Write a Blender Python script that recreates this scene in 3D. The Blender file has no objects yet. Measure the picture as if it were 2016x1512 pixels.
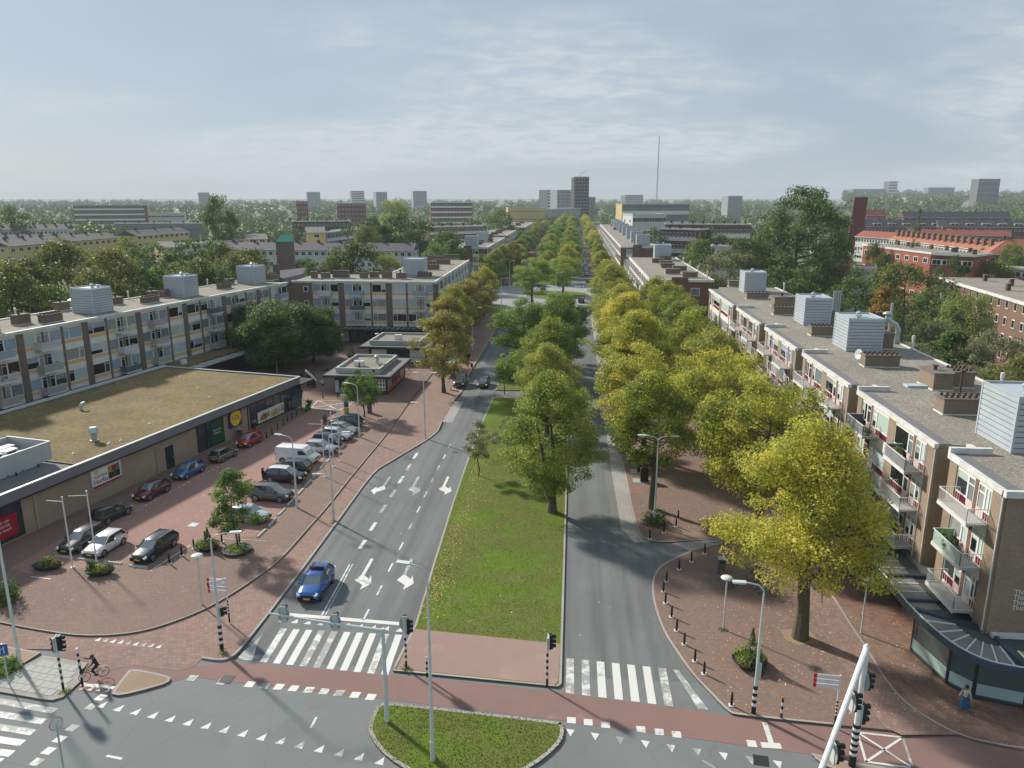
import bpy, math, random
import numpy as np
from mathutils import Vector, Matrix
R = math.radians
random.seed(11)
SC = bpy.context.scene
COL = SC.collection
# ---------------------------------------------------------------- camera
FPX, CXP, CYP, HOR, VPX, CAMH = 1490., 1008., 756., 388., 1132., 30.
TH = math.atan((CYP-HOR)/FPX)
CT, ST = math.cos(TH), math.sin(TH)
YAW = math.atan((VPX-CXP)/(FPX/CT))
CYW, SYW = math.cos(YAW), math.sin(YAW)
cd = bpy.data.cameras.new('camera')
cd.sensor_width = 36.; cd.lens = FPX/2016*36.; cd.clip_start = .5; cd.clip_end = 20000
cam = bpy.data.objects.new('camera', cd); COL.objects.link(cam)
cam.location = (0, 0, CAMH); cam.rotation_euler = (R(90)-TH, 0, YAW)
SC.camera = cam
# ---------------------------------------------------------------- sun and sky
SUN_EL = R(31); SUN_AZ = (-.77, .64)
sl = bpy.data.lights.new('sun', 'SUN'); sl.energy = 2.9; sl.angle = R(3.0); sl.color = (1, .93, .83)
sun = bpy.data.objects.new('sun', sl); COL.objects.link(sun)
n_ = math.hypot(*SUN_AZ)
sd = Vector((SUN_AZ[0]/n_*math.cos(SUN_EL), SUN_AZ[1]/n_*math.cos(SUN_EL), math.sin(SUN_EL)))
sun.rotation_euler = sd.to_track_quat('Z', 'Y').to_euler(); sun.location = sd*300
W = bpy.data.worlds.new('World'); SC.world = W; W.use_nodes = True
nt = W.node_tree; nt.nodes.clear()
def N(tree, typ, **kw):
    n = tree.nodes.new(typ)
    for k, v in kw.items():
        if k.startswith('i_'):
            key = k[2:]; key = int(key) if key.isdigit() else key.replace('_', ' ')
            n.inputs[key].default_value = v
        else: setattr(n, k, v)
    return n
wo = N(nt, 'ShaderNodeOutputWorld'); bg = N(nt, 'ShaderNodeBackground'); bg.inputs[1].default_value = .09
sky = N(nt, 'ShaderNodeTexSky', sky_type='NISHITA', sun_disc=False, sun_elevation=SUN_EL,
        sun_rotation=math.atan2(SUN_AZ[0], SUN_AZ[1]), altitude=0, air_density=1.0, dust_density=.6, ozone_density=2.5)
tc = N(nt, 'ShaderNodeTexCoord'); sep = N(nt, 'ShaderNodeSeparateXYZ'); nt.links.new(tc.outputs['Generated'], sep.inputs[0])
zz = N(nt, 'ShaderNodeMath', operation='MAXIMUM', i_1=0.); nt.links.new(sep.outputs[2], zz.inputs[0])
za = N(nt, 'ShaderNodeMath', operation='ADD', i_1=.22); nt.links.new(zz.outputs[0], za.inputs[0])
dv = N(nt, 'ShaderNodeVectorMath', operation='DIVIDE'); cb = N(nt, 'ShaderNodeCombineXYZ')
for k in range(3): nt.links.new(za.outputs[0], cb.inputs[k])
nt.links.new(tc.outputs['Generated'], dv.inputs[0]); nt.links.new(cb.outputs[0], dv.inputs[1])
mp = N(nt, 'ShaderNodeMapping', i_Rotation=(0, 0, R(-32)), i_Scale=(.55, 1.05, .3)); nt.links.new(dv.outputs[0], mp.inputs[0])
n1 = N(nt, 'ShaderNodeTexNoise', i_Scale=.95, i_Detail=7., i_Roughness=.45, i_Distortion=.6); nt.links.new(mp.outputs[0], n1.inputs[0])
mp2 = N(nt, 'ShaderNodeMapping', i_Rotation=(0, 0, R(-30)), i_Scale=(1.1, 1.6, 1.)); nt.links.new(dv.outputs[0], mp2.inputs[0])
n2 = N(nt, 'ShaderNodeTexNoise', i_Scale=7., i_Detail=6., i_Roughness=.6, i_Distortion=.3); nt.links.new(mp2.outputs[0], n2.inputs[0])
r1 = N(nt, 'ShaderNodeMapRange', i_1=.40, i_2=.68, i_3=0., i_4=1.); r1.interpolation_type = 'SMOOTHSTEP'; nt.links.new(n1.outputs[0], r1.inputs[0])
r2 = N(nt, 'ShaderNodeMapRange', i_1=.36, i_2=.70, i_3=.45, i_4=1.45); nt.links.new(n2.outputs[0], r2.inputs[0])
m1 = N(nt, 'ShaderNodeMath', operation='MULTIPLY'); nt.links.new(r1.outputs[0], m1.inputs[0]); nt.links.new(r2.outputs[0], m1.inputs[1])
m2 = N(nt, 'ShaderNodeMath', operation='MULTIPLY_ADD', i_1=.12, i_2=.88); m2.use_clamp = True; nt.links.new(m1.outputs[0], m2.inputs[0])
# thin high cloud: noise mixes a duller and a brighter blue-grey over the sky
cl = N(nt, 'ShaderNodeMix', data_type='RGBA'); 
cc = N(nt, 'ShaderNodeMix', data_type='RGBA', blend_type='MIX'); nt.links.new(m1.outputs[0], cc.inputs[0]); cc.inputs[6].default_value = (1.85, 2.28, 2.75, 1); cc.inputs[7].default_value = (3.3, 3.6, 3.8, 1)
nt.links.new(m2.outputs[0], cl.inputs[0]); nt.links.new(sky.outputs[0], cl.inputs[6]); nt.links.new(cc.outputs[2], cl.inputs[7])
nt.links.new(cl.outputs[2], bg.inputs[0]); nt.links.new(bg.outputs[0], wo.inputs[0])
# ---------------------------------------------------------------- picture
SC.view_settings.view_transform = 'Standard'; SC.view_settings.look = 'None'
SC.view_settings.exposure = 1.1; SC.view_settings.gamma = 1; SC.view_settings.use_curve_mapping = False
SC.render.engine = 'CYCLES'
cy = SC.cycles
cy.max_bounces = 6; cy.diffuse_bounces = 2; cy.glossy_bounces = 2; cy.transmission_bounces = 4; cy.transparent_max_bounces = 6; cy.volume_bounces = 0
cy.use_denoising = True; cy.sample_clamp_indirect = 4; cy.caustics_reflective = False; cy.caustics_refractive = False
SC.render.use_persistent_data = False

# ---------------------------------------------------------------- measuring
def P(px, py, z=0.):
    """point of the place at height z that the photograph shows at px, py"""
    u = (px-CXP)/FPX; v = (py-CYP)/FPX
    f = CT-v*ST; d = ST+v*CT
    t = (CAMH-z)/d
    return Vector(((u*CYW-f*SYW)*t, (u*SYW+f*CYW)*t, z))
def PD(px, py, dist):
    """point seen at px, py at horizontal distance dist"""
    u = (px-CXP)/FPX; v = (py-CYP)/FPX
    f = CT-v*ST; d = ST+v*CT; t = dist/f
    return Vector(((u*CYW-f*SYW)*t, (u*SYW+f*CYW)*t, CAMH-d*t))
def proj(p):
    xr = p[0]*CYW+p[1]*SYW; yf = -p[0]*SYW+p[1]*CYW; z = p[2]-CAMH
    d = yf*CT-z*ST
    return CXP+FPX*xr/d, CYP+FPX*(-z*CT-yf*ST)/d, d
def height_at(base, py):
    lo, hi = 0., 90.
    for _ in range(40):
        m = (lo+hi)/2
        if proj((base[0], base[1], m))[1] > py: lo = m
        else: hi = m
    return lo
# ---------------------------------------------------------------- materials
MAT = {}
def mat(name, col, rough=.7, metal=0., spec=.35, noise=None, bump=None, coat=0., col2=None, col3=None, stretch=(1, 1, 1), coord='pos', alpha=1., trans=0., emit=None):
    """noise=(scale, low, high, detail): mixes col -> col2 (-> col3); bump=(scale, strength)"""
    if name in MAT: return MAT[name]
    m = bpy.data.materials.new(name); m.use_nodes = True; t = m.node_tree
    b = t.nodes['Principled BSDF']
    b.inputs['Base Color'].default_value = (*col, 1); b.inputs['Roughness'].default_value = rough
    b.inputs['Metallic'].default_value = metal; b.inputs['Specular IOR Level'].default_value = spec
    b.inputs['Coat Weight'].default_value = coat; b.inputs['Coat Roughness'].default_value = .06
    if emit: b.inputs['Emission Color'].default_value = (*emit[0], 1); b.inputs['Emission Strength'].default_value = emit[1]
    src = None
    if noise or bump:
        if coord == 'pos': g = N(t, 'ShaderNodeNewGeometry'); src = g.outputs['Position']
        else: g = N(t, 'ShaderNodeTexCoord'); src = g.outputs['Object']
        mpn = N(t, 'ShaderNodeMapping', i_Scale=stretch); t.links.new(src, mpn.inputs[0]); src = mpn.outputs[0]
    if noise:
        nz = N(t, 'ShaderNodeTexNoise', i_Scale=noise[0], i_Detail=noise[3] if len(noise) > 3 else 4., i_Roughness=.6)
        t.links.new(src, nz.inputs[0])
        cr = N(t, 'ShaderNodeValToRGB'); e = cr.color_ramp.elements
        e[0].position = noise[1]; e[0].color = (*col, 1); e[1].position = noise[2]; e[1].color = (*(col2 or col), 1)
        if col3: x = e.new((noise[1]+noise[2])/2); x.color = (*col3, 1)
        t.links.new(nz.outputs[0], cr.inputs[0]); t.links.new(cr.outputs[0], b.inputs['Base Color'])
    if bump:
        nb = N(t, 'ShaderNodeTexNoise', i_Scale=bump[0], i_Detail=3.); t.links.new(src, nb.inputs[0])
        bn = N(t, 'ShaderNodeBump', i_Strength=bump[1], i_Distance=.05); t.links.new(nb.outputs[0], bn.inputs['Height']); t.links.new(bn.outputs[0], b.inputs['Normal'])
    MAT[name] = m; return m
def ramp(t, fac, stops):
    cr = N(t, 'ShaderNodeValToRGB'); e = cr.color_ramp.elements
    e[0].position, e[0].color = stops[0][0], (*stops[0][1], 1); e[1].position, e[1].color = stops[-1][0], (*stops[-1][1], 1)
    for p, c in stops[1:-1]: x = e.new(p); x.color = (*c, 1)
    t.links.new(fac, cr.inputs[0]); return cr.outputs[0]
def mixc(t, fac, a, b, blend='MIX'):
    m = N(t, 'ShaderNodeMix', data_type='RGBA', blend_type=blend)
    for i, v in ((0, fac), (6, a), (7, b)):
        if hasattr(v, 'is_output'): t.links.new(v, m.inputs[i])
        else: m.inputs[i].default_value = v if i == 0 else (*v, 1)
    return m.outputs[2]
def nz(t, src, scale, detail=4., rough=.6, dist=0.):
    n = N(t, 'ShaderNodeTexNoise', i_Scale=scale, i_Detail=detail, i_Roughness=rough, i_Distortion=dist); t.links.new(src, n.inputs[0]); return n.outputs[0]
def posmap(t, rot=0, scale=(1, 1, 1)):
    g = N(t, 'ShaderNodeNewGeometry'); m = N(t, 'ShaderNodeMapping', i_Rotation=(0, 0, rot), i_Scale=scale); t.links.new(g.outputs['Position'], m.inputs[0]); return m.outputs[0]
GAIN = 1.68
def gn(c, k=None): return tuple(v*(k or GAIN) for v in c) if c else c
def ground_mat(name, base, var, patch, rough=.9, fine=14., streak=None, brick=None, bump=.25, stain=None, k=None):
    """paving or asphalt: grain, broad patches, worn streaks, joints"""
    if name in MAT: return MAT[name]
    base, var, patch = gn(base, k), gn(var, k), gn(patch, k)
    if streak: streak = (streak[0], streak[1], gn(streak[2], k), streak[3])
    if stain: stain = (stain[0], stain[1], gn(stain[2], k), stain[3])
    m = bpy.data.materials.new(name); m.use_nodes = True; t = m.node_tree; b = t.nodes['Principled BSDF']
    b.inputs['Roughness'].default_value = rough; b.inputs['Specular IOR Level'].default_value = .25
    p = posmap(t)
    c = ramp(t, nz(t, p, fine, 3., .7), [(.3, base), (.7, var)])
    c = mixc(t, ramp(t, nz(t, p, .16, 6., .6, .6), [(.38, (0, 0, 0)), (.62, (1, 1, 1))]), c, patch, 'MIX') if patch else c
    if patch:   # keep patches partial
        mx = [n for n in t.nodes if n.type == 'MIX'][-1]
        cr = mx.inputs[0].links[0].from_node; cr.color_ramp.elements[-1].color = (.55, .55, .55, 1)
    if streak:
        ps = posmap(t, streak[0], (1.0, .035, 1))
        c = mixc(t, ramp(t, nz(t, ps, streak[1], 4., .6), [(.42, (0, 0, 0)), (.68, (streak[3],)*3)]), c, streak[2], 'MIX')
    if brick:
        br = N(t, 'ShaderNodeTexBrick', i_Scale=1., i_Mortar_Size=brick[2], i_Brick_Width=brick[0], i_Row_Height=brick[1], i_Bias=0.)
        br.inputs['Color1'].default_value = (.8, .8, .8, 1); br.inputs['Color2'].default_value = (1.16, 1.16, 1.16, 1); br.inputs['Mortar'].default_value = (.72, .72, .72, 1)
        t.links.new(posmap(t, brick[3]), br.inputs[0]); c = mixc(t, .8, c, br.outputs[0], 'MULTIPLY')
    if stain:
        c = mixc(t, ramp(t, nz(t, p, stain[0], 8., .68, .25), [(stain[1], (0, 0, 0)), (stain[1]+.1, (stain[3],)*3)]), c, stain[2])
    t.links.new(c, b.inputs['Base Color'])
    bn = N(t, 'ShaderNodeBump', i_Strength=bump, i_Distance=.02); t.links.new(nz(t, p, fine*2.2, 3.), bn.inputs['Height']); t.links.new(bn.outputs[0], b.inputs['Normal'])
    MAT[name] = m; return m
def leaf_mat(name, stops, transl=.5, dark=.0):
    if name in MAT: return MAT[name]
    stops = [(p, gn(c, 3.05)) for p, c in stops]
    m = bpy.data.materials.new(name); m.use_nodes = True; t = m.node_tree; b = t.nodes['Principled BSDF']
    b.inputs['Roughness'].default_value = .55; b.inputs['Specular IOR Level'].default_value = .3
    g = N(t, 'ShaderNodeNewGeometry'); oi = N(t, 'ShaderNodeObjectInfo'); tcn = N(t, 'ShaderNodeTexCoord')
    big = nz(t, tcn.outputs['Object'], .42, 3.)
    a = N(t, 'ShaderNodeMath', operation='MULTIPLY_ADD', i_1=.42, i_2=-.42); t.links.new(g.outputs['Random Per Island'], a.inputs[0])
    a2 = N(t, 'ShaderNodeMath', operation='MULTIPLY_ADD', i_1=1.35); t.links.new(big, a2.inputs[0]); t.links.new(a.outputs[0], a2.inputs[2])
    a3 = N(t, 'ShaderNodeMath', operation='MULTIPLY_ADD', i_1=.34); t.links.new(oi.outputs['Random'], a3.inputs[0]); t.links.new(a2.outputs[0], a3.inputs[2])
    c = ramp(t, a3.outputs[0], stops); t.links.new(c, b.inputs['Base Color'])
    tr = N(t, 'ShaderNodeBsdfTranslucent'); t.links.new(c, tr.inputs[0]); ms = N(t, 'ShaderNodeMixShader'); ms.inputs[0].default_value = transl
    o = t.nodes['Material Output']; t.links.new(b.outputs[0], ms.inputs[1]); t.links.new(tr.outputs[0], ms.inputs[2]); t.links.new(ms.outputs[0], o.inputs[0])
    MAT[name] = m; return m
# ---------------------------------------------------------------- meshes
class MB:
    def __init__(s, *mats): s.v = []; s.f = []; s.m = []; s.mats = list(mats); s.cur = 0
    def use(s, m):
        if m not in s.mats: s.mats.append(m)
        s.cur = s.mats.index(m); return s
    def add(s, vs, fs):
        o = len(s.v); s.v += [tuple(v) for v in vs]; s.f += [tuple(i+o for i in f) for f in fs]; s.m += [s.cur]*len(fs); return s
    def box(s, x0, x1, y0, y1, z0, z1):
        return s.add([(x0,y0,z0),(x1,y0,z0),(x1,y1,z0),(x0,y1,z0),(x0,y0,z1),(x1,y0,z1),(x1,y1,z1),(x0,y1,z1)],
                     [(3,2,1,0),(4,5,6,7),(0,1,5,4),(1,2,6,5),(2,3,7,6),(3,0,4,7)])
    def obox(s, c, sz, rz=0, rx=0, ry=0):
        M = Matrix.Translation(c) @ Matrix.Rotation(rz, 4, 'Z') @ Matrix.Rotation(ry, 4, 'Y') @ Matrix.Rotation(rx, 4, 'X')
        x, y, z = sz[0]/2, sz[1]/2, sz[2]/2
        return s.add([M @ Vector(v) for v in [(-x,-y,-z),(x,-y,-z),(x,y,-z),(-x,y,-z),(-x,-y,z),(x,-y,z),(x,y,z),(-x,y,z)]],
                     [(3,2,1,0),(4,5,6,7),(0,1,5,4),(1,2,6,5),(2,3,7,6),(3,0,4,7)])
    def beam(s, a, b, w, h=None):
        a, b = Vector(a), Vector(b); d = b-a; h = h or w
        q = d.to_track_quat('X', 'Z').to_matrix().to_4x4(); M = Matrix.Translation((a+b)/2) @ q
        x, y, z = d.length/2, w/2, h/2
        return s.add([M @ Vector(v) for v in [(-x,-y,-z),(x,-y,-z),(x,y,-z),(-x,y,-z),(-x,-y,z),(x,-y,z),(x,y,z),(-x,y,z)]],
                     [(3,2,1,0),(4,5,6,7),(0,1,5,4),(1,2,6,5),(2,3,7,6),(3,0,4,7)])
    def prism(s, poly, z0, z1, bottom=False):
        n = len(poly); a = sum(poly[i][0]*poly[(i+1)%n][1]-poly[(i+1)%n][0]*poly[i][1] for i in range(n))
        if a < 0: poly = poly[::-1]
        vs = [(p[0], p[1], z0) for p in poly]+[(p[0], p[1], z1) for p in poly]
        fs = [tuple(range(n, 2*n))]+[(i, (i+1)%n, n+(i+1)%n, n+i) for i in range(n)]
        if bottom: fs.append(tuple(range(n-1, -1, -1)))
        return s.add(vs, fs)
    def sheet(s, poly, z):
        n = len(poly); a = sum(poly[i][0]*poly[(i+1)%n][1]-poly[(i+1)%n][0]*poly[i][1] for i in range(n))
        if a < 0: poly = poly[::-1]
        return s.add([(p[0], p[1], z) for p in poly], [tuple(range(n))])
    def tube(s, pts, rad, n=8, cap=True):
        pts = [Vector(p) for p in pts]; k = len(pts)
        if not hasattr(rad, '__len__'): rad = [rad]*k
        up = Vector((0, 0, 1)); vs = []; u = None
        for i, p in enumerate(pts):
            d = (pts[min(i+1, k-1)]-pts[max(i-1, 0)]).normalized()
            if u is None: u = d.cross(up if abs(d.z) < .95 else Vector((1, 0, 0))).normalized()
            u = (u-d*u.dot(d)).normalized(); w = d.cross(u)
            vs += [p+(u*math.cos(2*math.pi*j/n)+w*math.sin(2*math.pi*j/n))*rad[i] for j in range(n)]
        fs = [(i*n+j, i*n+(j+1)%n, (i+1)*n+(j+1)%n, (i+1)*n+j) for i in range(k-1) for j in range(n)]
        if cap: fs += [tuple(range(n-1, -1, -1)), tuple(range((k-1)*n, k*n))]
        return s.add(vs, fs)
    def lathe(s, prof, n=16, c=(0, 0, 0), sx=1., sy=1.):
        vs = []; k = len(prof)
        for r, z in prof: vs += [(c[0]+max(r, .0005)*sx*math.cos(2*math.pi*j/n), c[1]+max(r, .0005)*sy*math.sin(2*math.pi*j/n), c[2]+z) for j in range(n)]
        fs = [(i*n+j, i*n+(j+1)%n, (i+1)*n+(j+1)%n, (i+1)*n+j) for i in range(k-1) for j in range(n)]
        fs += [tuple(range(n-1, -1, -1)), tuple(range((k-1)*n, k*n))]
        return s.add(vs, fs)
    def quad(s, a, b, c, d): return s.add([a, b, c, d], [(0, 1, 2, 3)])
    def mesh(s, name, smooth=False):
        me = bpy.data.meshes.new(name); me.from_pydata(s.v, [], s.f)
        for m in s.mats: me.materials.append(m)
        if len(s.mats) > 1: me.polygons.foreach_set('material_index', s.m)
        if smooth: me.polygons.foreach_set('use_smooth', [True]*len(s.f))
        me.update(); return me
    def build(s, name, parent=None, loc=(0, 0, 0), rz=0., smooth=False):
        return new(name, s.mesh(name, smooth), parent, loc, rz)
def new(name, data, parent=None, loc=(0, 0, 0), rz=0.):
    o = bpy.data.objects.new(name, data); COL.objects.link(o)
    o.parent = parent; o.location = loc; o.rotation_euler = (0, 0, rz); return o
def tag(o, label=None, cat=None, group=None, kind=None):
    if label: o['label'] = label
    if cat: o['category'] = cat
    if group: o['group'] = group
    if kind: o['kind'] = kind
    return o
def thing(name, label, cat, loc=(0, 0, 0), rz=0., group=None):
    return tag(new(name, None, None, loc, rz), label, cat, group)
def struct(name, mb, parent=None, **k):
    o = mb.build(name, parent, **k)
    if parent is None: o['kind'] = 'structure'
    return o
def dup(root, loc, rz, label=None, group=None, scale=None):
    r = root.copy(); COL.objects.link(r); r.location = loc; r.rotation_euler = (0, 0, rz)
    if scale: r.scale = scale if hasattr(scale, '__len__') else (scale,)*3
    if label: r['label'] = label
    if group: r['group'] = group
    for ch in root.children:
        c = ch.copy(); COL.objects.link(c); c.parent = r
        for g in ch.children:
            d = g.copy(); COL.objects.link(d); d.parent = c
    return r
def text(s, size, m, parent, loc, rot, name='lettering', ext=.004, align='CENTER', sx=1.):
    cu = bpy.data.curves.new(name, 'FONT'); cu.body = s; cu.size = size; cu.align_x = align; cu.align_y = 'CENTER'; cu.extrude = ext; cu.materials.append(m); cu.resolution_u = 3
    t_ = bpy.data.objects.new(name, cu); me = bpy.data.meshes.new_from_object(t_); bpy.data.objects.remove(t_); me.name = name
    o = bpy.data.objects.new(name, me); COL.objects.link(o); o.parent = parent; o.location = loc; o.rotation_euler = rot; o.scale = (sx, 1, 1); return o
def smoothpts(pts, k=3):
    """Catmull-Rom through 2-D points"""
    o = []; n = len(pts)
    for i in range(n-1):
        p0, p1, p2, p3 = [Vector(pts[max(0, min(n-1, j))][:2]) for j in (i-1, i, i+1, i+2)]
        for j in range(k):
            t = j/k; o.append(.5*((2*p1)+(-p0+p2)*t+(2*p0-5*p1+4*p2-p3)*t*t+(-p0+3*p1-3*p2+p3)*t**3))
    o.append(Vector(pts[-1][:2])); return [(q.x, q.y) for q in o]
def strip(mb, line, w, z0, z1, closed=False):
    """raised band along a 2-D line, w to its left"""
    n = len(line); L = [Vector(p[:2]) for p in line]; off = []
    for i in range(n):
        a = L[(i-1) % n] if closed or i else L[i]; b = L[(i+1) % n] if closed or i < n-1 else L[i]
        d = (b-a).normalized(); off.append(L[i]+Vector((-d.y, d.x))*w)
    for i in range(n if closed else n-1):
        j = (i+1) % n
        q = [L[i], L[j], off[j], off[i]]
        mb.add([(p.x, p.y, z0) for p in q]+[(p.x, p.y, z1) for p in q], [(4, 5, 6, 7), (0, 1, 5, 4), (2, 3, 7, 6), (1, 2, 6, 5), (3, 0, 4, 7)])
ORD = ['first', 'second', 'third', 'fourth', 'fifth', 'sixth', 'seventh', 'eighth', 'ninth', 'tenth', 'eleventh', 'twelfth', 'thirteenth', 'fourteenth', 'fifteenth']
# common materials
M_WHITE = mat('white_paint', (.74, .74, .72), .5, noise=(1.5, .3, .75), col2=(.62, .62, .60))
M_STEEL = mat('galvanised_steel', (.52, .56, .55), .42, .25, noise=(3., .3, .7), col2=(.44, .48, .47))
M_LAMP = mat('pale_lamp_paint', (.60, .66, .64), .4, noise=(2., .3, .7), col2=(.50, .56, .55))
M_BLACK = mat('black_paint', (.012, .012, .013), .5)
M_DARK = mat('dark_metal', (.03, .033, .036), .5)
M_GLASS = mat('window_glass', (.022, .028, .032), .06, 0., .9)
M_KERB = ground_mat('kerb_concrete', (.30, .285, .26), (.38, .36, .33), (.22, .20, .17), .9, 9., k=1.15)
M_CONC = ground_mat('concrete', (.36, .36, .34), (.44, .44, .41), (.25, .25, .23), .9, 6., k=1.2)
M_PAINT = None
# ================================================================ ground
A_ = ground_mat('asphalt', (.092, .099, .099), (.114, .121, .120), (.083, .088, .088), .86, 26., streak=(0, .9, (.062, .066, .067), .75), bump=.15, stain=(.5, .62, (.083, .087, .087), .4))
A_X = ground_mat('crossing_asphalt', (.086, .094, .095), (.108, .116, .116), (.116, .124, .123), .84, 26., bump=.15, stain=(.35, .56, (.078, .084, .085), .45))
for m_ in (A_, A_X):
    t = m_.node_tree; b = t.nodes['Principled BSDF']; src = b.inputs['Base Color'].links[0].from_socket
    vo = N(t, 'ShaderNodeTexVoronoi', feature='DISTANCE_TO_EDGE', i_Scale=.16); mpn = N(t, 'ShaderNodeMapping', i_Scale=(1, .45, 1)); ge = N(t, 'ShaderNodeNewGeometry'); wv = N(t, 'ShaderNodeTexNoise', i_Scale=.8, i_Detail=5.)
    t.links.new(ge.outputs['Position'], wv.inputs[0]); t.links.new(mixc(t, .45, ge.outputs['Position'], wv.outputs['Color'], 'ADD'), mpn.inputs[0]); t.links.new(mpn.outputs[0], vo.inputs['Vector'])
    t.links.new(mixc(t, ramp(t, vo.outputs['Distance'], [(.0015, (.2,)*3), (.005, (0,)*3)]), src, (.07, .072, .07)), b.inputs['Base Color'])
A_L = ground_mat('pale_asphalt', (.17, .17, .168), (.20, .20, .195), (.15, .15, .148), .88, 20., bump=.1)
RED = ground_mat('red_asphalt', (.135, .082, .073), (.158, .098, .087), (.118, .076, .070), .9, 22., bump=.15, stain=(.4, .60, (.20, .135, .105), .5))
CYC = ground_mat('cycle_paving', (.152, .100, .084), (.180, .119, .10), (.138, .096, .082), .9, 10., brick=(.32, .32, .02, 0.), stain=(.3, .60, (.21, .15, .12), .55))
BRK = ground_mat('brick_paving', (.125, .085, .070), (.162, .110, .090), (.114, .085, .072), .92, 9., brick=(.21, .105, .012, R(12)), stain=(.22, .60, (.20, .145, .115), .6))
BRK_L = ground_mat('lot_paving', (.182, .108, .090), (.220, .132, .110), (.170, .108, .092), .92, 9., brick=(.21, .105, .012, R(12)), stain=(.25, .62, (.14, .08, .07), .5))
BRK_H = ground_mat('herringbone_paving', (.105, .058, .045), (.165, .098, .075), (.14, .105, .08), .92, 3.5, brick=(.42, .21, .02, R(45)), stain=(.3, .58, (.17, .13, .095), .6))
SLAB = ground_mat('grey_slab', (.20, .205, .19), (.26, .262, .245), (.235, .235, .22), .9, 7.)
GUT = ground_mat('gutter_paving', (.20, .195, .18), (.25, .24, .22), (.17, .165, .155), .92, 9., brick=(.21, .105, .012, 0.))
DIRT = ground_mat('bare_earth', (.17, .125, .085), (.23, .17, .12), (.13, .10, .07), .95, 7.)
SAND = ground_mat('sandy_brick', (.16, .108, .094), (.19, .13, .112), (.20, .145, .118), .95, 9., stain=(.5, .56, (.24, .17, .13), .4))
def grass_mat():
    m = bpy.data.materials.new('lawn_grass'); m.use_nodes = True; t = m.node_tree; b = t.nodes['Principled BSDF']; b.inputs['Roughness'].default_value = .9; b.inputs['Specular IOR Level'].default_value = .1
    p = posmap(t)
    c = ramp(t, nz(t, p, 7., 5., .75), [(.28, (.080, .105, .022)), (.5, (.135, .162, .036)), (.72, (.21, .222, .068))])
    c = mixc(t, ramp(t, nz(t, p, .23, 5., .6, .5), [(.47, (0,)*3), (.60, (.8,)*3)]), c, (.125, .20, .020))
    c = mixc(t, ramp(t, nz(t, p, .55, 6., .65), [(.53, (0,)*3), (.74, (.5,)*3)]), c, (.21, .20, .085))
    t.links.new(c, b.inputs['Base Color'])
    bn = N(t, 'ShaderNodeBump', i_Strength=.9, i_Distance=.12); t.links.new(nz(t, p, 9., 4., .7), bn.inputs['Height']); t.links.new(bn.outputs[0], b.inputs['Normal'])
    return m
LAWN = grass_mat()
TERR = ground_mat('terrain_green', (.05, .072, .026), (.075, .095, .04), (.085, .082, .06), .95, 1.2)
def paint_mat():
    m = bpy.data.materials.new('road_paint'); m.use_nodes = True; t = m.node_tree; b = t.nodes['Principled BSDF']; b.inputs['Roughness'].default_value = .7
    p = posmap(t); oi = N(t, 'ShaderNodeObjectInfo')
    w = N(t, 'ShaderNodeMath', operation='MULTIPLY_ADD', i_1=.30, i_2=.36); t.links.new(oi.outputs['Random'], w.inputs[0])
    d = N(t, 'ShaderNodeMath', operation='SUBTRACT'); t.links.new(nz(t, p, 1.1, 8., .72, .1), d.inputs[0]); t.links.new(w.outputs[0], d.inputs[1])
    c = ramp(t, d.outputs[0], [(.0, (.66, .66, .63)), (.09, (.30, .305, .295))])
    c = mixc(t, ramp(t, nz(t, p, 12., 4., .7), [(.35, (.25,)*3), (.6, (0,)*3)]), c, (.35, .35, .34))
    t.links.new(c, b.inputs['Base Color']); return m
PAINT = paint_mat()

g = MB(TERR); g.sheet([(-9000, -800), (9000, -800), (9000, 14000), (-9000, 14000)], -.06); struct('ground', g)
# asphalt of the crossing and of both carriageways
def pts(l, z=0.): return [tuple(P(x, y, z)[:2]) for x, y in l]
road = MB(A_); road.sheet([(-21.9, 43), (-21.9, 80), (-17, 95), (-17.2, 420), (16, 420), (16, 43)], 0.)
ROAD = struct('road', road)
cr = MB(A_X); cr.sheet([(-70, 8), (60, 8), (60, 43), (-70, 43)], -.004); CROSS = struct('crossing_road', cr)
ar = MB(A_); ar.sheet([(-17.6, 420), (8, 420), (8, 1500), (-17.6, 1500)], .0); struct('avenue_road', ar)
# --- kerb lines
lineA = smoothpts(pts([(-200, 1190), (0, 1228), (60, 1240), (150, 1253), (230, 1252), (300, 1240), (380, 1212), (440, 1182), (500, 1143), (550, 1105), (600, 1050), (650, 993), (700, 930), (750, 870)])+[(-23.9, 97)], 3)
lineB = smoothpts([(-24.3, 42.9), (-23.1, 42.75), (-22.35, 43.15), (-22.05, 45), (-21.9, 52.8), (-21.85, 66), (-21.8, 77.5), (-20.9, 81.6), (-19.1, 87.2), (-17.9, 91.2), (-17.35, 94.2)], 3)
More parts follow.
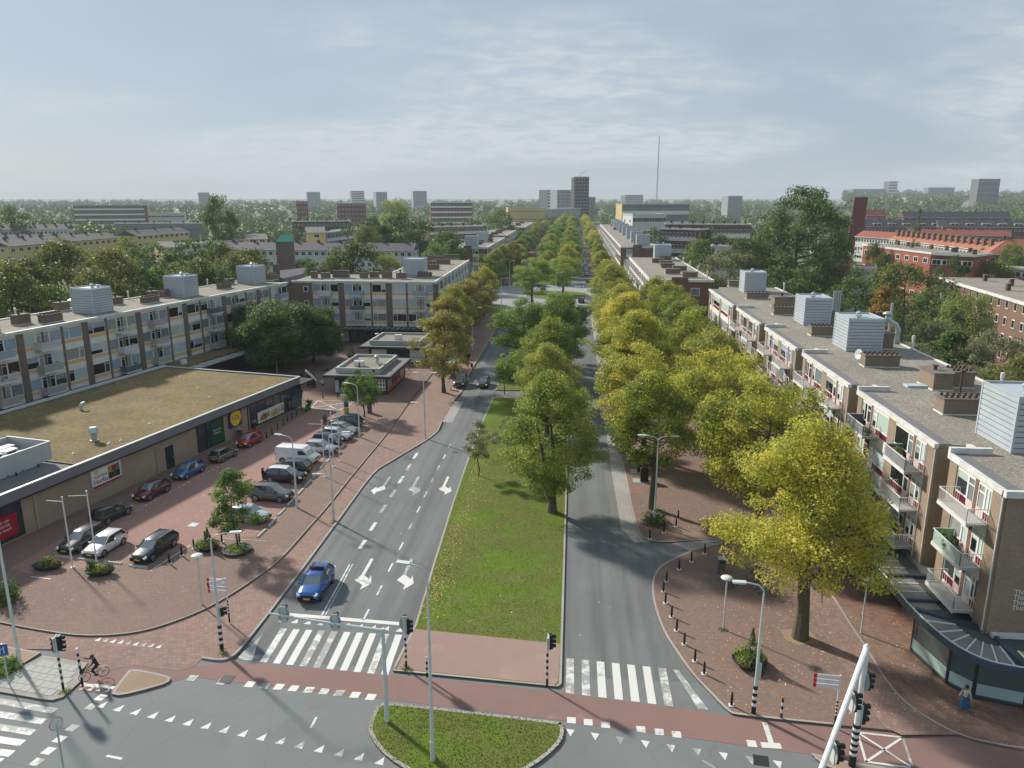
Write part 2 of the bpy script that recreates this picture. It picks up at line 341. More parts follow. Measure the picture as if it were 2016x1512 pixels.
# big brick pavement west of the avenue (plaza, car park) and the cycle path in front of it
zP, zC, zK = .12, .014, .125
left_pav = lineA+[(-24.2, 109), (-24.2, 124), (-24, 152), (-24, 230), (-29, 232), (-70, 232), (-90, 150), (-90, 40), (-60, 38)]
o = MB(BRK); o.prism(left_pav, -.03, zP); PAV_W = struct('brick_pavement', o)
lot = pts([(60, 1130), (250, 1108), (375, 1078), (437, 1060), (500, 1056), (548, 1010), (640, 900), (700, 858), (705, 840), (640, 810), (612, 806), (520, 868), (440, 905), (300, 970), (200, 1015), (100, 1072), (20, 1120)], zP)
o = MB(BRK_L); o.sheet(lot, zP+.004); struct('parking_lot', o)
cyc = lineB+[(-17.6, 100), (-17.6, 110.4), (-17.3, 114.8), (-19.4, 116), (-19.4, 123.5), (-17.7, 125), (-17.7, 152), (-17.9, 212), (-24.1, 212), (-24.1, 97)]+lineA[::-1][1:-3]+[(-42.5, 43.8), (-38, 43.0), (-34, 43.2), (-31.6, 42.0), (-31.4, 41.0), (-29.6, 41.2), (-28.4, 41.9), (-25.2, 41.5), (-24.4, 42.0)]
o = MB(CYC); o.prism(cyc, -.03, zC); CYCP = struct('cycle_path', o)
k = MB(M_KERB); strip(k, lineB, .16, -.03, zK); struct('kerb', k)
k = MB(M_KERB); strip(k, lineA, .10, 0, zP+.012); struct('edging_kerb', k)
for l in ([(-17.35, 94.2), (-17.6, 99)], [(-17.7, 108.5), (-17.35, 114.8), (-17.7, 115.6), (-19.4, 116.6)], [(-19.4, 123), (-17.8, 125.2), (-17.75, 152), (-17.9, 212)]):
    k = MB(M_KERB); strip(k, l, .16, -.03, zK); struct('kerb', k)
o = MB(GUT); o.sheet([(-17.62, 98.5), (-16.2, 98.5), (-16.2, 109.5), (-17.62, 109.5)], .004); o.sheet([(-19.3, 116.7), (-17.3, 115.2), (-17.3, 125), (-19.3, 123.2)], zC+.004); struct('loading_bay', o)
# red cycle crossing
rb = MB(RED); rb.sheet([(-34, 42.4), (-31.4, 41.8), (-30.9, 39.2), (-28.4, 38.9), (-25.2, 40.2), (-24.2, 41.0), (-11.6, 39.85), (-.1, 38.7), (11.3, 37.3), (15.5, 36.8), (22, 35.6), (22, 38.5), (20, 40), (15.5, 39.4), (9.9, 39.95), (-.1, 41.35), (-11.2, 42.25), (-22.2, 42.75), (-24.4, 42.05), (-28, 43.2), (-34, 43.4)], .004)
struct('cycle_crossing', rb)
# median lawn with its paved nose, and the front island
def kerbed(name, poly, top, z=zK, kw=.16, kname='kerb'):
    a = sum(poly[i][0]*poly[(i+1) % len(poly)][1]-poly[(i+1) % len(poly)][0]*poly[i][1] for i in range(len(poly)))
    if a < 0: poly = poly[::-1]
    k = MB(M_KERB); strip(k, poly, kw, -.03, z, True); ko = struct(kname, k)
    o = MB(top); o.prism(poly, -.03, z-.008); return struct(name, o)
def arc(cx, cy, r, a0, a1, n=8): return [(cx+r*math.cos(R(a0+(a1-a0)*i/n)), cy+r*math.sin(R(a0+(a1-a0)*i/n))) for i in range(n+1)]
med = [(-11.2, 42.55), (-.6, 41.75)]+arc(-.75, 42.2, .5, -80, 0, 5)+[(-.25, 112.0), (-12.0, 112.0), (-12.1, 96), (-12.0, 84), (-11.7, 70), (-11.3, 58), (-10.9, 48), (-11.25, 43.1)]
MEDIAN = kerbed('median_lawn', med, LAWN)
o = MB(SAND); o.sheet([(-11.0, 42.75), (-.65, 41.95), (-.45, 42.3), (-.42, 46.45), (-10.75, 47.45), (-10.85, 46.5)], zK+.002); struct('median_paving', o)
o = MB(LAWN); kerbed('median_lawn', [(-12.1, 116.5), (-.25, 116.5), (-.3, 203), (-3.5, 208), (-9, 208), (-12.3, 203)], LAWN)
isl = smoothpts([(-10.95, 39.35), (-7.9, 39.15), (-.9, 38.5), (-.2, 38.25), (-.05, 37.7), (-.35, 36.5), (-1.9, 34.6), (-4.2, 33.3), (-6.8, 33.3), (-8.8, 34.2), (-10.2, 35.3), (-11.1, 36.5), (-11.4, 37.4), (-11.35, 38.9), (-10.95, 39.35)], 3)[:-1]
ISL = kerbed('island_lawn', isl, LAWN, kw=.22)
tri = smoothpts([(-28.35, 41.25), (-27.6, 41.3), (-25.6, 40.85), (-25.15, 40.5), (-25.35, 39.95), (-27.1, 38.85), (-27.8, 38.75), (-28.15, 39.1), (-28.35, 41.25)], 2)[:-1]
kerbed('traffic_island', tri, DIRT, kw=.2)
# grey slab corner
grey = [(-37.5, 38.9), (-35.1, 38.45), (-32.1, 38.0), (-31.3, 37.95), (-30.85, 38.3), (-30.75, 39.9), (-31.3, 40.8), (-31.55, 41.75), (-33.1, 42.0), (-35.0, 42.3), (-35.5, 41.2), (-37.5, 40.2)]
SLABP = kerbed('slab_pavement', grey, GUT, z=.11)
def inside(p, poly):
    c = False; n = len(poly)
    for i in range(n):
        x1, y1 = poly[i]; x2, y2 = poly[(i+1) % n]
        if (y1 > p[1]) != (y2 > p[1]) and p[0] < (x2-x1)*(p[1]-y1)/(y2-y1)+x1: c = not c
    return c
sm = MB(SLAB); sm.box(-.285, .285, -.285, .285, 0, .03); sm = sm.mesh('paving_slab')
for i in range(-14, 14):
    for j in range(-10, 10):
        a = R(-9); x = -33.5+(i*.6+(j % 2)*.3)*math.cos(a)-j*.6*math.sin(a); y = 40.1+(i*.6+(j % 2)*.3)*math.sin(a)+j*.6*math.cos(a)
        if all(inside((x+dx, y+dy), grey) for dx in (-.42, .42) for dy in (-.42, .42)):
            s = new('paving_slab', sm, SLABP, (x, y, .088+random.uniform(0, .006)), a)
# verge with low plants at the far left
kerbed('planting_bed', [(-44, 40.6), (-37.6, 40.3), (-35.7, 41.4), (-35.4, 42.6), (-37.5, 43.0), (-44, 43.9)], DIRT, kname='kerb')
# east side
rk = smoothpts([(15.6, 39.5), (13, 39.7), (10.4, 39.95), (9.75, 40.25), (9.0, 41.8), (8.1, 43.9), (7.4, 46.3), (6.8, 49.0), (6.55, 52.4), (6.65, 54.9), (7.0, 56.9), (7.9, 58.8), (9.4, 60.4), (10.6, 61.5)], 3)
east = rk+[(14.5, 63.4), (26, 66), (26.2, 38), (24.1, 38.6), (22.5, 39.2), (21.4, 40.3), (20.4, 39.2)]
o = MB(BRK); o.prism(east, -.03, zP); PAV_E = struct('brick_pavement', o)
k = MB(M_KERB); strip(k, rk, -.16, -.03, zK); struct('kerb', k)
rk2 = smoothpts([(14.5, 64.4), (9.3, 63.2), (7.6, 63.2), (6.7, 63.9), (6.35, 65.6), (6.15, 71), (6.1, 80.4), (6.0, 86.9), (6.5, 89)], 3)
o = MB(BRK); o.prism(rk2+[(6.5, 205), (26, 205), (26, 66)], -.03, zP); struct('brick_pavement', o)
k = MB(M_KERB); strip(k, rk2+[(6.5, 205)], -.16, -.03, zK); struct('kerb', k)
o = MB(GUT); o.sheet([(7.2, 63.2), (5.9, 63.0), (4.9, 66), (4.7, 80), (4.7, 200), (6.5, 200), (6.5, 89), (6.0, 86.5), (6.1, 80), (6.15, 71), (6.4, 65)], .004); struct('gutter_strip', o)
o = MB(GUT); o.prism([(10.6, 61.6), (13.8, 63.3), (13.6, 64.2), (9.2, 63.0)], -.02, .07); struct('ramp_paving', o)
# cycle path on the east side, herringbone walk along the shops
walk = smoothpts([(20.3, 66), (20.4, 58.4), (20.3, 51.2), (20.35, 47.4), (20.3, 44.2), (20.6, 42.0), (21.4, 40.4), (22.5, 39.2), (24.1, 38.55), (27, 38.2), (40, 37.6)], 3)
o = MB(BRK_H); o.prism(walk+[(40, 45), (26.6, 45), (26.6, 66)], 0, zP+.02); WALK = struct('herringbone_pavement', o)
k = MB(M_KERB); strip(k, walk, .13, 0, zP+.028); struct('edging_kerb', k)
wl = [p for p in walk if p[1] > 39]
o = MB(CYC); o.sheet(wl+[(19.2, 38.9), (18.5, 39.6), (18.3, 42), (18.1, 47), (18.1, 66)], zP+.004); struct('cycle_path', o)
o = MB(RED); o.sheet([(15.5, 39.42), (20.6, 38.9), (21.4, 40.3), (22.5, 39.15), (24.1, 38.5), (27, 38.1), (40, 37.5), (40, 30), (26, 33), (22, 35.55)], .006); struct('cycle_crossing', o)
kerbed('traffic_island', smoothpts([(13.6, 37.0), (15.5, 36.5), (17.2, 36.2), (17.6, 35.6), (17.3, 34.6), (15.8, 35.2), (14.1, 36.1), (13.6, 37.0)], 2)[:-1], SAND, kw=.18)
# tree pit
o = MB(DIRT); o.sheet([(15.1, 49.5), (17.2, 49.7), (17.5, 48.1), (15.9, 47.6), (15.2, 48.2)], zP+.006); struct('tree_pit', o)
# side ground beyond the pavements
o = MB(TERR); o.sheet([(26, 66.2), (26, 420), (120, 420), (120, 45), (41, 45), (41, 66.2)], .0); struct('garden_ground', o)
o = MB(BRK); o.prism([(-17.9, 268), (-29.5, 268), (-29.5, 700), (-17.9, 700)], -.03, zP); struct('avenue_pavement', o)
o = MB(BRK); o.prism([(6.5, 256), (16, 256), (16, 700), (6.5, 700)], -.03, zP); struct('avenue_pavement', o)
# roundabout
o = MB(A_L); o.sheet([(-70, 222), (-24, 221), (-17.9, 212), (6.5, 205), (60, 222), (60, 240), (6.5, 256), (6.5, 262), (-17.9, 268), (-29, 256), (-70, 250)], .006); o.sheet(arc(-5.5, 238, 27, 0, 360, 40)[:-1], .010); struct('roundabout_road', o)
kerbed('roundabout_lawn', arc(-5.0, 239, 10.5, 0, 360, 36)[:-1], LAWN, kw=.5)
for c, p in ((-27, 218), (15, 222)):
    pass
kerbed('roundabout_verge', [(-17.9, 199), (-24, 199), (-24.5, 216), (-22, 214), (-18.2, 211)], LAWN)
kerbed('roundabout_verge', [(7.2, 208), (11, 210), (11.5, 222), (7.2, 219)], LAWN)
kerbed('avenue_lawn', [(-12, 272), (-9, 268), (-3, 268), (-.3, 272), (-.3, 700), (-12, 700)], LAWN)
# ---------------------------------------------------------------- markings, each a piece of its road
def mark(name, poly, parent, z=.010):
    c = Vector((sum(p[0] for p in poly)/len(poly), sum(p[1] for p in poly)/len(poly), 0))
    m = MB(PAINT); m.sheet([(p[0]-c.x, p[1]-c.y) for p in poly], 0); return m.build(name, parent, (c.x, c.y, z))
def bar(name, a, b, w, parent, z=.010):
    a, b = Vector(a[:2]), Vector(b[:2]); d = (b-a).normalized(); n = Vector((-d.y, d.x))*w/2
    return mark(name, [tuple(a+n), tuple(b+n), tuple(b-n), tuple(a-n)], parent, z)
# zebra crossings
for i in range(11):
    x = -20.9+i*.93; y0 = 46.95-.012*i; y1 = 42.98-.085*i*.93
    if i == 0: mark('zebra_stripe', [(-21.4, 46.2), (-21.35, 45.2), (-20.85, 43.0), (-21.5, 43.05), (-21.95, 43.3)], ROAD); continue
    x0 = x-.2
    mark('zebra_stripe', [(x0-.24, y0), (x0+.24, y0-.01), (x0+.24+.12, y1), (x0-.24+.12, y1+.01)], ROAD)
for i in range(8):
    x = .28+i*1.0; mark('zebra_stripe', [(x-.25, 45.0-.10*i), (x+.25, 44.95-.10*i), (x+.27, 41.25-.12*i), (x-.25, 41.3-.12*i)] if i < 7 else [(7.0, 44.3), (7.35, 44.2), (8.6, 40.4), (8.0, 40.45)], ROAD)
# give-way teeth
def teeth(l, n, w, h, parent, flip=False, z=.010):
    a, b = Vector(l[0]), Vector(l[1]); d = (b-a).normalized(); nn = Vector((-d.y, d.x))*(-1 if flip else 1)
    for i in range(n):
        c = a+(b-a)*i/(n-1); mark('give_way_tooth', [tuple(c-d*w/2), tuple(c+d*w/2), tuple(c+d*w*.18+nn*h)], parent, z)
teeth([(-20.7, 47.75), (-11.9, 47.2)], 10, .5, .62, ROAD)
teeth([P(195, 1393)[:2], P(745, 1505)[:2]], 16, .52, .62, CROSS, z=.006)
teeth([P(1123, 1436)[:2], P(1530, 1498)[:2]], 9, .5, -.6, CROSS, z=.006)
teeth([P(190, 1262)[:2], P(310, 1276)[:2]], 9, .36, .45, CYCP, z=zC+.004)
teeth([P(158, 1358)[:2], P(209, 1362)[:2]], 4, .32, .4, CROSS, z=.008)
bar('stop_line', P(160, 1347), P(225, 1354), .3, CROSS, .008)
bar('stop_line', (-21.4, 48.85), (-11.6, 48.2), .42, ROAD)
# blocks beside the cycle crossing
for x, y in ((378, 1335), (437, 1342), (492, 1347), (521, 1350), (549, 1352), (578, 1355), (608, 1358), (638, 1361), (668, 1364), (699, 1368), (730, 1372)):
    c = P(x, y); mark('crossing_block', [(c.x-.3, c.y-.3), (c.x+.26, c.y-.3), (c.x+.32, c.y+.28), (c.x-.24, c.y+.28)], CROSS, .008)
for x, y in ((1125, 1418), (1158, 1422), (1192, 1427), (1262, 1436), (1298, 1441), (1332, 1446), (1480, 1464)):
    c = P(x, y); mark('crossing_block', [(c.x-.26, c.y-.26), (c.x+.26, c.y-.28), (c.x+.26, c.y+.26), (c.x-.26, c.y+.28)], CROSS, .008)
for x, y in ((199, 1373), (180, 1391), (143, 1433), (118, 1455), (96, 1478), (73, 1500)):
    c = P(x, y); mark('crossing_block', [(c.x-.34, c.y-.25), (c.x+.2, c.y-.32), (c.x+.34, c.y+.22), (c.x-.22, c.y+.3)], CROSS, .008)
# zebra at the far left
for i in range(6):
    a, b = P(-160, 1352+i*27), P(108-i*21, 1400+i*21-(i == 5)*6); bar('zebra_stripe', a, b, .5, CROSS, .006)
bar('lane_dash', P(210, 1488), P(240, 1494), .16, CROSS, .006); bar('lane_dash', P(612, 1433), P(623, 1412), .14, CROSS, .006); bar('lane_dash', P(1382, 1497), P(1408, 1512), .14, CROSS, .006)
c0, c1 = P(1505, 1422), P(1520, 1468); bar('stop_line', c0, c1, .3, CROSS, .012); bar('stop_line', c1+Vector((-.6, .0, 0)), c1+Vector((.5, 0, 0)), .45, CROSS, .014)
# lane dashes and arrows of the approach road
for x, y in ((652, 1122), (714, 1071), (735, 1036), (755, 1001), (774, 971), (790, 944), (805, 919), (818, 897)):
    c = P(x, y); bar('lane_dash', (c.x-.02, c.y-1.15*min(1, c.y/75)), (c.x+.02, c.y+1.0*min(1, c.y/75)), .34, ROAD)
for x, y in ((721, 1210), (747, 1162), (769, 1117), (790, 1075), (808, 1036), (824, 1003), (838, 973), (851, 945), (863, 921), (875, 899), (885, 878)):
    c = P(x, y); bar('lane_dash', (c.x-.01, c.y-.75), (c.x+.01, c.y+.75), .15, ROAD)
bar('double_line', (-18.05, 48.9), (-18.3, 57.0), .13, ROAD); bar('double_line', (-17.8, 48.9), (-18.05, 57.0), .13, ROAD)
def arrow(c, side, L=4.6):
    x, y = c; s = side
    mark('turn_arrow', [(x-.14, y+L*.55), (x+.14, y+L*.55), (x+.14, y-.4), (x+.14+s*.0, y-.4), (x-.14, y-.4)], ROAD)
    q = [(x-.14*s, y-.2), (x+.14*s, y-.2), (x+.62*s, y-1.1), (x+.55*s, y-.2), (x+1.1*s, y-1.75), (x+.35*s, y-2.9), (x+.45*s, y-1.75), (x-.35*s, y-.9)]
    q = [(x-.14*s, y-.4), (x+.14*s, y-.4), (x+.66*s, y-1.0), (x+.68*s, y-.35), (x+1.05*s, y-1.7), (x+.4*s, y-2.75), (x+.4*s, y-2.0), (x-.42*s, y-1.25)]
    mark('turn_arrow', q, ROAD)
for (x, y), s in (((717, 1128), 1), ((798, 1128), 1), ((815, 955), 1), ((875, 955), 1), ((757, 955), -1)):
    c = P(x, y); arrow((c.x, c.y), s)
# yellow-box cross of the loading lanes, car park lines
def cross_box(q, parent, w, z):
    for a, b in ((0, 1), (1, 2), (2, 3), (3, 0), (0, 2), (1, 3)): bar('box_marking', q[a], q[b], w, parent, z)
cross_box([P(613, 803, zP), P(626, 788, zP), P(700, 790, zP), P(668, 808, zP)], PAV_W, .16, zP+.010)
cross_box([P(1688, 1442), P(1777, 1452), P(1797, 1512), P(1705, 1500)], CROSS, .14, .014)
for a, b in (((89, 1098), (112, 1087)), ((296, 1124), (375, 1073)), ((437, 1060), (526, 1065)), ((100, 1140), (60, 1135))):
    bar('parking_line', P(*a, zP), P(*b, zP), .1, PAV_W, zP+.010)
for i in range(26):
    c = P(221+i*9.4, 1030-i*5.03, zP); bar('parking_line', (c.x-.02, c.y-.22), (c.x+.05, c.y+.22), .1, PAV_W, zP+.010)
# far crossings
for i in range(4): mark('zebra_stripe', [(.6+i*1.3, 262), (1.2+i*1.3, 262), (1.2+i*1.3, 266), (.6+i*1.3, 266)], ROAD, .02)
# manhole covers, drain gratings
for x, y, par, z in ((447, 1337, CROSS, .012), (1498, 1497, CROSS, .010), (381, 1033, PAV_W, zP+.012)):
    c = P(x, y, z); m = MB(M_DARK if par is CROSS else M_STEEL); m.box(-.4, .4, -.4, .4, -.004, .004); m.box(-.3, .3, -.3, .3, .004, .007); m.build('manhole_cover', par, c, R(-8))

# blades standing on the lawns
rng = np.random.default_rng(12)
def blades(name, poly, n, z, label):
    xs = [p[0] for p in poly]; ys = [p[1] for p in poly]; Q = np.stack([rng.uniform(min(xs), max(xs), n*2), rng.uniform(min(ys), max(ys), n*2)], 1)
    x, y = Q[:, 0], Q[:, 1]; c = np.zeros(len(Q), bool); k = len(poly)
    for i in range(k):
        (x1, y1), (x2, y2) = poly[i], poly[(i+1) % k]
        if y1 != y2: c ^= ((y1 > y) != (y2 > y)) & (x < (x2-x1)*(y-y1)/(y2-y1)+x1)
    Q = Q[c][:n]; C3 = np.concatenate([Q, np.full((len(Q), 1), z)], 1); C3[:, 2] += rng.random(len(Q))*.02
    nm = rng.normal(size=(len(Q), 3)); nm[:, 2] = .55; nm /= np.linalg.norm(nm, axis=1, keepdims=True)
    LAWN_BITS.append((name, C3, nm, label))
LAWN_BITS = []
blades('grass', [(x, min(y, 100.)) for x, y in med if y > 47] + [(-10.6, 47.6), (-.5, 46.5)][::1] if 0 else [(-10.7, 47.55), (-.45, 46.5), (-.35, 100), (-11.9, 100), (-11.8, 84), (-11.5, 70), (-11.1, 58)], 22000, .122, 'short rough grass covering the median lawn')
blades('grass', isl, 5000, .122, 'short rough grass covering the front island')
# ================================================================ buildings
def brick_mat(name, c1, c2, c3=None, rough=.92):
    """courses seen from afar: fine horizontal streaks over broad weathering"""
    if name in MAT: return MAT[name]
    c1, c2, c3 = gn(c1, 1.3), gn(c2, 1.3), gn(c3, 1.3)
    m = bpy.data.materials.new(name); m.use_nodes = True; t = m.node_tree; b = t.nodes['Principled BSDF']; b.inputs['Roughness'].default_value = rough; b.inputs['Specular IOR Level'].default_value = .2
    p = posmap(t, 0, (1, 1, 1)); ps = posmap(t, 0, (3.2, 3.2, 13.))
    c = ramp(t, nz(t, ps, 1.1, 3., .7), [(.28, c1), (.72, c2)])
    c = mixc(t, ramp(t, nz(t, p, .35, 5., .6), [(.4, (0,)*3), (.7, (.6,)*3)]), c, c3 or c1)
    t.links.new(c, b.inputs['Base Color'])
    bn = N(t, 'ShaderNodeBump', i_Strength=.35, i_Distance=.03); t.links.new(nz(t, ps, 1.6, 3.), bn.inputs['Height']); t.links.new(bn.outputs[0], b.inputs['Normal'])
    MAT[name] = m; return m
B_GREY = brick_mat('grey_brown_brick', (.115, .092, .075), (.17, .138, .112), (.095, .08, .068))
B_TAN = brick_mat('tan_brick', (.175, .135, .097), (.275, .217, .16), (.14, .113, .085))
B_MARKET = brick_mat('pale_market_brick', (.25, .195, .14), (.34, .27, .20), (.22, .175, .13))
B_RED = brick_mat('red_brick', (.19, .062, .042), (.27, .10, .065), (.16, .06, .045))
B_ROOF = brick_mat('roof_stack_brick', (.145, .118, .09), (.21, .172, .13), (.13, .108, .085))
B_DARK = brick_mat('dark_brick', (.085, .05, .042), (.125, .075, .062), (.07, .045, .04))
B_BROWN = brick_mat('brown_brick', (.125, .075, .055), (.18, .11, .08), (.10, .065, .05))
GRAVEL = ground_mat('roof_gravel', (.055, .05, .042), (.42, .385, .32), (.15, .145, .13), .95, 7.5, bump=1., stain=(.3, .60, (.13, .13, .12), .6), k=1.15)
BITU = ground_mat('roof_felt', (.095, .097, .098), (.12, .12, .12), (.075, .077, .08), .9, 5., stain=(.6, .6, (.16, .16, .155), .5))
SEDUM = ground_mat('sedum_roof', (.085, .064, .026), (.23, .18, .085), (.085, .066, .032), .95, 2.6, bump=.9, stain=(.5, .52, (.20, .145, .045), .6), k=1.15)
EDGEW = mat('white_roof_edge', (.70, .70, .67), .6, noise=(1.2, .35, .7, 6.), col2=(.50, .49, .46))
SPAN = mat('white_spandrel', (.78, .76, .70), .55, noise=(.9, .35, .75), col2=(.68, .66, .61))
FRAME = mat('cream_frame', (.78, .76, .68), .5)
FRAMEW = mat('white_frame', (.74, .74, .72), .45)
OCHRE = mat('ochre_panel', (.72, .47, .22), .6, noise=(.8, .3, .8), col2=(.62, .41, .20))
REDP = mat('dark_red_panel', (.16, .012, .022), .4)
PINK = mat('pink_door_panel', (.62, .47, .43), .5)
PANES = [mat('pane_dark', (.012, .015, .017), .05, 0, .5), mat('pane_curtain', (.20, .245, .26), .28, 0, .4, noise=(2., .3, .7), col2=(.14, .18, .20), stretch=(6, 6, .3)),
         mat('pane_blind', (.48, .56, .56), .32, 0, .4), mat('pane_blue_blind', (.30, .38, .46), .35, 0, .4), mat('pane_green_blind', (.42, .53, .46), .32, 0, .4), mat('pane_net', (.36, .38, .36), .35, 0, .4, noise=(3., .3, .7), col2=(.2, .22, .22), stretch=(5, 5, .4)), mat('pane_reflect', (.035, .045, .055), .04, 0, .7)]
PW_A = [1.7, 3, 4, 3, 1.6, 2.4, 1.5]; PW_B = [4, 2, 1.5, 1, 1, 2, 4]
CLAD = mat('pale_metal_cladding', (.47, .52, .56), .45, .15, noise=(.6, .3, .7), col2=(.41, .46, .50))
ZINC = mat('zinc_pipe', (.44, .50, .50), .35, .5)
CLAY = mat('clay_pot', (.09, .052, .04), .8)
CAPM = mat('concrete_cap', (.13, .118, .10), .9, noise=(2., .3, .7), col2=(.19, .17, .15))
BLUEST = mat('blue_steel', (.035, .065, .095), .45, noise=(1., .3, .7), col2=(.05, .085, .12))
CANROOF = ground_mat('canopy_felt', (.035, .04, .04), (.055, .06, .058), (.07, .07, .065), .8, 4.)
CANPAN = ground_mat('canopy_panel', (.14, .14, .125), (.17, .17, .15), (.11, .11, .10), .6, 3.)
_fm = {}
def frame_mesh(w, h, cols=(), rows=(), m=FRAME, t=.07, d=.09):
    k = (round(w, 2), round(h, 2), tuple(cols), tuple(rows), m.name, t)
    if k not in _fm:
        b = MB(m); b.box(0, w, 0, d, 0, t); b.box(0, w, 0, d, h-t, h); b.box(0, t, 0, d, t, h-t); b.box(w-t, w, 0, d, t, h-t)
        for c in cols: b.box(c-t*.5, c+t*.5, 0, d, t, h-t)
        for r_ in rows:   # (x0, x1, z)
            b.box(r_[0], r_[1], .01, d-.005, r_[2]-t*.4, r_[2]+t*.4)
        _fm[k] = b.mesh('window_frame')
    return _fm[k]
_pm = {}
def pane_mesh(w, h, m):
    k = (round(w, 2), round(h, 2), m.name)
    if k not in _pm: b = MB(m); b.box(0, w, 0, .015, 0, h); _pm[k] = b.mesh('pane')
    return _pm[k]
def window(root, x, z, w, h, cols=(), rows=(), m=FRAME, panes=None, wts=PW_A, y=0., rz=0., name='window', t=.085):
    o = new(name, frame_mesh(w, h, cols, rows, m, t), root, (x, y, z), rz)
    ed = [0]+list(cols)+[w]
    pm = random.choices(PANES, wts)[0] if panes is None else panes
    for a, b in zip(ed, ed[1:]):
        p = pm if random.random() < .8 or panes is not None else PANES[0]
        new('pane', pane_mesh(b-a-t*.6, h-t, p), o, (a+t*.3, .05, t*.5))
        if panes is None and p in (PANES[0], PANES[6]) and random.random() < .5:
            hb_ = round(h*random.choice((.3, .45, .6)), 2); new('blind', pane_mesh(b-a-t*.9, hb_, random.choice(PANES[2:6])), o, (a+t*.45, .033, h-t-hb_))
    return o
def balcony(root, x, z, w, d, style, m=None, y=0., bars=M_WHITE):
    k = ('bal', round(w, 2), d, style, m.name if m else '')
    if k not in _fm:
        s = MB(M_CONC); s.box(0, w, -d, 0, -.14, 0); s.use(bars); s.box(-.03, w+.03, -d-.03, -d, -.18, .02)
        r = MB(bars)
        if style == 'solid':
            r.use(m); r.box(.02, w-.02, -d+.01, -d+.05, .05, .95); r.box(.02, .06, -d+.05, -.02, .05, .95); r.box(w-.06, w-.02, -d+.05, -.02, .05, .95)
            r.use(bars); r.box(0, w, -d-.01, -d+.07, .96, 1.0)
        else:
            for a, b in (((0, -d), (w, -d)), ((0, -d), (0, 0)), ((w, -d), (w, 0))):
                for zz in (.08, 1.0): r.beam((*a, zz), (*b, zz), .05)
                n = max(2, int(math.hypot(b[0]-a[0], b[1]-a[1])/.14))
                for i in range(n+1): r.beam((a[0]+(b[0]-a[0])*i/n, a[1]+(b[1]-a[1])*i/n, .08), (a[0]+(b[0]-a[0])*i/n, a[1]+(b[1]-a[1])*i/n, 1.0), .022)
            if m:
                r.use(m); r.box(.03, w-.03, -d+.04, -d+.06, .1, .98); r.box(.04, .06, -d+.06, -.02, .1, .98)
        _fm[k] = (s.mesh('balcony'), r.mesh('railing'))
    o = new('balcony', _fm[k][0], root, (x, y, z)); new('railing', _fm[k][1], o); return o
def part(name, m, root, *boxes, **k):
    b = MB(m)
    for q in boxes: b.box(*q)
    return b.build(name, root, **k)
def chimney(root, x, y, z, w, d, h, pots=6, rz=0., rows=2, brick=B_GREY, tall=0):
    b = MB(brick); b.box(0, w, 0, d, 0, h); b.use(EDGEW); b.box(-.08, w+.08, -.08, d+.08, -.02, .1)
    b.use(CAPM); b.box(-.1, w+.1, -.1, d+.1, h, h+.12); o = b.build('chimney', root, (x, y, z), rz)
    if pots:
        pm = MB(CLAY); pm.lathe([(.13, 0), (.13, .2), (.1, .24)], 8); pm = pm.mesh('chimney_pot')
        for i in range(pots):
            for j in range(rows): new('chimney_pot', pm, o, ((i+.5)*w/pots, d*(j+.5)/rows, h+.12))
    if tall:
        t = MB(ZINC if tall > 1.2 else CLAY); t.lathe([(.16, 0), (.16, tall*.7), (.3, tall*.72), (.3, tall*.85), (.05, tall)], 10); t.build('flue', o, (w*.4, d*.5, h+.12))
    return o
def housing(root, x, y, z, w, d, h, n=10, rz=0., flues=True, base=None):
    o = new('lift_housing', None, root, (x, y, z), rz)
    if base: b = MB(base[1]); b.box(.02, w-.02, .02, d-.02, -base[0], 0); b.build('housing_base', o)
    ph = h/n; k = ('clad', round(w, 2), round(d, 2), round(ph, 3))
    if k not in _fm:
        b = MB(CLAD); e = .05; g_ = .035; b.box(-e, w+e, -e, d+e, g_, ph-g_); _fm[k] = b.mesh('cladding_panel')
    part('housing_core', mat('cladding_shadow_gap', (.16, .175, .19), .6), o, (0, w, 0, d, 0, h-.26))  # core coloured darker, painting shade into the gaps between panels
    for i in range(n): new('cladding_panel', _fm[k], o, (0, 0, i*ph))
    b = MB(CLAD); b.box(-.07, w+.07, -.07, .05, h, h+.12); b.box(-.07, w+.07, d-.05, d+.07, h, h+.12); b.box(-.07, .05, .05, d-.05, h, h+.12); b.box(w-.05, w+.07, .05, d-.05, h, h+.12)
    for cx in (0, w):
        for cyy in (0, d): b.box(cx-.08, cx+.08, cyy-.08, cyy+.08, 0, h)
    b.build('housing_trim', o); part('housing_roof', BITU, o, (.05, w-.05, .05, d-.05, h-.25, h-.18))
    if flues:
        f = MB(ZINC); f.lathe([(.22, 0), (.22, .5), (.36, .52), (.36, .62), (.08, .85)], 12, (w*.55, d*.45, h-.18)); f.build('flue', o)
        f = MB(ZINC); f.lathe([(.2, 0), (.2, .35), (.4, .4), (.4, .52), (.1, .56)], 12, (w*.75, d*.35, h-.18)); f.build('flue', o)
    return o
def vent_pipe(root, x, y, z, h=1.5):
    b = MB(M_WHITE); b.lathe([(.12, 0), (.12, h*.7), (.17, h*.72), (.17, h), (.1, h+.02)], 10); return b.build('vent_pipe', root, (x, y, z))
def local(root, p):
    d = Vector(p)-Vector(root.location); a = root.rotation_euler[2]; c, s = math.cos(a), math.sin(a)
    return (d.x*c+d.y*s, -d.x*s+d.y*c, d.z)

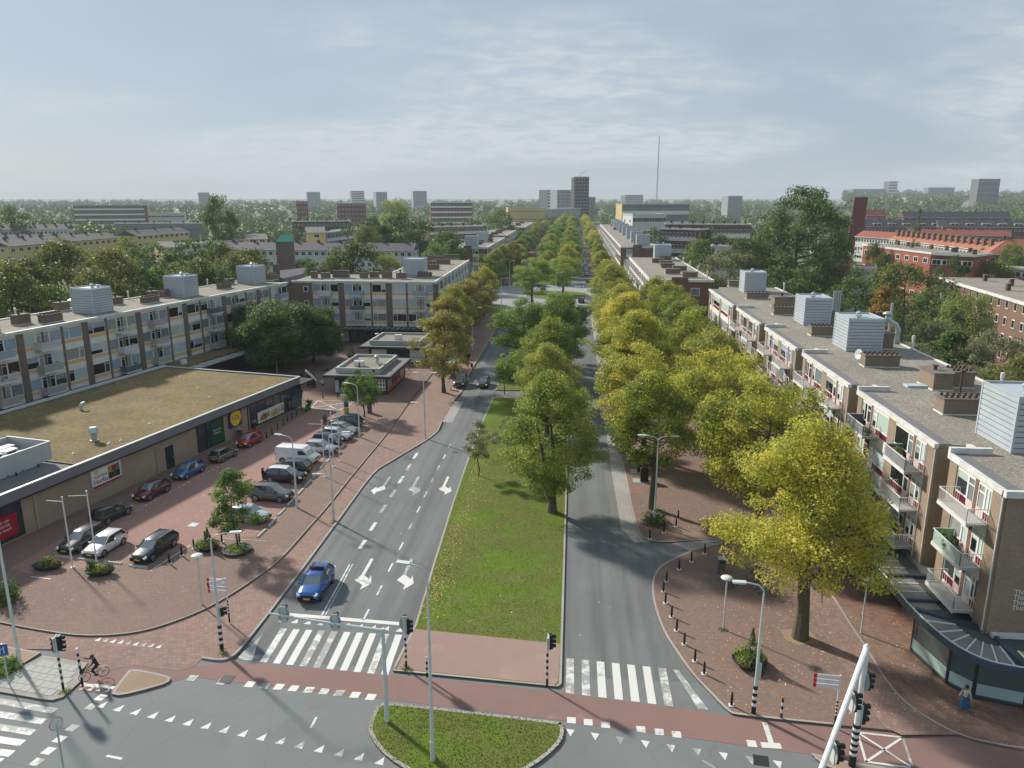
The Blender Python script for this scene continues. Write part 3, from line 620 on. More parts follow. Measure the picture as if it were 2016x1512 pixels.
SOLIDS = [mat('balcony_'+n, c, .6) for n, c in (('grey', (.34, .35, .33)), ('pinkish', (.40, .34, .35)), ('white', (.58, .59, .60)), ('slate', (.12, .13, .15)), ('yellow', (.50, .36, .06)), ('pale_blue', (.30, .36, .44)), ('beige', (.42, .38, .30)))]
def ochre_facade(root, seq, z0=3.6, fh=3.03, floors=3, x0=0., bal=.8):
    """seq: (kind, width) along the facade: P/p brick pier, W window bay, B balcony bay, S brick end with small windows"""
    top = z0+fh*floors
    x = x0
    for kind, w in seq:
        if kind in 'Pp': part('brick_pier', B_GREY, root, (x, x+w, -.14 if kind == 'P' else -.07, .1, z0, top+.02))
        elif kind == 'S':
            part('brick_wall', B_GREY, root, (x, x+w, -.16, .1, 0., top+.02))
            for k in range(floors): window(root, x+w*.55, z0+fh*k+1.1, 1.0, 1.15, m=FRAMEW, panes=PANES[0], y=-.24, t=.12)
        elif kind in 'WB':
            for k in range(floors):
                z = z0+fh*k
                part('spandrel', SPAN, root, (x, x+w, -.03, .1, z, z+.52)); part('spandrel', SPAN, root, (x, x+w, -.02, .1, z+fh-.3, z+fh-.001))
                if kind == 'W':
                    n = 3; flip = random.random() < .5
                    for i in range(n): part('panel', OCHRE, root, (x+.06+(w-.06)*i/n, x+(w-.06)*(i+1)/n, -.01, .1, z+.54, z+1.02))
                    part('panel_frame', FRAME, root, (x, x+w, .02, .1, z+.521, z+1.05))
                    a = .95
                    window(root, x, z+1.051, w, 1.65, (a,) if flip else (w-a,), ((.05, a, 1.3),) if flip else ((w-a, w-.05, 1.3),))
                else:
                    ww = w*.32; dw = w*.145; px = w-2*ww-2*dw
                    for s in (0, 1):
                        xx = x if s == 0 else x+w-ww
                        for i in range(2): part('panel', OCHRE, root, (xx+.05+(ww-.05)*i/2, xx+(ww-.05)*(i+1)/2, -.01, .1, z+.54, z+1.02))
                        part('panel_frame', FRAME, root, (xx, xx+ww, .02, .1, z+.521, z+1.05))
                        window(root, xx, z+1.051, ww, 1.65)
                        dx = x+ww if s == 0 else x+w-ww-dw
                        window(root, dx, z+.53, dw, 2.17, (), ((.05, dw-.05, 1.8), (.05, dw-.05, .55)), name='balcony_door', wts=PW_B, panes=PANES[0] if random.random() < .5 else PANES[5])
                    part('brick_pier', B_GREY, root, (x+ww+dw, x+w-ww-dw, -.05, .1, z+.52, z+fh-.3))
                    if random.random() < bal+.3:
                        bx = x+ww*.75; bw = w-1.5*ww
                        r_ = random.random()
                        balcony(root, bx, z+.5, bw, 1.25, 'solid' if r_ < .6 else 'bars', random.choice(SOLIDS[:4]+SOLIDS[5:]) if r_ < .8 else None, -.03)
        x += w
    return x-x0
# ---- left block, behind the supermarket
rzL = R(77.5); dL = Vector((math.sin(R(12.5)), math.cos(R(12.5)), 0)); p0 = Vector((-58.57, 151.55, 0))-dL*84
LB = thing('apartment_block', 'long grey-brick apartment block with ochre window panels behind the supermarket', 'apartment block', p0, rzL)
per = [('P', 1.0), ('B', 5.8), ('p', .4), ('W', 3.15), ('P', 1.0), ('W', 3.15), ('p', .4), ('B', 5.6)]
seq = per*4
Ltot = 84.
part('wall', B_GREY, LB, (0, Ltot, .1, 11.2, 0, 12.7))
ochre_facade(LB, seq, x0=1.7)
part('roof', GRAVEL, LB, (.2, Ltot+.2, .2, 11.0, 12.7, 12.95))
part('roof_edge', EDGEW, LB, (-.1, Ltot, -.28, .22, 12.692, 13.1), (-.1, Ltot, 10.98, 11.35, 12.4, 13.12), (-.2, .2, .23, 10.97, 12.6, 13.1))
part('shop_wall', M_DARK, LB, (0, Ltot, -.2, .09, .1, 3.3))
part('ledge', BITU, LB, (0, Ltot, -2.6, .09, 3.301, 3.58))
lc = lambda px, py, z=13.: local(LB, P(px, py, z))
for (x0_, y0_), (x1_, y1_), h in (((188, 617), (232, 613), 3.7), ((365, 585), (398, 581), 3.6), ((503, 559), (524, 556), 3.5)):
    q = lc(x0_, y0_); housing(LB, q[0]-.2, q[1], 12.95, 3.6, 4.0, h, 10)
q = lc(5, 655); housing(LB, q[0]-3.6, q[1]+.4, 12.95, 3.6, 4.0, 3.6, 10)
for px, py, w, d, h, pt in ((90, 637, 4.4, 1.3, 1.3, 7), (35, 640, 3.2, 1.2, 1.5, 0), (120, 612, 2.6, 1.4, 1.4, 0), (230, 600, 2.2, 1.4, 1.3, 0), (288, 598, 4.6, 1.2, 1.1, 7), (300, 586, 2.4, 1.2, 1.2, 0), (325, 586, 2.2, 1.2, 1.2, 3), (437, 570, 4.4, 1.2, 1.1, 7), (452, 560, 2.4, 1.2, 1.2, 0), (533, 552, 4., 1.4, 1.2, 6)):
    q = lc(px, py); chimney(LB, q[0], q[1], 12.95, w*.66, d, h*.85, pt, tall=.7 if pt == 0 else 0)
for px, py in ((68, 628), (263, 590), (410, 564)): q = lc(px, py); vent_pipe(LB, q[0], 10.7, 12.95)
f = MB(M_WHITE); f.lathe([(.25, 0), (.25, 1.5), (.8, 1.7), (.8, 1.85), (.2, 2.1)], 14); q = lc(147, 613); f.build('vent_hood', LB, (q[0], q[1], 12.95))
# ---- centre block with shops
CB = thing('apartment_block', 'grey-brick block with ochre panels above the row of shops behind the kiosks', 'apartment block', (-58.6, 154.7, 0), R(.6))
seqC = [('S', 4.2), ('B', 5.5), ('P', 1.25), ('B', 5.5), ('p', .4), ('W', 2.9), ('P', 1.3), ('W', 2.9), ('p', .4), ('B', 5.3)]
wC = sum(w for _, w in seqC)
part('wall', B_GREY, CB, (0, wC+.4, .1, 13, 0, 12.7), (wC-12.6, wC+.4, 13, 56, 0, 12.7), (wC, wC+.42, -.12, .1, 0, 12.7))
ochre_facade(CB, seqC)
part('roof', GRAVEL, CB, (.1, wC+.3, .2, 12.9, 12.7, 12.95), (wC-12.5, wC+.3, 12.9, 55.8, 12.7, 12.951))
part('roof_edge', EDGEW, CB, (-.1, wC+.6, -.3, .22, 12.692, 13.1), (wC+.22, wC+.62, .23, 56, 12.5, 13.1), (0, wC-12.6, 12.8, 13.2, 12.5, 13.1), (wC-12.9, wC-12.5, 13.2, 56, 12.5, 13.1))
part('canopy', CANROOF, CB, (4.2, wC+.4, -3.2, -.01, 3.3, 3.55))
for i in range(22): part('canopy_rib', M_STEEL, CB, (4.6+i*1.12, 4.7+i*1.12, -3.1, -.6, 3.551, 3.62))
part('shop_front', M_DARK, CB, (4.3, wC, -.1, .09, .1, 3.28))
for i, (x, w) in enumerate(((5.4, 3.2), (9.3, 2.2), (12, 3.6), (16.2, 3.2), (20, 3.4), (24, 3.4))):
    window(CB, x, .35, w, 2.2, tuple(w*k/3 for k in (1, 2)), ((.05, w-.05, 1.5),), m=M_STEEL if i == 1 else M_DARK, panes=PANES[2] if i == 1 else PANES[6], y=-.2, name='shop_window')
    if i in (1, 3): text('BAKKER' if i == 1 else 'KEBAB', .5, mat('yellow_sign', (.6, .42, .05), .5), CB, (x+w/2, -.22, 2.85), (R(90), 0, 0))
part('shop_sign', MAT['yellow_sign'], CB, (14.4, 17.6, -.26, -.12, 2.75, 3.2), (20.3, 23.4, -.26, -.12, 2.75, 3.2))
cc_ = lambda px, py, z=13.: local(CB, P(px, py, z))
for px, py, w, d, h, pt, tl in ((612, 548, 1.2, 1.2, 1.4, 0, .8), (632, 548, 1.7, 1.2, 1.1, 0, .9), (655, 547, 3.4, 1.4, 1.5, 6, 0), (708, 548, 1.6, 1.2, 1.2, 3, 0), (728, 547, 1.8, 1.2, 1.2, 0, .9), (752, 548, 2.0, 1.3, 1.3, 4, 0), (780, 549, 2.0, 1.3, 1.2, 0, .7), (822, 547, 3.0, 1.2, 1.0, 5, 0), (828, 531, 4.4, 1.2, 1.2, 6, 0), (832, 524, 3.4, 1.2, 1.2, 0, .7), (852, 520, 4.5, 1.2, 1.2, 6, 0), (842, 514, 4.5, 1.2, 1.3, 5, 0), (872, 510, 4.5, 1.2, 1.2, 5, 0)):
    q = cc_(px, py); chimney(CB, q[0], q[1], 12.95, w, d, h, pt, tall=tl)
q = cc_(795, 545); housing(CB, q[0], q[1], 12.95, 4.4, 4.6, 3.9, 9, flues=False)
# avenue face of the centre block: galleries in white steel frames
def steel_face(root, x, y0, y1, z0, fh, floors, step, depth=1.5, gl=None, sgn=1):
    """wall plane at local x (outward sgn): windows, piers and balcony frames along y"""
    n = max(1, int((y1-y0)/step)); st = (y1-y0)/n
    for i in range(n):
        ya = y0+i*st
        for k in range(floors):
            z = z0+k*fh
            o = new('window', frame_mesh(st*.36, 1.6, (st*.18,), (), FRAMEW), root, (x+sgn*.09, ya+st*(.10 if sgn > 0 else .46), z+1.), R(90*sgn))
            new('pane', pane_mesh(st*.36-.06, 1.5, random.choices(PANES, PW_A)[0]), o, (.03, .05, .05))
            part('spandrel', SPAN, root, (min(x, x+sgn*.05), max(x, x+sgn*.05), ya+st*.05, ya+st*.95, z+.3, z+.95))
            b = MB(M_CONC); xa, xb = sorted((x+sgn*.06, x+sgn*depth)); b.box(xa, xb, ya+st*.5, ya+st*.98, z+.16, z+.3)
            b.use(gl or random.choice([M_WHITE, SOLIDS[0], SOLIDS[2], PANES[4], SOLIDS[3]])); xf = x+sgn*depth; b.box(min(xf, xf+sgn*.04), max(xf, xf+sgn*.04), ya+st*.5, ya+st*.98, z+.35, z+1.25); b.build('balcony', root)
        b = MB(M_WHITE)
        for yy in (ya+st*.5, ya+st*.98):
            b.beam((x+sgn*depth, yy, z0-.3), (x+sgn*depth, yy, z0+floors*fh-.9), .09); b.beam((x+sgn*depth, yy, z0+floors*fh-.9), (x+sgn*(depth-.35), yy, z0+floors*fh-.25), .09); b.beam((x+sgn*(depth-.35), yy, z0+floors*fh-.25), (x, yy, z0+floors*fh-.1), .09)
        b.build('balcony_frame', root)
steel_face(CB, wC+.4, 4, 55, 3.6, 3.03, 3, 5.6)
part('slot_window', PANES[0], CB, (wC+.401, wC+.43, 1.6, 2.1, 5.5, 10.5)); part('plinth_wall', M_DARK, CB, (wC+.4, wC+.5, 1, 55.5, .1, 3.2))
# ---- blocks further along the avenue
def avenue_block(label, x0, x1, y0, y1, h, face, brick=B_BROWN, gable=True, housings=0, step=5.6, floors=4, chim=6):
    rt = thing('apartment_block', label, 'apartment block', (x0, y0, 0)); w, L = x1-x0, y1-y0
    part('wall', brick, rt, (0, w, 0, L, 0, h-.3)); part('roof', GRAVEL, rt, (.15, w-.15, .15, L-.15, h-.3, h-.05))
    part('roof_edge', EDGEW, rt, (-.2, w+.2, -.2, .2, h-.45, h+.05), (-.2, .2, .2, L, h-.45, h+.05), (w-.2, w+.2, .2, L, h-.45, h+.05))
    fh = (h-1.2)/floors
    steel_face(rt, w if face > 0 else 0, 1., L-1, .9, fh, floors, step, 1.6, sgn=face)
    if gable:   # end wall: brick piers either side of a window strip
        gx = w*.58 if face > 0 else w*.16
        part('gable_pier', brick, rt, (w*.32 if face > 0 else w*.34, w*.55 if face > 0 else w*.60, -.5, -.01, 0, h+.6))
        for k in range(floors):
            window(rt, gx, .9+fh*k+.9, w*.17, 1.7, (w*.085,), (), FRAMEW, y=-.08); part('spandrel', SPAN, rt, (gx, gx+w*.17, -.05, -.005, .9+fh*k, .9+fh*k+.88))
    for i in range(housings): housing(rt, w*(.35 if face > 0 else .45), 1.+i*(L-6)/max(1, housings), h-.05, 4.2, 3.6, 3.9, 6, flues=False, base=(.1, brick))
    for i in range(chim): chimney(rt, w*random.uniform(.3, .6), 5+i*(L-9)/chim, h-.05, 3.2, 1.2, 1.1, 0, brick=B_GREY)
    for i in range(4): vent_pipe(rt, w-.8 if face < 0 else .6, 3+i*L/5, h-.05, 1.8)
    return rt
avenue_block('brick block with a blank gable and white balcony frames past the roundabout, west side', -42, -30.2, 265, 335, 13, 1, housings=2)
avenue_block('second brick block past the roundabout on the west side of the avenue', -44, -31, 352, 428, 13, 1, chim=5)
avenue_block('most distant balcony block on the west side of the avenue', -42, -29, 446, 540, 13, 1, chim=4, step=7)
avenue_block('brown brick block with chimney groups and tall vent pipes behind the yellow trees', 16.2, 29.4, 163, 225, 13, -1, housings=0, chim=7)
rb_ = avenue_block('very long balcony block with a row of lift housings past the roundabout', 15.6, 27.2, 258, 470, 14, -1, housings=8, chim=8, step=7.)
AB2 = [o for o in bpy.data.objects if o.name.startswith('apartment_block')][-2]
q = local(AB2, P(1280, 512, 13)); housing(AB2, 6.2, 52, 12.95, 4.4, 4., 4.2, 8, base=(1.1, B_BROWN))
q = None
window(AB2, 8.6, 9.6, 1.9, 1.7, (), (), FRAMEW, y=-.09, t=.12); window(AB2, 8.6, 6.2, 1.9, 1.7, (), (), FRAMEW, y=-.09, t=.12)

# ---- right block with the shops, nearest building
RB = thing('apartment_block', 'tan-brick apartment block with dark red panels and white balconies beside the crossing', 'apartment block', (26, 150, 0), R(-90))
ZR, zB = 13.1, 3.75; fhR = 3.0
def ry(Y): return 150-Y      # local x of a world Y
part('wall', B_TAN, RB, (ry(150), ry(44.4), 2.2, 13, 0, 12.75)); part('end_wall', B_TAN, RB, (ry(44.4), ry(44.25), .02, 13, 3.6, 12.75))
segs = [(44.4, 51.2), (53.2, 68.5), (70.7, 85.6), (88.2, 103), (106, 121.4), (124.2, 146.8)]
rpoly = [(0, .25), (ry(44.2), .25), (ry(44.2), 12.9), (0, 12.9)]
part('roof', GRAVEL, RB, (0, ry(44.3), 2.2, 12.8, 12.75, 13.0))
part('roof_edge', EDGEW, RB, (ry(44.35), ry(44.05), -.25, 13.05, 12.70, 13.12), (0, ry(44.4), 12.8, 13.1, 12.5, 13.12))
def red_bay(root, x, w, kind, k, z):
    """one bay, one storey; x runs towards the crossing"""
    part('spandrel', SPAN, root, (x, x+w, -.02, .24, z, z+.5)); part('spandrel', SPAN, root, (x, x+w, -.02, .24, z+fhR-.32, z+fhR-.001))
    if kind == 'big':
        window(root, x, z+1.05, w, fhR-1.38, (), (), FRAMEW, wts=PW_B, y=-.03); n = 2
    elif kind == 'small':
        window(root, x, z+1.05, w, fhR-1.38, (w*.5,), (), FRAMEW, wts=PW_B, y=-.03); n = 1
    else:
        window(root, x, z+.5, w, fhR-.83, (), ((.05, w-.05, fhR-1.35),), FRAMEW, wts=PW_B, y=-.03, name='balcony_door'); part('door_panel', PINK, root, (x+.1, x+w-.1, -.035, 0, z+.56, z+1.1)); return
    for i in range(n): part('panel', REDP, root, (x+.06+(w-.06)*i/n, x+(w-.06)*(i+1)/n, 0, .24, z+.53, z+1.02))
    part('panel_frame', FRAMEW, root, (x, x+w, .03, .24, z+.501, z+1.049))
for si, (ya, yb) in enumerate(segs):
    xa, xb = ry(yb), ry(ya); L = xb-xa
    part('roof_edge', EDGEW, RB, (xa, xb-.01 if si else xb-.06, -.30, .02, 12.72, 13.06)); part('roof_strip', BITU, RB, (xa, xb-.06, .021, .9, 12.74, 13.035))
    part('wall', B_TAN, RB, (xa, xb, .25, 2.199, 0, 12.73)); part('roof', GRAVEL, RB, (xa, xb-.02, .03, 2.199, 12.745, 12.998))
    m1 = 1.35   # brick pier at each end
    part('brick_pier', B_TAN, RB, (xa, xa+1.0, -.1, .24, zB, 12.72)); part('brick_pier', B_TAN, RB, (xb-m1, xb, -.1, .24, zB if si else .1, 12.72))
    if si == 0: lay = [(xa+1.0, [('big', 1.5), ('door', .85), ('c', .4), ('door', .85), ('small', L-1.0-m1-3.6)])]
    else:
        half = (L-1.0-m1-1.3)/2; b1 = half-.85*2-.4-1.2
        lay = [(xa+1.0, [('small', 1.2), ('door', .85), ('c', .4), ('door', .85), ('big', b1)]), (xa+1.0+half+1.3, [('big', b1), ('door', .85), ('c', .4), ('door', .85), ('small', 1.2)])]
        part('brick_pier', B_TAN, RB, (xa+1.0+half, xa+1.0+half+1.3, -.06, .24, zB, 12.72))
    for x0_, bays in lay:
        x = x0_
        for kd, w in bays:
            if kd == 'c':
                part('brick_pier', B_BROWN, RB, (x, x+w, -.05, .24, zB, 12.72))
                if ya < 110:
                    for k in range(3):
                        st = 'bars'; mm = None
                        if si == 0 and k == 1: mm = mat('mint_balcony_cloth', (.36, .50, .44), .7)
                        if si == 1 and k == 0: mm = SOLIDS[0]
                        if si == 1 and k == 2: mm = SOLIDS[3]
                        balcony(RB, x-1.7, zB+fhR*k+.5, w+3.4, 1.35, st, mm, -.02)
            else:
                for k in range(3): red_bay(RB, x, w, kd, k, zB+fhR*k)
            x += w
    # recessed stair slot on the near side of the segment
    if si:
        y2 = ya-2.0 if si == 1 else segs[si-1][1]
        s0, s1 = xb, ry(segs[si-1][1])
        part('return_wall', B_TAN, RB, (s0+.001, s0+.06, -.1, 2.199, .1, 12.7)); 
        window(RB, s0+.35, zB, s1-s0-.4, 8.9, ((s1-s0)*.35,), tuple((.1, s1-s0-.4, 1.5+1.5*i) for i in range(5)), FRAMEW, panes=PANES[6], y=1.9, name='stair_window')
        part('parapet', EDGEW, RB, (s1-.32, s1-.02, -.15, 2.6, 12.70, 13.42), (s0+.07, s1-.33, 1.8, 2.15, 12.6, 13.12))
    for k in range(3): b = MB(EDGEW); b.lathe([(.05, 0), (.05, 9)], 6); b.build('downpipe', RB, (xb-.06 if k == 0 else xb-m1-.05, -.15, 3.75)) if k < 2 and (si or k == 0) else None
# shop floor and canopy
part('shop_base', M_DARK, RB, (ry(150), ry(51), .0, .24, .1, 3.5)); part('fascia', BITU, RB, (0, ry(51), -.4, 2.19, 3.5, 3.74))
cy0 = ry(44.4)
can = MB(CANROOF)
xs_ = ry(110)
edge = [(xs_, -3.3), (ry(49), -3.3)]
cur = smoothpts([(ry(47.7), -3.3), (ry(44.9), -3.0), (ry(42.7), -2.4), (ry(41.3), -1.3), (ry(40.75), .3)], 4)
outer = edge+cur+[(ry(40.7), 13)]
can.prism([(xs_, .2)]+outer+[(cy0+.2, 13), (cy0+.2, .2)], 3.35, 3.5, True); can.build('canopy', RB)
e = MB(BLUEST); strip(e, outer, -.12, 3.2, 3.6); e.build('canopy_edge', RB)
e = MB(mat('canopy_rib_white', (.72, .74, .74), .4)); strip(e, outer, .07, 3.6, 3.66); e.build('canopy_trim', RB)
rib = MB(MAT['canopy_rib_white']); rib.box(-.04, .04, -3.2, -1.35, 0, .06); rib = rib.mesh('canopy_rib')
pan = MB(CANPAN); pan.box(.0, 1.10, -3.2, -1.35, 0, .03); pan = pan.mesh('canopy_panel')
for i in range(54):
    x = ry(48.2)-i*1.16
    if x > xs_: new('canopy_rib', rib, RB, (x, 0, 3.535)); new('canopy_panel', pan, RB, (x+.03, 0, 3.503))
for i in range(18): part('canopy_beam', BLUEST, RB, (ry(48.1)-i*3.48-.12, ry(48.1)-i*3.48+.12, -3.2, .1, 3.535, 3.70))
c0 = Vector((cy0-.6, .4, 3.56)); pv_ = None
for i in range(1, len(cur), 2):
    o_ = Vector((cur[i][0], cur[i][1], 3.56)); b = MB(MAT['canopy_rib_white']); i_ = o_.lerp(c0, .52); b.beam(i_, o_, .08, .06); b.build('canopy_rib', RB)
    if pv_: q = MB(CANPAN); q.add([tuple(v-Vector((0, 0, .03))) for v in (pv_[0], i_, o_, pv_[1])], [(0, 1, 2, 3)]); q.build('canopy_panel', RB)
    pv_ = (i_, o_)
for i in range(6): b = MB(MAT['canopy_rib_white']); b.box(ry(42.6), ry(40.8), 1.0+i*1.5, 1.08+i*1.5, 3.52, 3.58); b.build('canopy_rib', RB); q = MB(CANPAN); q.box(ry(42.6), ry(40.8), 1.1+i*1.5, 2.48+i*1.5, 3.501, 3.53); q.build('canopy_panel', RB)
b = MB(BLUEST); b.beam((cy0-.4, .1, 3.64), (ry(46.9), -3.1, 3.64), .3, .22); b.beam((cy0+.3, .4, 3.62), (ry(40.9), .5, 3.64), .25, .22); b.build('canopy_beam', RB)
part('roof_flashing', EDGEW, RB, (cy0+.2, cy0+.55, .2, 13, 3.55, 3.8))
# glazed corner shop under the canopy
sx0, sx1 = ry(50.5), cy0+4.2
GLSH = mat('shop_glass', (.06, .10, .10), .05, 0, 1., coat=.5)
for (a, b_) in (((ry(51), -.3), (ry(47.5), -2.8)), ((ry(47.5), -2.8), (ry(43.9), -2.1)), ((ry(43.9), -2.1), (ry(42.6), -1.1)), ((ry(42.6), -1.1), (ry(41.8), 1.5)), ((ry(41.8), 1.5), (ry(41.7), 12.5))):
    L = math.dist(a, b_); an = math.atan2(b_[1]-a[1], b_[0]-a[0]); n = max(1, round(L/2.6))
    for i in range(n):
        w = L/n; o = new('shop_window', frame_mesh(w-.02, 2.9, (), (), M_DARK, .09), RB, (a[0]+(b_[0]-a[0])*i/n, a[1]+(b_[1]-a[1])*i/n, .2), an)
        new('pane', pane_mesh(w-.1, 2.75, GLSH), o, (.04, .03, .08)); bb = MB(mat('shop_band', (.34, .47, .45), .4)); bb.box(.12, w-.14, .012, .028, .25, 1.0); bb.build('window_band', o)
text('uurnech & zo', .34, M_BLACK, RB, (ry(41.72), 2.2, 1.9), (R(90), 0, R(90)), align='LEFT')
b = MB(M_DARK); b.prism([(ry(51), -.2), (ry(47.5), -2.7), (ry(43.9), -2.0), (ry(42.7), -1.0), (ry(41.9), 1.5), (ry(41.9), 12.5), (ry(51), 12.5)], .1, .2); b.build('shop_floor', RB); part('counter', MAT['shop_band'], RB, (ry(46.5), ry(43.4), 1.5, 2.2, .2, 1.2)); part('shop_back_wall', M_CONC, RB, (ry(45.6), ry(45.4), .3, 12, .2, 3.3))
for i in range(9): part('shop_column', M_DARK, RB, (ry(56)-i*6.2-.12, ry(56)-i*6.2+.12, -.3, -.01, .1, 3.3))
for i in range(8): window(RB, ry(57)-i*6.2+1.6 - 6, .4, 4.4, 2.5, (1.5, 3.0), (), M_DARK, panes=PANES[6], y=-.12, name='shop_window')
WHT = mat('white_letters', (.8, .8, .78), .5)
for i, s in enumerate(('This is not', 'This is The', 'This is me', 'This is The Hague')): text(s, .42, WHT, RB, (ry(44.25)+.03, 1.25, 6.55-i*.36), (R(90), 0, R(90)), align='LEFT')
# roof furniture of the right block
rl = lambda px, py, z=13.: local(RB, P(px, py, z))
def rbox(fn, p1, p2, *a, **k):   # front lower corners in the picture -> local box with its front facing the crossing
    A, B = P(*p1, 13.), P(*p2, 13.); w = B.x-A.x; l = local(RB, A); return A, w, l
for p1, p2, h, dp in (((1666, 692), (1730, 691), 3.7, 4.6), ((1582, 641), (1630, 640), 3.7, 4.6), ((1465, 577), (1505, 577), 3.7, 4.4), ((1990, 893), (2075, 893), 3.9, 4.6)):
    A, w, l = rbox(None, p1, p2); housing(RB, l[0]-dp, l[1], 13.0, dp, max(3.4, w), h, 10)
def rchim(p1, p2, h, dp, pots, rows=2, tall=0):
    A, w, l = rbox(None, p1, p2); return chimney(RB, l[0], l[1], 13.0, w, dp, h, pots, R(90), rows, B_ROOF, tall)
rchim((1702, 723), (1768, 723), 1.15, 1.4, 7); rchim((1856, 817), (1946, 817), 1.25, 1.5, 8); rchim((1836, 769), (1875, 770), 1.5, 3.0, 0, tall=.5); rchim((1876, 764), (1915, 764), 1.4, 2.4, 5)
rchim((1597, 662), (1649, 662), 1.1, 1.4, 7); rchim((1523, 620), (1566, 620), 1.1, 1.4, 6); rchim((1524, 606), (1566, 606), 1.6, 2.2, 0, tall=.6); rchim((1735, 688), (1757, 688), 1.7, 2.2, 0); rchim((1633, 640), (1652, 640), 1.6, 2., 0); rchim((1470, 589), (1512, 589), 1., 1.2, 6); rchim((1435, 565), (1458, 565), 1.1, 1.4, 0)
for px, py in ((1804, 690), (1969, 770), (1551, 575), (1705, 640)): A = P(px, py, 13.); l = local(RB, A); vent_pipe(RB, l[0], min(12.7, l[1]), 13.0, 1.7)
f = MB(ZINC); A = local(RB, P(1778, 677, 13)); f.tube([(0, 0, 0), (0, 0, 2.1), (0, -.35, 2.7), (0, -.9, 3.0), (0, -1.35, 3.3), (0, -1.4, 3.9)], .3, 12); f.lathe([(.55, 0), (.6, .1), (.25, .35)], 12, (0, -1.4, 3.9)); f.build('exhaust_duct', RB, (A[0], 12.6, 12.6), smooth=True)
f = MB(ZINC); A = local(RB, P(1748, 672, 13)); f.tube([(0, 0, 0), (0, 0, 4.6)], .17, 10); f.beam((0, 0, 3.6), (0, -1.8, 3.6), .06); f.beam((0, 0, 3.6), (.4, 1.1, .2), .05); f.build('flue', RB, (A[0], A[1], 13.0))
for j in range(4): f = MB(ZINC); A = local(RB, P(1638+j*4, 626, 13)); f.tube([(0, 0, 0), (0, 0, 3.9)], .16, 8); f.build('flue', RB, (A[0], A[1], 13.0))
f = MB(M_WHITE); f.lathe([(.02, -.08), (.3, -.02), (.55, .1), (.5, .1), (.02, -.03)], 18); A = local(RB, P(1690, 712, 13)); d_ = f.build('satellite_dish', RB, (A[0], A[1], 13.8)); d_.rotation_euler = (R(80), 0, R(20)); f = MB(ZINC); f.tube([(0, 0, 0), (0, 0, .8)], .03, 6); f.build('dish_mast', RB, (A[0], A[1], 13.0))
f = MB(mat('skylight', (.42, .55, .58), .2)); f.box(0, 1.0, 0, 2.0, 0, .2); A = local(RB, P(1782, 761, 13)); f.build('skylight', RB, (A[0]-.5, A[1], 13.0))
f = MB(CLAY); f.tube([(0, 0, 0), (0, 0, 2.3)], .1, 8); f.box(-.18, .18, -.18, .18, 2.2, 2.4); A = local(RB, P(1882, 800, 13)); f.build('flue', RB, (A[0]+.3, A[1], 13.8))

# ---- supermarket
LR = Vector((-38.8, 102.7, 0)); Lm = 62.
SM = thing('supermarket', 'low brick supermarket with a brown sedum roof and grey metal fascia beside the car park', 'supermarket', LR-dL*Lm, rzL)
FASC = mat('grey_fascia', (.20, .215, .235), .45, .2, noise=(.4, .35, .7), col2=(.17, .185, .205))
part('wall', B_MARKET, SM, (0, Lm-1.2, .9, 23.2, .1, 4.2))
fl = MB(FASC)
for i in range(16): part('fascia_panel', FASC, SM, (Lm-(i+1)*3.9+.02, Lm-i*3.9, 0, .12, 4.05, 5.0))
part('roof_edge', mat('bright_coping', (.66, .68, .69), .35, .3), SM, (-.1, Lm+.15, -.06, .26, 5.002, 5.07), (Lm-.12, Lm+.15, .262, 23.4, 5.002, 5.07), (-.1, Lm-.12, 23.1, 23.4, 5.002, 5.3))
part('fascia_side', FASC, SM, (Lm-.14, Lm, .125, 23.2, 4.05, 5.0), (0, Lm-.14, 23.2, 23.32, 3.9, 5.2))
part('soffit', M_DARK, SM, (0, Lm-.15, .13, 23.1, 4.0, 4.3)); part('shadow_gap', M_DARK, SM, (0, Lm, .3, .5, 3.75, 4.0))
q1 = local(SM, P(150, 917, 5)); xs = q1[0]+.5
part('sedum', SEDUM, SM, (xs, Lm-.4, .5, 22.9, 4.3, 4.9)); part('roof', BITU, SM, (0, xs-.01, .4, 22.9, 4.3, 4.82))
part('roof_kerb', M_DARK, SM, (xs-.08, xs, .5, 12, 4.82, 4.95))
part('canopy', M_DARK, SM, (Lm, Lm+3.6, -.1, 7, 3.7, 3.95))
sl = lambda px, py, z=0.: local(SM, P(px, py, z))
def mwin(px0, px1, n, z0=.35, z1=3.6, m=M_DARK, pm=None, y=.78):
    x0_ = sl(px0[0], px0[1])[0]; x1_ = sl(px1[0], px1[1])[0]; w = x1_-x0_
    return x0_, w, window(SM, x0_, z0, w, z1-z0, tuple(w*i/n for i in range(1, n)), (), m, panes=pm or PANES[6], y=y, name='shop_window', t=.08)
GRN = mat('green_poster', (.012, .085, .035), .35); RDP = mat('red_poster', (.36, .018, .035), .4); TEAL = mat('teal_film', (.01, .06, .06), .2)
x0_, w, wn = mwin((372, 895), (432, 872), 3); b = MB(GRN); b.box(w*.5, w*.97, -.02, -.008, .3, 2.9); gp = b.build('poster', wn, (0, .0, 0))
text('Leert je al', .34, WHT, wn, (w*.72, -.03, 1.9), (R(90), 0, 0)); text('Welkom!', .34, WHT, wn, (w*.72, -.03, 1.5), (R(90), 0, 0))
x0_, w, wn = mwin((484, 848), (566, 800), 7); 
b = MB(M_WHITE); b.box(w*.12, w*.62, -.03, -.01, .25, 1.75); bp = b.build('poster', wn)
BREADS = [mat('bread_'+str(i), c, .6) for i, c in enumerate(((.42, .22, .09), (.55, .33, .14), (.25, .10, .04), (.62, .46, .26), (.33, .17, .07)))]
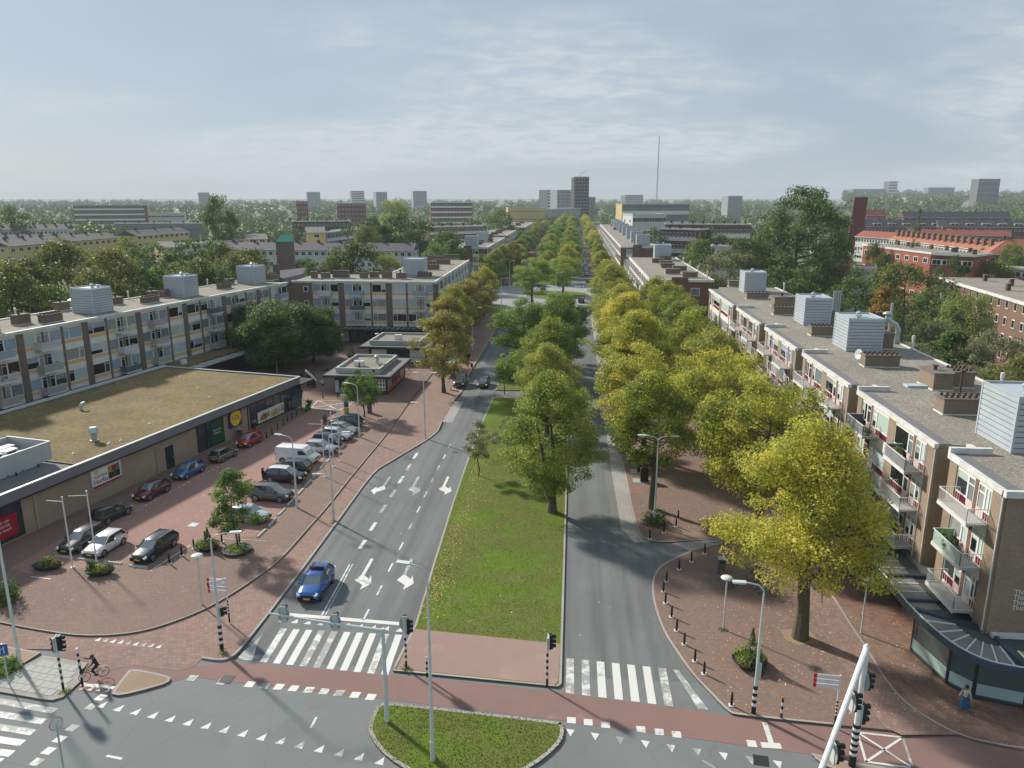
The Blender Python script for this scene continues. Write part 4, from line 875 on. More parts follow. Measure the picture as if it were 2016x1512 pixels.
for i in range(26):
    b = MB(BREADS[i % 5]); b.lathe([(.0, 0), (.12, .06), (.16, .3), (.14, .6), (.05, .85), (0, .9)], 8, sy=.04); l_ = b.build('bread_print', bp, (w*(.15+.46*random.random()), -.034-.001*i, .3+random.random()*.5)); l_.rotation_euler = (0, random.uniform(-.5, .5), 0)
b = MB(TEAL); b.box(w*.78, w*.99, -.03, -.01, .1, 2.3); b.build('window_film', wn)
x0_, w, wn = mwin((-120, 1150), (58, 1058), 3); b = MB(RDP); b.box(w*.5, w*.93, -.02, -.008, .35, 2.4); b.build('poster', wn)
for i, s in enumerate(('beste van', 'dichterbij', 'in de buurt')): text(s, .38, WHT, wn, (w*.76, -.03, 1.9-i*.4), (R(90), 0, R(0)))
for px, py in ((352, 918),):
    x = sl(px, py)[0]; part('door', mat('dark_blue_door', (.022, .03, .045), .45), SM, (x-1.5, x-.3, .82, .899, .1, 2.7)); part('door_handle', M_STEEL, SM, (x-.5, x-.45, .76, .82, 1.1, 1.4))
for px, py in ((86, 1046), (320, 935), (480, 850)): x = sl(px, py)[0]; b = MB(M_DARK if px > 400 else M_STEEL); b.tube([(0, 0, .1), (0, 0, 3.9)], .06, 8); b.build('downpipe', SM, (x, .8, 0))
x = sl(456, 862)[0]; sg = part('sign', mat('sign_blue', (.008, .03, .20), .4), SM, (x-1.25, x+1.1, .6, .85, 1.65, 4.0))
b = MB(mat('sign_yellow', (.80, .58, .01), .4)); b.lathe([(1.04, 0), (1.04, .02)], 40); dsk = b.build('sign_disc', sg, (x-.08, .595, 2.82)); dsk.rotation_euler = (R(90), 0, 0)
b = MB(mat('sign_red', (.62, .015, .02), .4)); b.lathe([(1.09, 0), (1.09, .012)], 40); r2_ = b.build('sign_ring', sg, (x-.08, .598, 2.82)); r2_.rotation_euler = (R(90), 0, 0)
for s, dx, mm in (('L', -.55, MAT['sign_blue']), ('I', -.2, MAT['sign_red']), ('D', .12, MAT['sign_blue']), ('L', .55, MAT['sign_blue'])): text(s, .8, mm, sg, (x-.08+dx, .57, 2.82), (R(90), R(0) if s != 'I' else R(-12), 0), ext=.01)
# hoarding with the autumn offer
A = sl(210, 960, 1.9); B = sl(258, 930, 1.9); x = A[0]-.4; hb = part('billboard', M_STEEL, SM, (x, x+3.9, .72, .898, 1.55, 3.55)); part('billboard_face', mat('poster_white', (.78, .78, .74), .5), hb, (x+.1, x+3.8, .70, .719, 1.85, 3.45)); part('billboard_band', RDP, hb, (x+.1, x+3.8, .70, .719, 1.62, 1.85)); part('billboard_lamp', M_WHITE, hb, (x+.2, x+4.3, .45, .55, 3.62, 3.72))
text('Herfst', .72, M_BLACK, hb, (x+.25, .69, 2.2), (R(90), 0, 0), align='LEFT'); text('voordeel', .46, M_BLACK, hb, (x+.35, .69, 2.75), (R(90), 0, 0), align='LEFT'); part('poster_logo', MAT['sign_yellow'], hb, (x+.5, x+.9, .69, .699, 3.0, 3.38))
for i, c in enumerate(((.05, .06, .04), (.12, .09, .06), (.03, .05, .06), (.55, .40, .05), (.4, .05, .05), (.2, .22, .2))): part('poster_picture', mat('pic%d' % i, c, .5, noise=(6., .3, .7), col2=tuple(v*.4 for v in c)), hb, (x+2.15+.5*(i % 3), x+2.65+.5*(i % 3), .69-.001*i, .70, 2.0+.68*(i//3), 2.66+.68*(i//3)))
# plant on the supermarket roof
q = local(SM, P(100, 905, 5.2)); 
scr = MB(mat('ribbed_screen', (.46, .51, .52), .45, .2, noise=(1., .3, .7), col2=(.40, .45, .46), stretch=(6, 6, .2)))
X1 = q[0]+.2; Y1 = q[1]; 
for a in ((X1-9, X1, Y1, Y1+.08), (X1-.08, X1, Y1+.081, Y1+5.4), (X1-9, X1-.081, Y1+5.32, Y1+5.4)): scr.box(a[0], a[1], a[2], a[3], 5.25, 7.0)
so = scr.build('plant_screen', SM); part('screen_rail', M_WHITE, so, (X1-9, X1+.03, Y1-.04, Y1+.1, 7.002, 7.06), (X1-.1, X1+.03, Y1+.101, Y1+5.43, 7.002, 7.06)); part('screen_foot', M_DARK, so, *[(X1-1.5-i*2.4, X1-1.4-i*2.4, Y1+.1, Y1+.2, 4.83, 5.25) for i in range(4)])
for i in range(4): part('cooling_unit', M_WHITE, SM, (X1-2.6-i*1.6, X1-1.3-i*1.6, Y1+2.6, Y1+3.5, 4.83, 6.5)); part('fan_grille', M_DARK, SM, (X1-2.5-i*1.6, X1-1.4-i*1.6, Y1+2.57, Y1+2.599, 5.2, 6.4))
for i in range(3): f = MB(M_DARK); f.lathe([(.5, 0), (.5, .12), (.1, .13)], 14, (X1-2.-i*1.5, Y1+1.3, 6.42)); f.build('fan', SM); part('cooling_unit', M_WHITE, SM, (X1-2.6-i*1.5, X1-1.3-i*1.5, Y1+.7, Y1+1.9, 4.83, 6.4))
part('cooling_unit', M_WHITE, SM, (X1-2.4, X1-.6, Y1+3.8, Y1+4.9, 4.83, 6.5))
q = local(SM, P(186, 868, 4.9)); f = MB(ZINC); f.lathe([(.42, 0), (.42, .12), (.3, .13), (.3, .75), (.55, 1.0), (.38, 1.5), (.36, 1.52)], 16); f.build('roof_vent', SM, (q[0], q[1], 4.9), smooth=False)
q = local(SM, P(160, 808, 4.9)); f = MB(ZINC); f.tube([(0, 0, 0), (0, 0, .5), (.15, 0, .75), (.6, 0, .8)], .2, 10); f.build('roof_cowl', SM, (q[0], q[1], 4.9))
for px, py in ((215, 874), (145, 894), (238, 868), (295, 835), (390, 765), (412, 783), (355, 742)): q = local(SM, P(px, py, 4.9)); f = MB(M_WHITE); f.lathe([(.16, 0), (.16, .06), (.08, .07), (.08, .2)], 8); f.build('roof_drain', SM, (q[0], q[1], 4.9))
q = local(SM, P(335, 722, 5.0)); 
# low wing with mossy roof between supermarket and left block
WG = thing('shop_wing', 'low shop wing with a mossy roof and ribbed awning behind the supermarket', 'shop', Vector((-62.6, 112.2, 0)), rzL)
part('wall', M_DARK, WG, (0, 36, 0, 3.2, .1, 3.4)); part('roof', SEDUM, WG, (0, 36, -.2, 3.3, 3.4, 3.6))
for i in range(17): part('awning_rib', M_STEEL, WG, (1+i*2., 2.4+i*2., -2.4, -.2, 3.3, 3.36))
part('awning', CANPAN, WG, (.6, 35.6, -2.5, -.2, 3.2, 3.29)); part('air_conditioner', M_WHITE, WG, (3, 4., 1, 1.5, 3.6, 4.3))

# ---- kiosks
def kiosk(label, x0, x1, y0, y1, wall):
    rt = thing('kiosk', label, 'kiosk', (x0, y0, 0), R(-1.5)); w, d = x1-x0, y1-y0
    part('wall', mat('kiosk_dark', (.028, .035, .05), .5), rt, (1.4, w-.9, 1.2, d-1., .12, 3.0))
    part('eave', FASC, rt, (0, w, 0, d, 3.0, 3.28)); part('eave_trim', M_DARK, rt, (-.04, w+.04, -.05, -.001, 2.92, 3.22), (w+.001, w+.05, 0, d, 2.92, 3.22)); part('eave_top', BITU, rt, (.1, w-.1, .1, d-.1, 3.281, 3.32))
    part('parapet', M_CONC, rt, (1.5, w-2., 1.6, 1.9, 3.32, 4.15), (1.5, w-2., d-1.8, d-1.5, 3.32, 4.15), (1.5, 1.8, 1.9, d-1.8, 3.32, 4.15), (w-2.3, w-2., 1.9, d-1.8, 3.32, 4.15))
    part('roof', GRAVEL, rt, (1.8, w-2.3, 1.9, d-1.8, 3.32, 3.75)); f = MB(M_BLACK); f.lathe([(.2, 0), (.2, .03)], 14); o = f.build('spout', rt, (w*.72, 1.6, 3.8)); o.rotation_euler = (R(90), 0, 0)
    return rt, w, d
K1, w, d = kiosk('front kiosk with a gravel roof, grey eaves and orange striped window posters', -38.3, -27.7, 111.1, 125, None)
part('shop_sign', MAT['poster_white'], K1, (7.0, w-1.1, 1.12, 1.199, .8, 2.6))
for i in range(5):
    for j in range(3): f = MB(M_DARK); f.lathe([(.2, 0), (.2, .01)], 10); o = f.build('product_print', K1, (7.35+i*.48, 1.1, 1.1+j*.6)); o.rotation_euler = (R(90), 0, 0); o.scale = (.7, 1, 1)
for i in range(4): part('poster', random.choice([PANES[3], PANES[2], MAT['pic1']]), K1, (w-.899, w-.86, 1.8+i*2.6, 4.0+i*2.6, 1.1, 2.6)); part('poster_band', mat('orange_print', (.62, .16, .06), .5), K1, (w-.899, w-.855, 1.8+i*2.6, 4.0+i*2.6, .45, 1.1))
window(K1, 2.2, .3, 1.9, 2.3, (.9,), (), M_DARK, panes=PANES[6], y=1.12, name='shop_window'); part('banner', PANES[2], K1, (1.5, 2.1, 1.0, 1.1, .3, 2.3))
for i in range(2): part('air_conditioner', M_WHITE, K1, (3.5+i*.9, 4.2+i*.9, 4.6, 5.3, 3.75, 4.6))
f = MB(ZINC); f.tube([(1.2, 0, .1), (.4, 0, .15), (0, 0, .5), (0, 0, 1.3)], .25, 10); f.lathe([(.5, 1.3), (.55, 1.4), (.2, 1.7)], 12); f.build('exhaust_duct', K1, (w*.66, d*.42, 3.75), smooth=True); f = MB(M_DARK); f.tube([(0, 0, 0), (0, 0, .9)], .12, 8); f.build('flue', K1, (w*.45, d*.25, 3.75))
K2, w, d = kiosk('rear kiosk with white shutters and a gravel roof between the plaza tree and the shops', -39.1, -26.1, 134.3, 146.5, None)
part('shutter', MAT['poster_white'], K2, (2.0, 4.8, 1.12, 1.199, .3, 2.6), (9.2, 12.0, 1.12, 1.199, .3, 2.6)); text('Shoe Express', .5, M_BLACK, K2, (10.6, 1.09, 1.3), (R(90), 0, 0)); part('air_conditioner', M_WHITE, K2, (5.6, 6.9, 4.2, 4.9, 3.75, 4.8))
# ================================================================ trees
BARK = ground_mat('bark', (.045, .037, .028), (.085, .07, .052), (.055, .055, .035), .95, 7., bump=.6)
LM = {
 'gold':  leaf_mat('leaf_gold', [(.28, (.040, .060, .010)), (.48, (.092, .112, .016)), (.72, (.162, .160, .024)), (.98, (.262, .222, .042))]),
 'olive': leaf_mat('leaf_olive', [(.30, (.034, .056, .011)), (.55, (.080, .100, .018)), (.78, (.130, .132, .026)), (.98, (.195, .168, .042))]),
 'green': leaf_mat('leaf_green', [(.30, (.020, .042, .009)), (.55, (.048, .082, .014)), (.78, (.085, .122, .020)), (.98, (.145, .155, .032))]),
 'dark':  leaf_mat('leaf_dark', [(.30, (.009, .022, .006)), (.6, (.022, .043, .011)), (.98, (.066, .092, .024))]),  # lightest stop raised to paint highlights into the dark crowns
 'brown': leaf_mat('leaf_brown', [(.30, (.036, .046, .012)), (.6, (.082, .083, .020)), (.98, (.160, .134, .036))]),
 'rust':  leaf_mat('leaf_rust', [(.30, (.045, .034, .010)), (.6, (.095, .062, .015)), (.98, (.155, .095, .022))]),
 'lime':  leaf_mat('leaf_lime', [(.30, (.036, .052, .012)), (.6, (.078, .098, .026)), (.98, (.130, .140, .045))]),
 'grey':  leaf_mat('leaf_grey', [(.30, (.035, .045, .022)), (.6, (.075, .08, .04)), (.98, (.12, .115, .065))]),
 'fresh': leaf_mat('leaf_fresh', [(.30, (.030, .054, .010)), (.55, (.068, .096, .016)), (.78, (.115, .130, .024)), (.98, (.185, .162, .042))]),
 'bgreen': leaf_mat('leaf_garden_green', [(.30, (.014, .030, .007)), (.6, (.034, .060, .013)), (.98, (.075, .095, .022))], .4),
 'bolive': leaf_mat('leaf_garden_olive', [(.30, (.018, .030, .008)), (.6, (.044, .056, .014)), (.98, (.095, .092, .026))], .4),
 'lawn': leaf_mat('leaf_lawn', [(.3, (.034, .050, .007)), (.6, (.058, .078, .012)), (.98, (.09, .10, .024))], .3),
 'wood':  leaf_mat('leaf_wood', [(.25, (.020, .040, .012)), (.6, (.038, .062, .018)), (.98, (.07, .09, .028))], .1),
}
def leaf_mesh(name, C, nrm, size, m, rng, asp=.62):
    n = len(C); a = rng.normal(size=(n, 3)); u = np.cross(nrm, a); u /= np.linalg.norm(u, axis=1, keepdims=True)+1e-9; v = np.cross(nrm, u)
    s = (size*(.6+.8*rng.random(n)))[:, None]/2
    V = np.stack([C-u*s, C+v*s*asp, C+u*s, C-v*s*asp], 1).reshape(-1, 3)
    me = bpy.data.meshes.new(name); me.vertices.add(4*n); me.vertices.foreach_set('co', V.astype(np.float32).ravel())
    me.loops.add(4*n); me.loops.foreach_set('vertex_index', np.arange(4*n, dtype=np.int32)); me.polygons.add(n)
    me.polygons.foreach_set('loop_start', np.arange(0, 4*n, 4, dtype=np.int32)); me.polygons.foreach_set('loop_total', np.full(n, 4, np.int32))
    me.materials.append(m); me.update(); me.validate(); return me
SHAPES = {'dome': lambda t: np.clip((1-t)**.62*np.minimum(1, .72+t*1.6), 0, 1), 'round': lambda t: np.sqrt(np.clip(1-(2*t-1)**2, 0, 1)), 'spread': lambda t: np.clip(np.sin(np.pi*np.clip(t*.82+.16, 0, 1)), 0, 1)**.62,
          'ovate': lambda t: np.clip(np.sin(np.pi*np.clip(t*.93+.05, 0, 1)**.8), 0, 1)**.8, 'conic': lambda t: np.clip((1-t)**.8*np.minimum(1, t*7+.25), 0, 1), 'poplar': lambda t: np.clip(np.sin(np.pi*np.clip(t*.9+.08, 0, 1)**.85), 0, 1)**.6}
def crown_points(H, W_, th, ncl, nl, shape, rng, cr=.16, lean=(0, 0)):
    ch = H-th; t = rng.random(ncl*3)**.9; r = SHAPES[shape](t); keep = rng.random(len(t)) < r+.12; t = t[keep][:ncl]; r = r[keep][:ncl]
    k = len(t); ang = rng.random(k)*2*np.pi; lob = 1+.17*np.sin(ang*3+rng.random()*6)+.15*np.sin(ang*5+t*7+rng.random()*6)
    f = np.sqrt(rng.random(k))*.62+.34
    cl = np.stack([np.cos(ang)*r*f*lob*W_/2+lean[0]*t, np.sin(ang)*r*f*lob*W_/2+lean[1]*t, th+t*ch*.97], 1)
    rad = cr*W_*(.55+.7*rng.random(k))
    idx = rng.choice(k, nl, p=rad**2/np.sum(rad**2)); d = rng.normal(size=(nl, 3)); d /= np.linalg.norm(d, axis=1, keepdims=True)
    rr = rad[idx]*rng.random(nl)**.42
    off = d*rr[:, None]*np.array([1, 1, .6]); C = cl[idx]+off
    # droop the outer edge a little, lift normals outward and upward
    nrm = d*.55+np.array([0, 0, .5])+rng.normal(size=(nl, 3))*.6; nrm /= np.linalg.norm(nrm, axis=1, keepdims=True)
    return cl, rad, C, nrm
def make_tree(name, label, kind, H, W_, th, ncl, nl, leaf, shape, seed, trunk_r=.28, cr=.16, limbs=16, fork=False, lean=(0, 0), group=None, cat='tree'):
    rng = np.random.default_rng(seed)
    cl, rad, C, nrm = crown_points(H, W_, th, ncl, nl, shape, rng, cr, lean)
    rt = thing(name, label, cat, group=group)
    new('crown', leaf_mesh('crown', C, nrm, np.full(nl, leaf), LM[kind], rng), rt)
    b = MB(BARK); top = th+(H-th)*.62
    px = [(0, 0, -.05), (rng.normal()*.05, rng.normal()*.05, th*.35), (rng.normal()*.1+lean[0]*.05, rng.normal()*.1, th*.8), (rng.normal()*.2+lean[0]*.2, rng.normal()*.2+lean[1]*.2, th+(H-th)*.25), (rng.normal()*.3+lean[0]*.5, rng.normal()*.3+lean[1]*.5, top)]
    b.tube(px, [trunk_r*1.45, trunk_r*1.05, trunk_r*.95, trunk_r*.6, trunk_r*.15], 9)
    if fork: b.tube([px[1], (trunk_r*1.6, .1, th*.8), (W_*.12, .3, th+(H-th)*.3), (W_*.2, .3, top)], [trunk_r*.8, trunk_r*.7, trunk_r*.5, .04], 7)
    order = rng.permutation(len(cl))[:limbs]
    for i in order:
        c = cl[i]; zs = max(th*.75, min(top*.95, c[2]-.35*math.hypot(c[0], c[1]))); f = (zs-th*.8)/max(.1, top-th*.8); s0 = Vector((px[2][0]*(1-f)+px[4][0]*f, px[2][1]*(1-f)+px[4][1]*f, zs))
        e = Vector(c); mid = s0.lerp(e, .5)+Vector((0, 0, -.05*W_*rng.random())); r0 = trunk_r*(.42-.22*max(0, f)); b.tube([s0, mid, e], [r0, r0*.6, .025], 5, cap=False)
        for _ in range(2):
            e2 = e+Vector(rng.normal(size=3))*rad[i]*.8; b.tube([mid.lerp(e, .55), e2], [r0*.35, .012], 4, cap=False)
    b.build('trunk', rt); return rt
KINDS = {}
def tree(proto, loc, label, rz=None, s=1., group=None, z=.1):
    """first use moves the first tree of its kind, later ones are copies of it"""
    rt, used = KINDS[proto]
    rz = random.random()*6.28 if rz is None else rz; loc = (loc[0], loc[1], z)
    if not used:
        KINDS[proto][1] = True; rt.location = loc; rt.rotation_euler = (0, 0, rz); rt.scale = (s,)*3 if not hasattr(s, '__len__') else s; rt['label'] = label
        if group: rt['group'] = group
        return rt
    r = dup(rt, loc, rz, label, group, s)
    if not group and 'group' in r: del r['group']
    return r
def proto(k, name, *a, **kw): KINDS[k] = [make_tree(name, 'tree', *a, **kw), False]
proto('T1', 'street_tree', 'gold', 15.7, 13.2, 5.6, 120, 52000, .19, 'dome', 3, .42, .115, 60)
proto('g1', 'street_tree', 'gold', 13.8, 8.8, 4.8, 80, 29000, .21, 'ovate', 5, .27, .15, 26)
proto('g2', 'street_tree', 'gold', 14.2, 11., 4.2, 80, 32000, .22, 'spread', 8, .30, .135, 34)
proto('o1', 'street_tree', 'olive', 13.9, 10., 4.0, 76, 27000, .23, 'ovate', 14, .28, .14, 30)
proto('med', 'median_tree', 'fresh', 14., 9.4, 2.9, 90, 40000, .20, 'ovate', 21, .36, .15, 32, fork=True)
proto('gr1', 'median_tree', 'green', 13.2, 10.2, 3.2, 72, 24000, .24, 'round', 31, .34, .145, 26)
proto('gr2', 'median_tree', 'green', 12.2, 10., 2.6, 70, 17000, .28, 'round', 33, .32, .16, 16)
proto('br1', 'street_tree', 'brown', 12.9, 8.9, 3.0, 75, 20000, .24, 'ovate', 41, .27, .15, 24)
proto('dk1', 'plaza_tree', 'dark', 12.4, 16.5, 2.4, 120, 52000, .34, 'spread', 51, .5, .14, 22)
proto('mp1', 'small_tree', 'green', 7.2, 4.1, 1.7, 55, 9000, .17, 'ovate', 61, .09, .17, 18)
proto('mp2', 'small_tree', 'green', 7.0, 4.7, 1.9, 60, 8000, .20, 'ovate', 63, .10, .17, 16)
proto('sap', 'young_tree', 'grey', 6.4, 3.6, 2.2, 34, 3400, .17, 'ovate', 65, .06, .15, 20)
proto('b_green', 'garden_tree', 'bgreen', 12, 11, 1.8, 46, 7000, .42, 'round', 71, .25, .17, 8)
proto('b_dark', 'garden_tree', 'dark', 12, 11, 1.6, 46, 7000, .44, 'spread', 73, .25, .17, 8)
proto('b_olive', 'garden_tree', 'bolive', 11.5, 11, 1.6, 46, 7000, .42, 'round', 75, .25, .17, 8)
proto('b_grey', 'garden_tree', 'grey', 10, 11, 1.2, 50, 8000, .36, 'round', 77, .2, .16, 14)
proto('b_lime', 'willow_tree', 'lime', 14, 12, 1.2, 60, 9000, .36, 'round', 79, .3, .16, 10)
proto('b_rust', 'cypress_tree', 'rust', 15, 7., .8, 60, 9000, .34, 'conic', 81, .25, .17, 8)
proto('b_poplar', 'poplar_tree', 'bgreen', 30, 25, 5, 120, 26000, .50, 'poplar', 83, .7, .11, 40)
proto('b_fir', 'conifer_tree', 'dark', 14, 7, .6, 60, 8000, .36, 'conic', 85, .25, .17, 8)
for n_, C3, nm, lb in LAWN_BITS: tag(new(n_, leaf_mesh('grass', C3, nm, np.full(len(C3), .13), LM['lawn'], np.random.default_rng(3), .3)), lb, 'grass', kind='stuff')
# -- named trees
tree('T1', P(1575, 1258), 'large gold-green street tree with a thick bare trunk in front of the shops', R(35), (1.0, 1.0, 1.0))
tree('med', P(1087, 1010), 'forked olive-green tree at the edge of the median lawn, nearest the crossing', R(200), (1, 1, 1.0))
tree('g1', P(1283, 1003), 'slender gold-green tree with a leaning trunk beside the black bins and double-armed lamp', R(10))
tree('mp1', P(467, 1082), 'small green maple in a low planted ring at the end of the parked cars', R(0))
tree('mp2', P(717, 822), 'small dark green tree beside the litter bin in front of the kiosk', R(80))
tree('sap', P(942, 939), 'thin young tree with sparse grey-green leaves on the near median lawn', R(0))
tree('sap', P(1000, 905), 'second thin young tree on the median, half hidden by the forked tree', R(90), .8)
tree('mp2', P(993, 777), 'young green tree at the gap in the median lawn', R(120), (.72, .72, .95))
tree('br1', P(874, 773), 'brown-green tree on the kerb beside the bus shelter and parked van', R(0), (1.02, 1.02, 1.0))
tree('dk1', P(561, 727), 'broad dark green plaza tree with a thick trunk behind the supermarket end', R(20), (.98, .98, .98))
tree('dk1', P(618, 716), 'dark green plaza tree between the thick-trunked one and the shops', R(140), (.62, .62, .85))
tree('dk1', (-58, 135), 'dark green tree against the long block left of the plaza tree', R(250), (.72, .72, .88))
for i, (x, y, k, s, lb) in enumerate(((-8.6, 128, 'gr1', 1.0, 'bright green round tree on the second median lawn, left side'), (-2.6, 124, 'med', (1.0, 1.0, .98), 'olive tree thinning at the top on the second median lawn'), (-2.2, 138, 'gr1', .98, 'bright green tree behind the thinning olive one on the median'), (-3.4, 108, 'o1', (1.05, 1.05, .92), 'olive-brown tree close behind the forked median tree'), (-3, 93, 'med', (.85, .85, .86), 'yellowing tree just behind the forked tree on the near median'))):
    tree(k, (x, y), lb, R(60*i), s)
tree('gr1', P(1047, 603), 'dark round tree with a thick trunk at the near side of the roundabout', R(33), (1.08, 1.08, 1.02)); tree('gr2', P(1108, 581), 'round green tree on the roundabout lawn', R(80), (1.1, 1.1, .98))
# avenue rows, gold on the east
east_row = [((8.6, 86), 'g2', .96), ((9.2, 101), 'g1', 1.05), ((8.8, 116), 'g2', .95), ((9.0, 131), 'g1', 1.05), ((8.8, 146), 'o1', .98), ((9.2, 161), 'g2', .95), ((9, 176), 'o1', 1.0), ((9.2, 192), 'g1', 1.05),
            ((17.2, 65.5), 'g2', 1.0), ((16.6, 80), 'g2', 1.03), ((17.5, 95), 'o1', 1.0), ((17, 110), 'g2', 1.0), ((17.6, 126), 'o1', .98), ((17.0, 141), 'g2', .97), ((17, 155), 'o1', .95)]
for i, ((x, y), k, s) in enumerate(east_row): tree(k, (x, y), ('gold-green tree in the kerbside east row, %s one behind the black bins' % ORD[i] if i < 8 else 'gold-green tree in the shop-side east row, %s one behind the large front tree' % ORD[i-8]), R(47*i), (s*1.08, s*1.08, s*random.uniform(.95, 1.09)), 'gold street trees on the east pavement')
west_row = [(-22.6, 134, 'br1', 1.0), (-23.4, 148, 'o1', .92), (-23, 163, 'br1', .98), (-23.2, 179, 'br1', .92), (-23, 193, 'o1', .9), (-26, 252, 'o1', .95)]
for i, (x, y, k, s) in enumerate(west_row): tree(k, (x, y), 'brown-green tree in the west pavement row, %s one behind the bus shelter' % ORD[i], R(31*i), s, 'brown street trees on the west pavement')
av = []
for y in range(275, 960, 15):
    U = random.uniform; f = 1 if y < 560 else .9
    av += [(-25+U(-1, 1), y+U(-4, 4), random.choice(['br1', 'o1', 'gr2', 'b_olive']), U(.72, 1.0)), (-9.5+U(-1, 1), y+U(-4, 4), random.choice(['gr2', 'gr1', 'gr2', 'o1', 'b_green']), U(.8, 1.12)), (-2.4+U(-1, 1), y+U(-4, 4), random.choice(['gr2', 'gr1', 'o1', 'gr2']), U(.75, 1.05)), (11+U(-1, 1), y+U(-4, 4), random.choice(['o1', 'o1', 'gr2', 'g1', 'g2']), U(.62, .9))]
for i, (x, y, k, s) in enumerate(av): r_ = ('west pavement', 'west side of the median', 'east side of the median', 'east pavement')[i % 4]; tree(k, (x, y), 'avenue tree past the roundabout in the long row on the '+r_, None, s, 'avenue trees past the roundabout, '+r_)
# -- trees behind the blocks and in the town
def at_top(px, py, D): p = PD(px, py, D); return p
def bt(k, px, pytop, D, label, wpx=None, group=None):
    """tree whose top is seen at px, pytop and that stands D metres away"""
    p = PD(px, pytop, D); H = {'b_green': 12, 'b_dark': 12, 'b_olive': 11.5, 'b_grey': 10, 'b_lime': 14, 'b_rust': 15, 'b_poplar': 30, 'b_fir': 14}[k]; W0 = {'b_green': 11, 'b_dark': 11, 'b_olive': 11, 'b_grey': 11, 'b_lime': 12, 'b_rust': 7, 'b_poplar': 25, 'b_fir': 7}[k]
    sz = p.z/H; sw = (wpx*D/FPX/W0) if wpx else sz
    return tree(k, (p.x, p.y), label, None, (sw, sw, sz), group, 0.)
bt('b_poplar', 1578, 365, 205, 'huge green poplar rising above everything behind the lift housings', 215)
for a in ((1690, 545, 150, 'b_green', 'bright green tree behind the lift housing with flues', 110), (1745, 560, 122, 'b_rust', 'rust-orange cypress behind the zinc exhaust duct', 105), (1790, 520, 165, 'b_olive', 'olive tree with a domed crown beside the rust cypress', 140), (1850, 560, 150, 'b_dark', 'dark tree at the edge of the flat gravel roof', 120), (1910, 575, 120, 'b_lime', 'pale lime willow behind the brick flats', 120), (1885, 640, 105, 'b_fir', 'dark feathery conifer under the willow', 140), (1965, 645, 100, 'b_grey', 'leafless-looking grey tree beside the brick flats', 130), (2005, 700, 85, 'b_olive', 'olive tree cut by the edge of the picture above the cladding box', 110), (1815, 620, 118, 'b_grey', 'grey twiggy tree between cypress and willow', 110), (1660, 580, 160, 'b_dark', 'dark tree behind the second lift housing', 90),
          (1440, 490, 215, 'b_grey', 'purplish-grey bush-like tree behind the brown brick block', 130), (1385, 470, 230, 'b_green', 'green tree beside the curved gallery flats', 80), (1290, 445, 280, 'b_dark', 'dark tree behind the long row of lift housings', 60), (1400, 445, 300, 'b_dark', 'dark round tree in front of the curved gallery flats', 75), (1480, 470, 235, 'b_olive', 'olive tree beside the giant poplar', 90), (1620, 500, 190, 'b_dark', 'dark tree at the right foot of the giant poplar', 120), (1530, 520, 190, 'b_dark', 'dark tree at the left foot of the giant poplar', 120), (1800, 470, 262, 'b_grey', 'grey-green tree among the row houses', 30), (1812, 405, 420, 'b_fir', 'dark conifer standing among the slate-roofed rows', 18), (1955, 515, 210, 'b_olive', 'olive tree between brick flats and pink house', 80), (1990, 480, 240, 'b_green', 'green tree below the orange hipped roof', 60)):
    bt(a[3], a[0], a[1], a[2], a[4], a[5])
for a in ((40, 510, 150, 'b_olive', 130), (130, 475, 165, 'b_olive', 150), (215, 490, 160, 'b_olive', 120), (90, 560, 140, 'b_dark', 150), (10, 520, 135, 'b_olive', 130), (190, 530, 150, 'b_olive', 120), (265, 515, 170, 'b_dark', 100), (310, 520, 165, 'b_dark', 90), (345, 535, 165, 'b_olive', 80), (385, 510, 175, 'b_olive', 100), (430, 520, 172, 'b_dark', 90), (470, 500, 185, 'b_olive', 90), (245, 465, 220, 'b_dark', 80), (300, 475, 230, 'b_dark', 90), (370, 470, 225, 'b_dark', 100), (440, 478, 215, 'b_olive', 90), (490, 490, 205, 'b_olive', 80)):
    bt(a[3], a[0], a[1], a[2], 'bushy tree in the dense belt right behind the long block', a[4], 'tree belt behind the long block')
for a in ((708, 478, 210, 'b_olive', 'olive tree with a broad crown behind the centre block', 110), (760, 500, 205, 'b_lime', 'yellowing tree beside the broad olive one behind the centre block', 70), (650, 505, 200, 'b_olive', 'small tree on the church roof side of the centre block', 55), (618, 515, 195, 'b_green', 'small green tree in front of the slate church roof', 45), (790, 415, 330, 'b_dark', 'tall dark tree mass behind the white flats, left crown', 110), (735, 425, 320, 'b_dark', 'tall dark tree mass behind the white flats, middle crown', 90), (830, 432, 310, 'b_dark', 'tall dark tree mass behind the white flats, right crown', 80), (775, 392, 420, 'b_lime', 'pale green dome above the dark tree mass', 70), (890, 455, 255, 'b_green', 'blue-green tree beside the brick gable past the roundabout', 100), (865, 480, 225, 'b_green', 'leafy tree in front of the brick gable corner', 80), (985, 410, 420, 'b_dark', 'dark tree beyond the third west block', 70), (430, 384, 360, 'b_green', 'tall green tree standing alone above the roofs on the left', 62), (720, 445, 300, 'b_olive', 'olive tree in front of the dark tree mass', 60), (20, 402, 420, 'b_dark', 'dark tree clump at the left edge below the horizon', 70), (415, 470, 232, 'b_dark', 'dark tree between the yellow flats and the white block', 60)):
    bt(a[3], a[0], a[1], a[2], a[4], a[5])
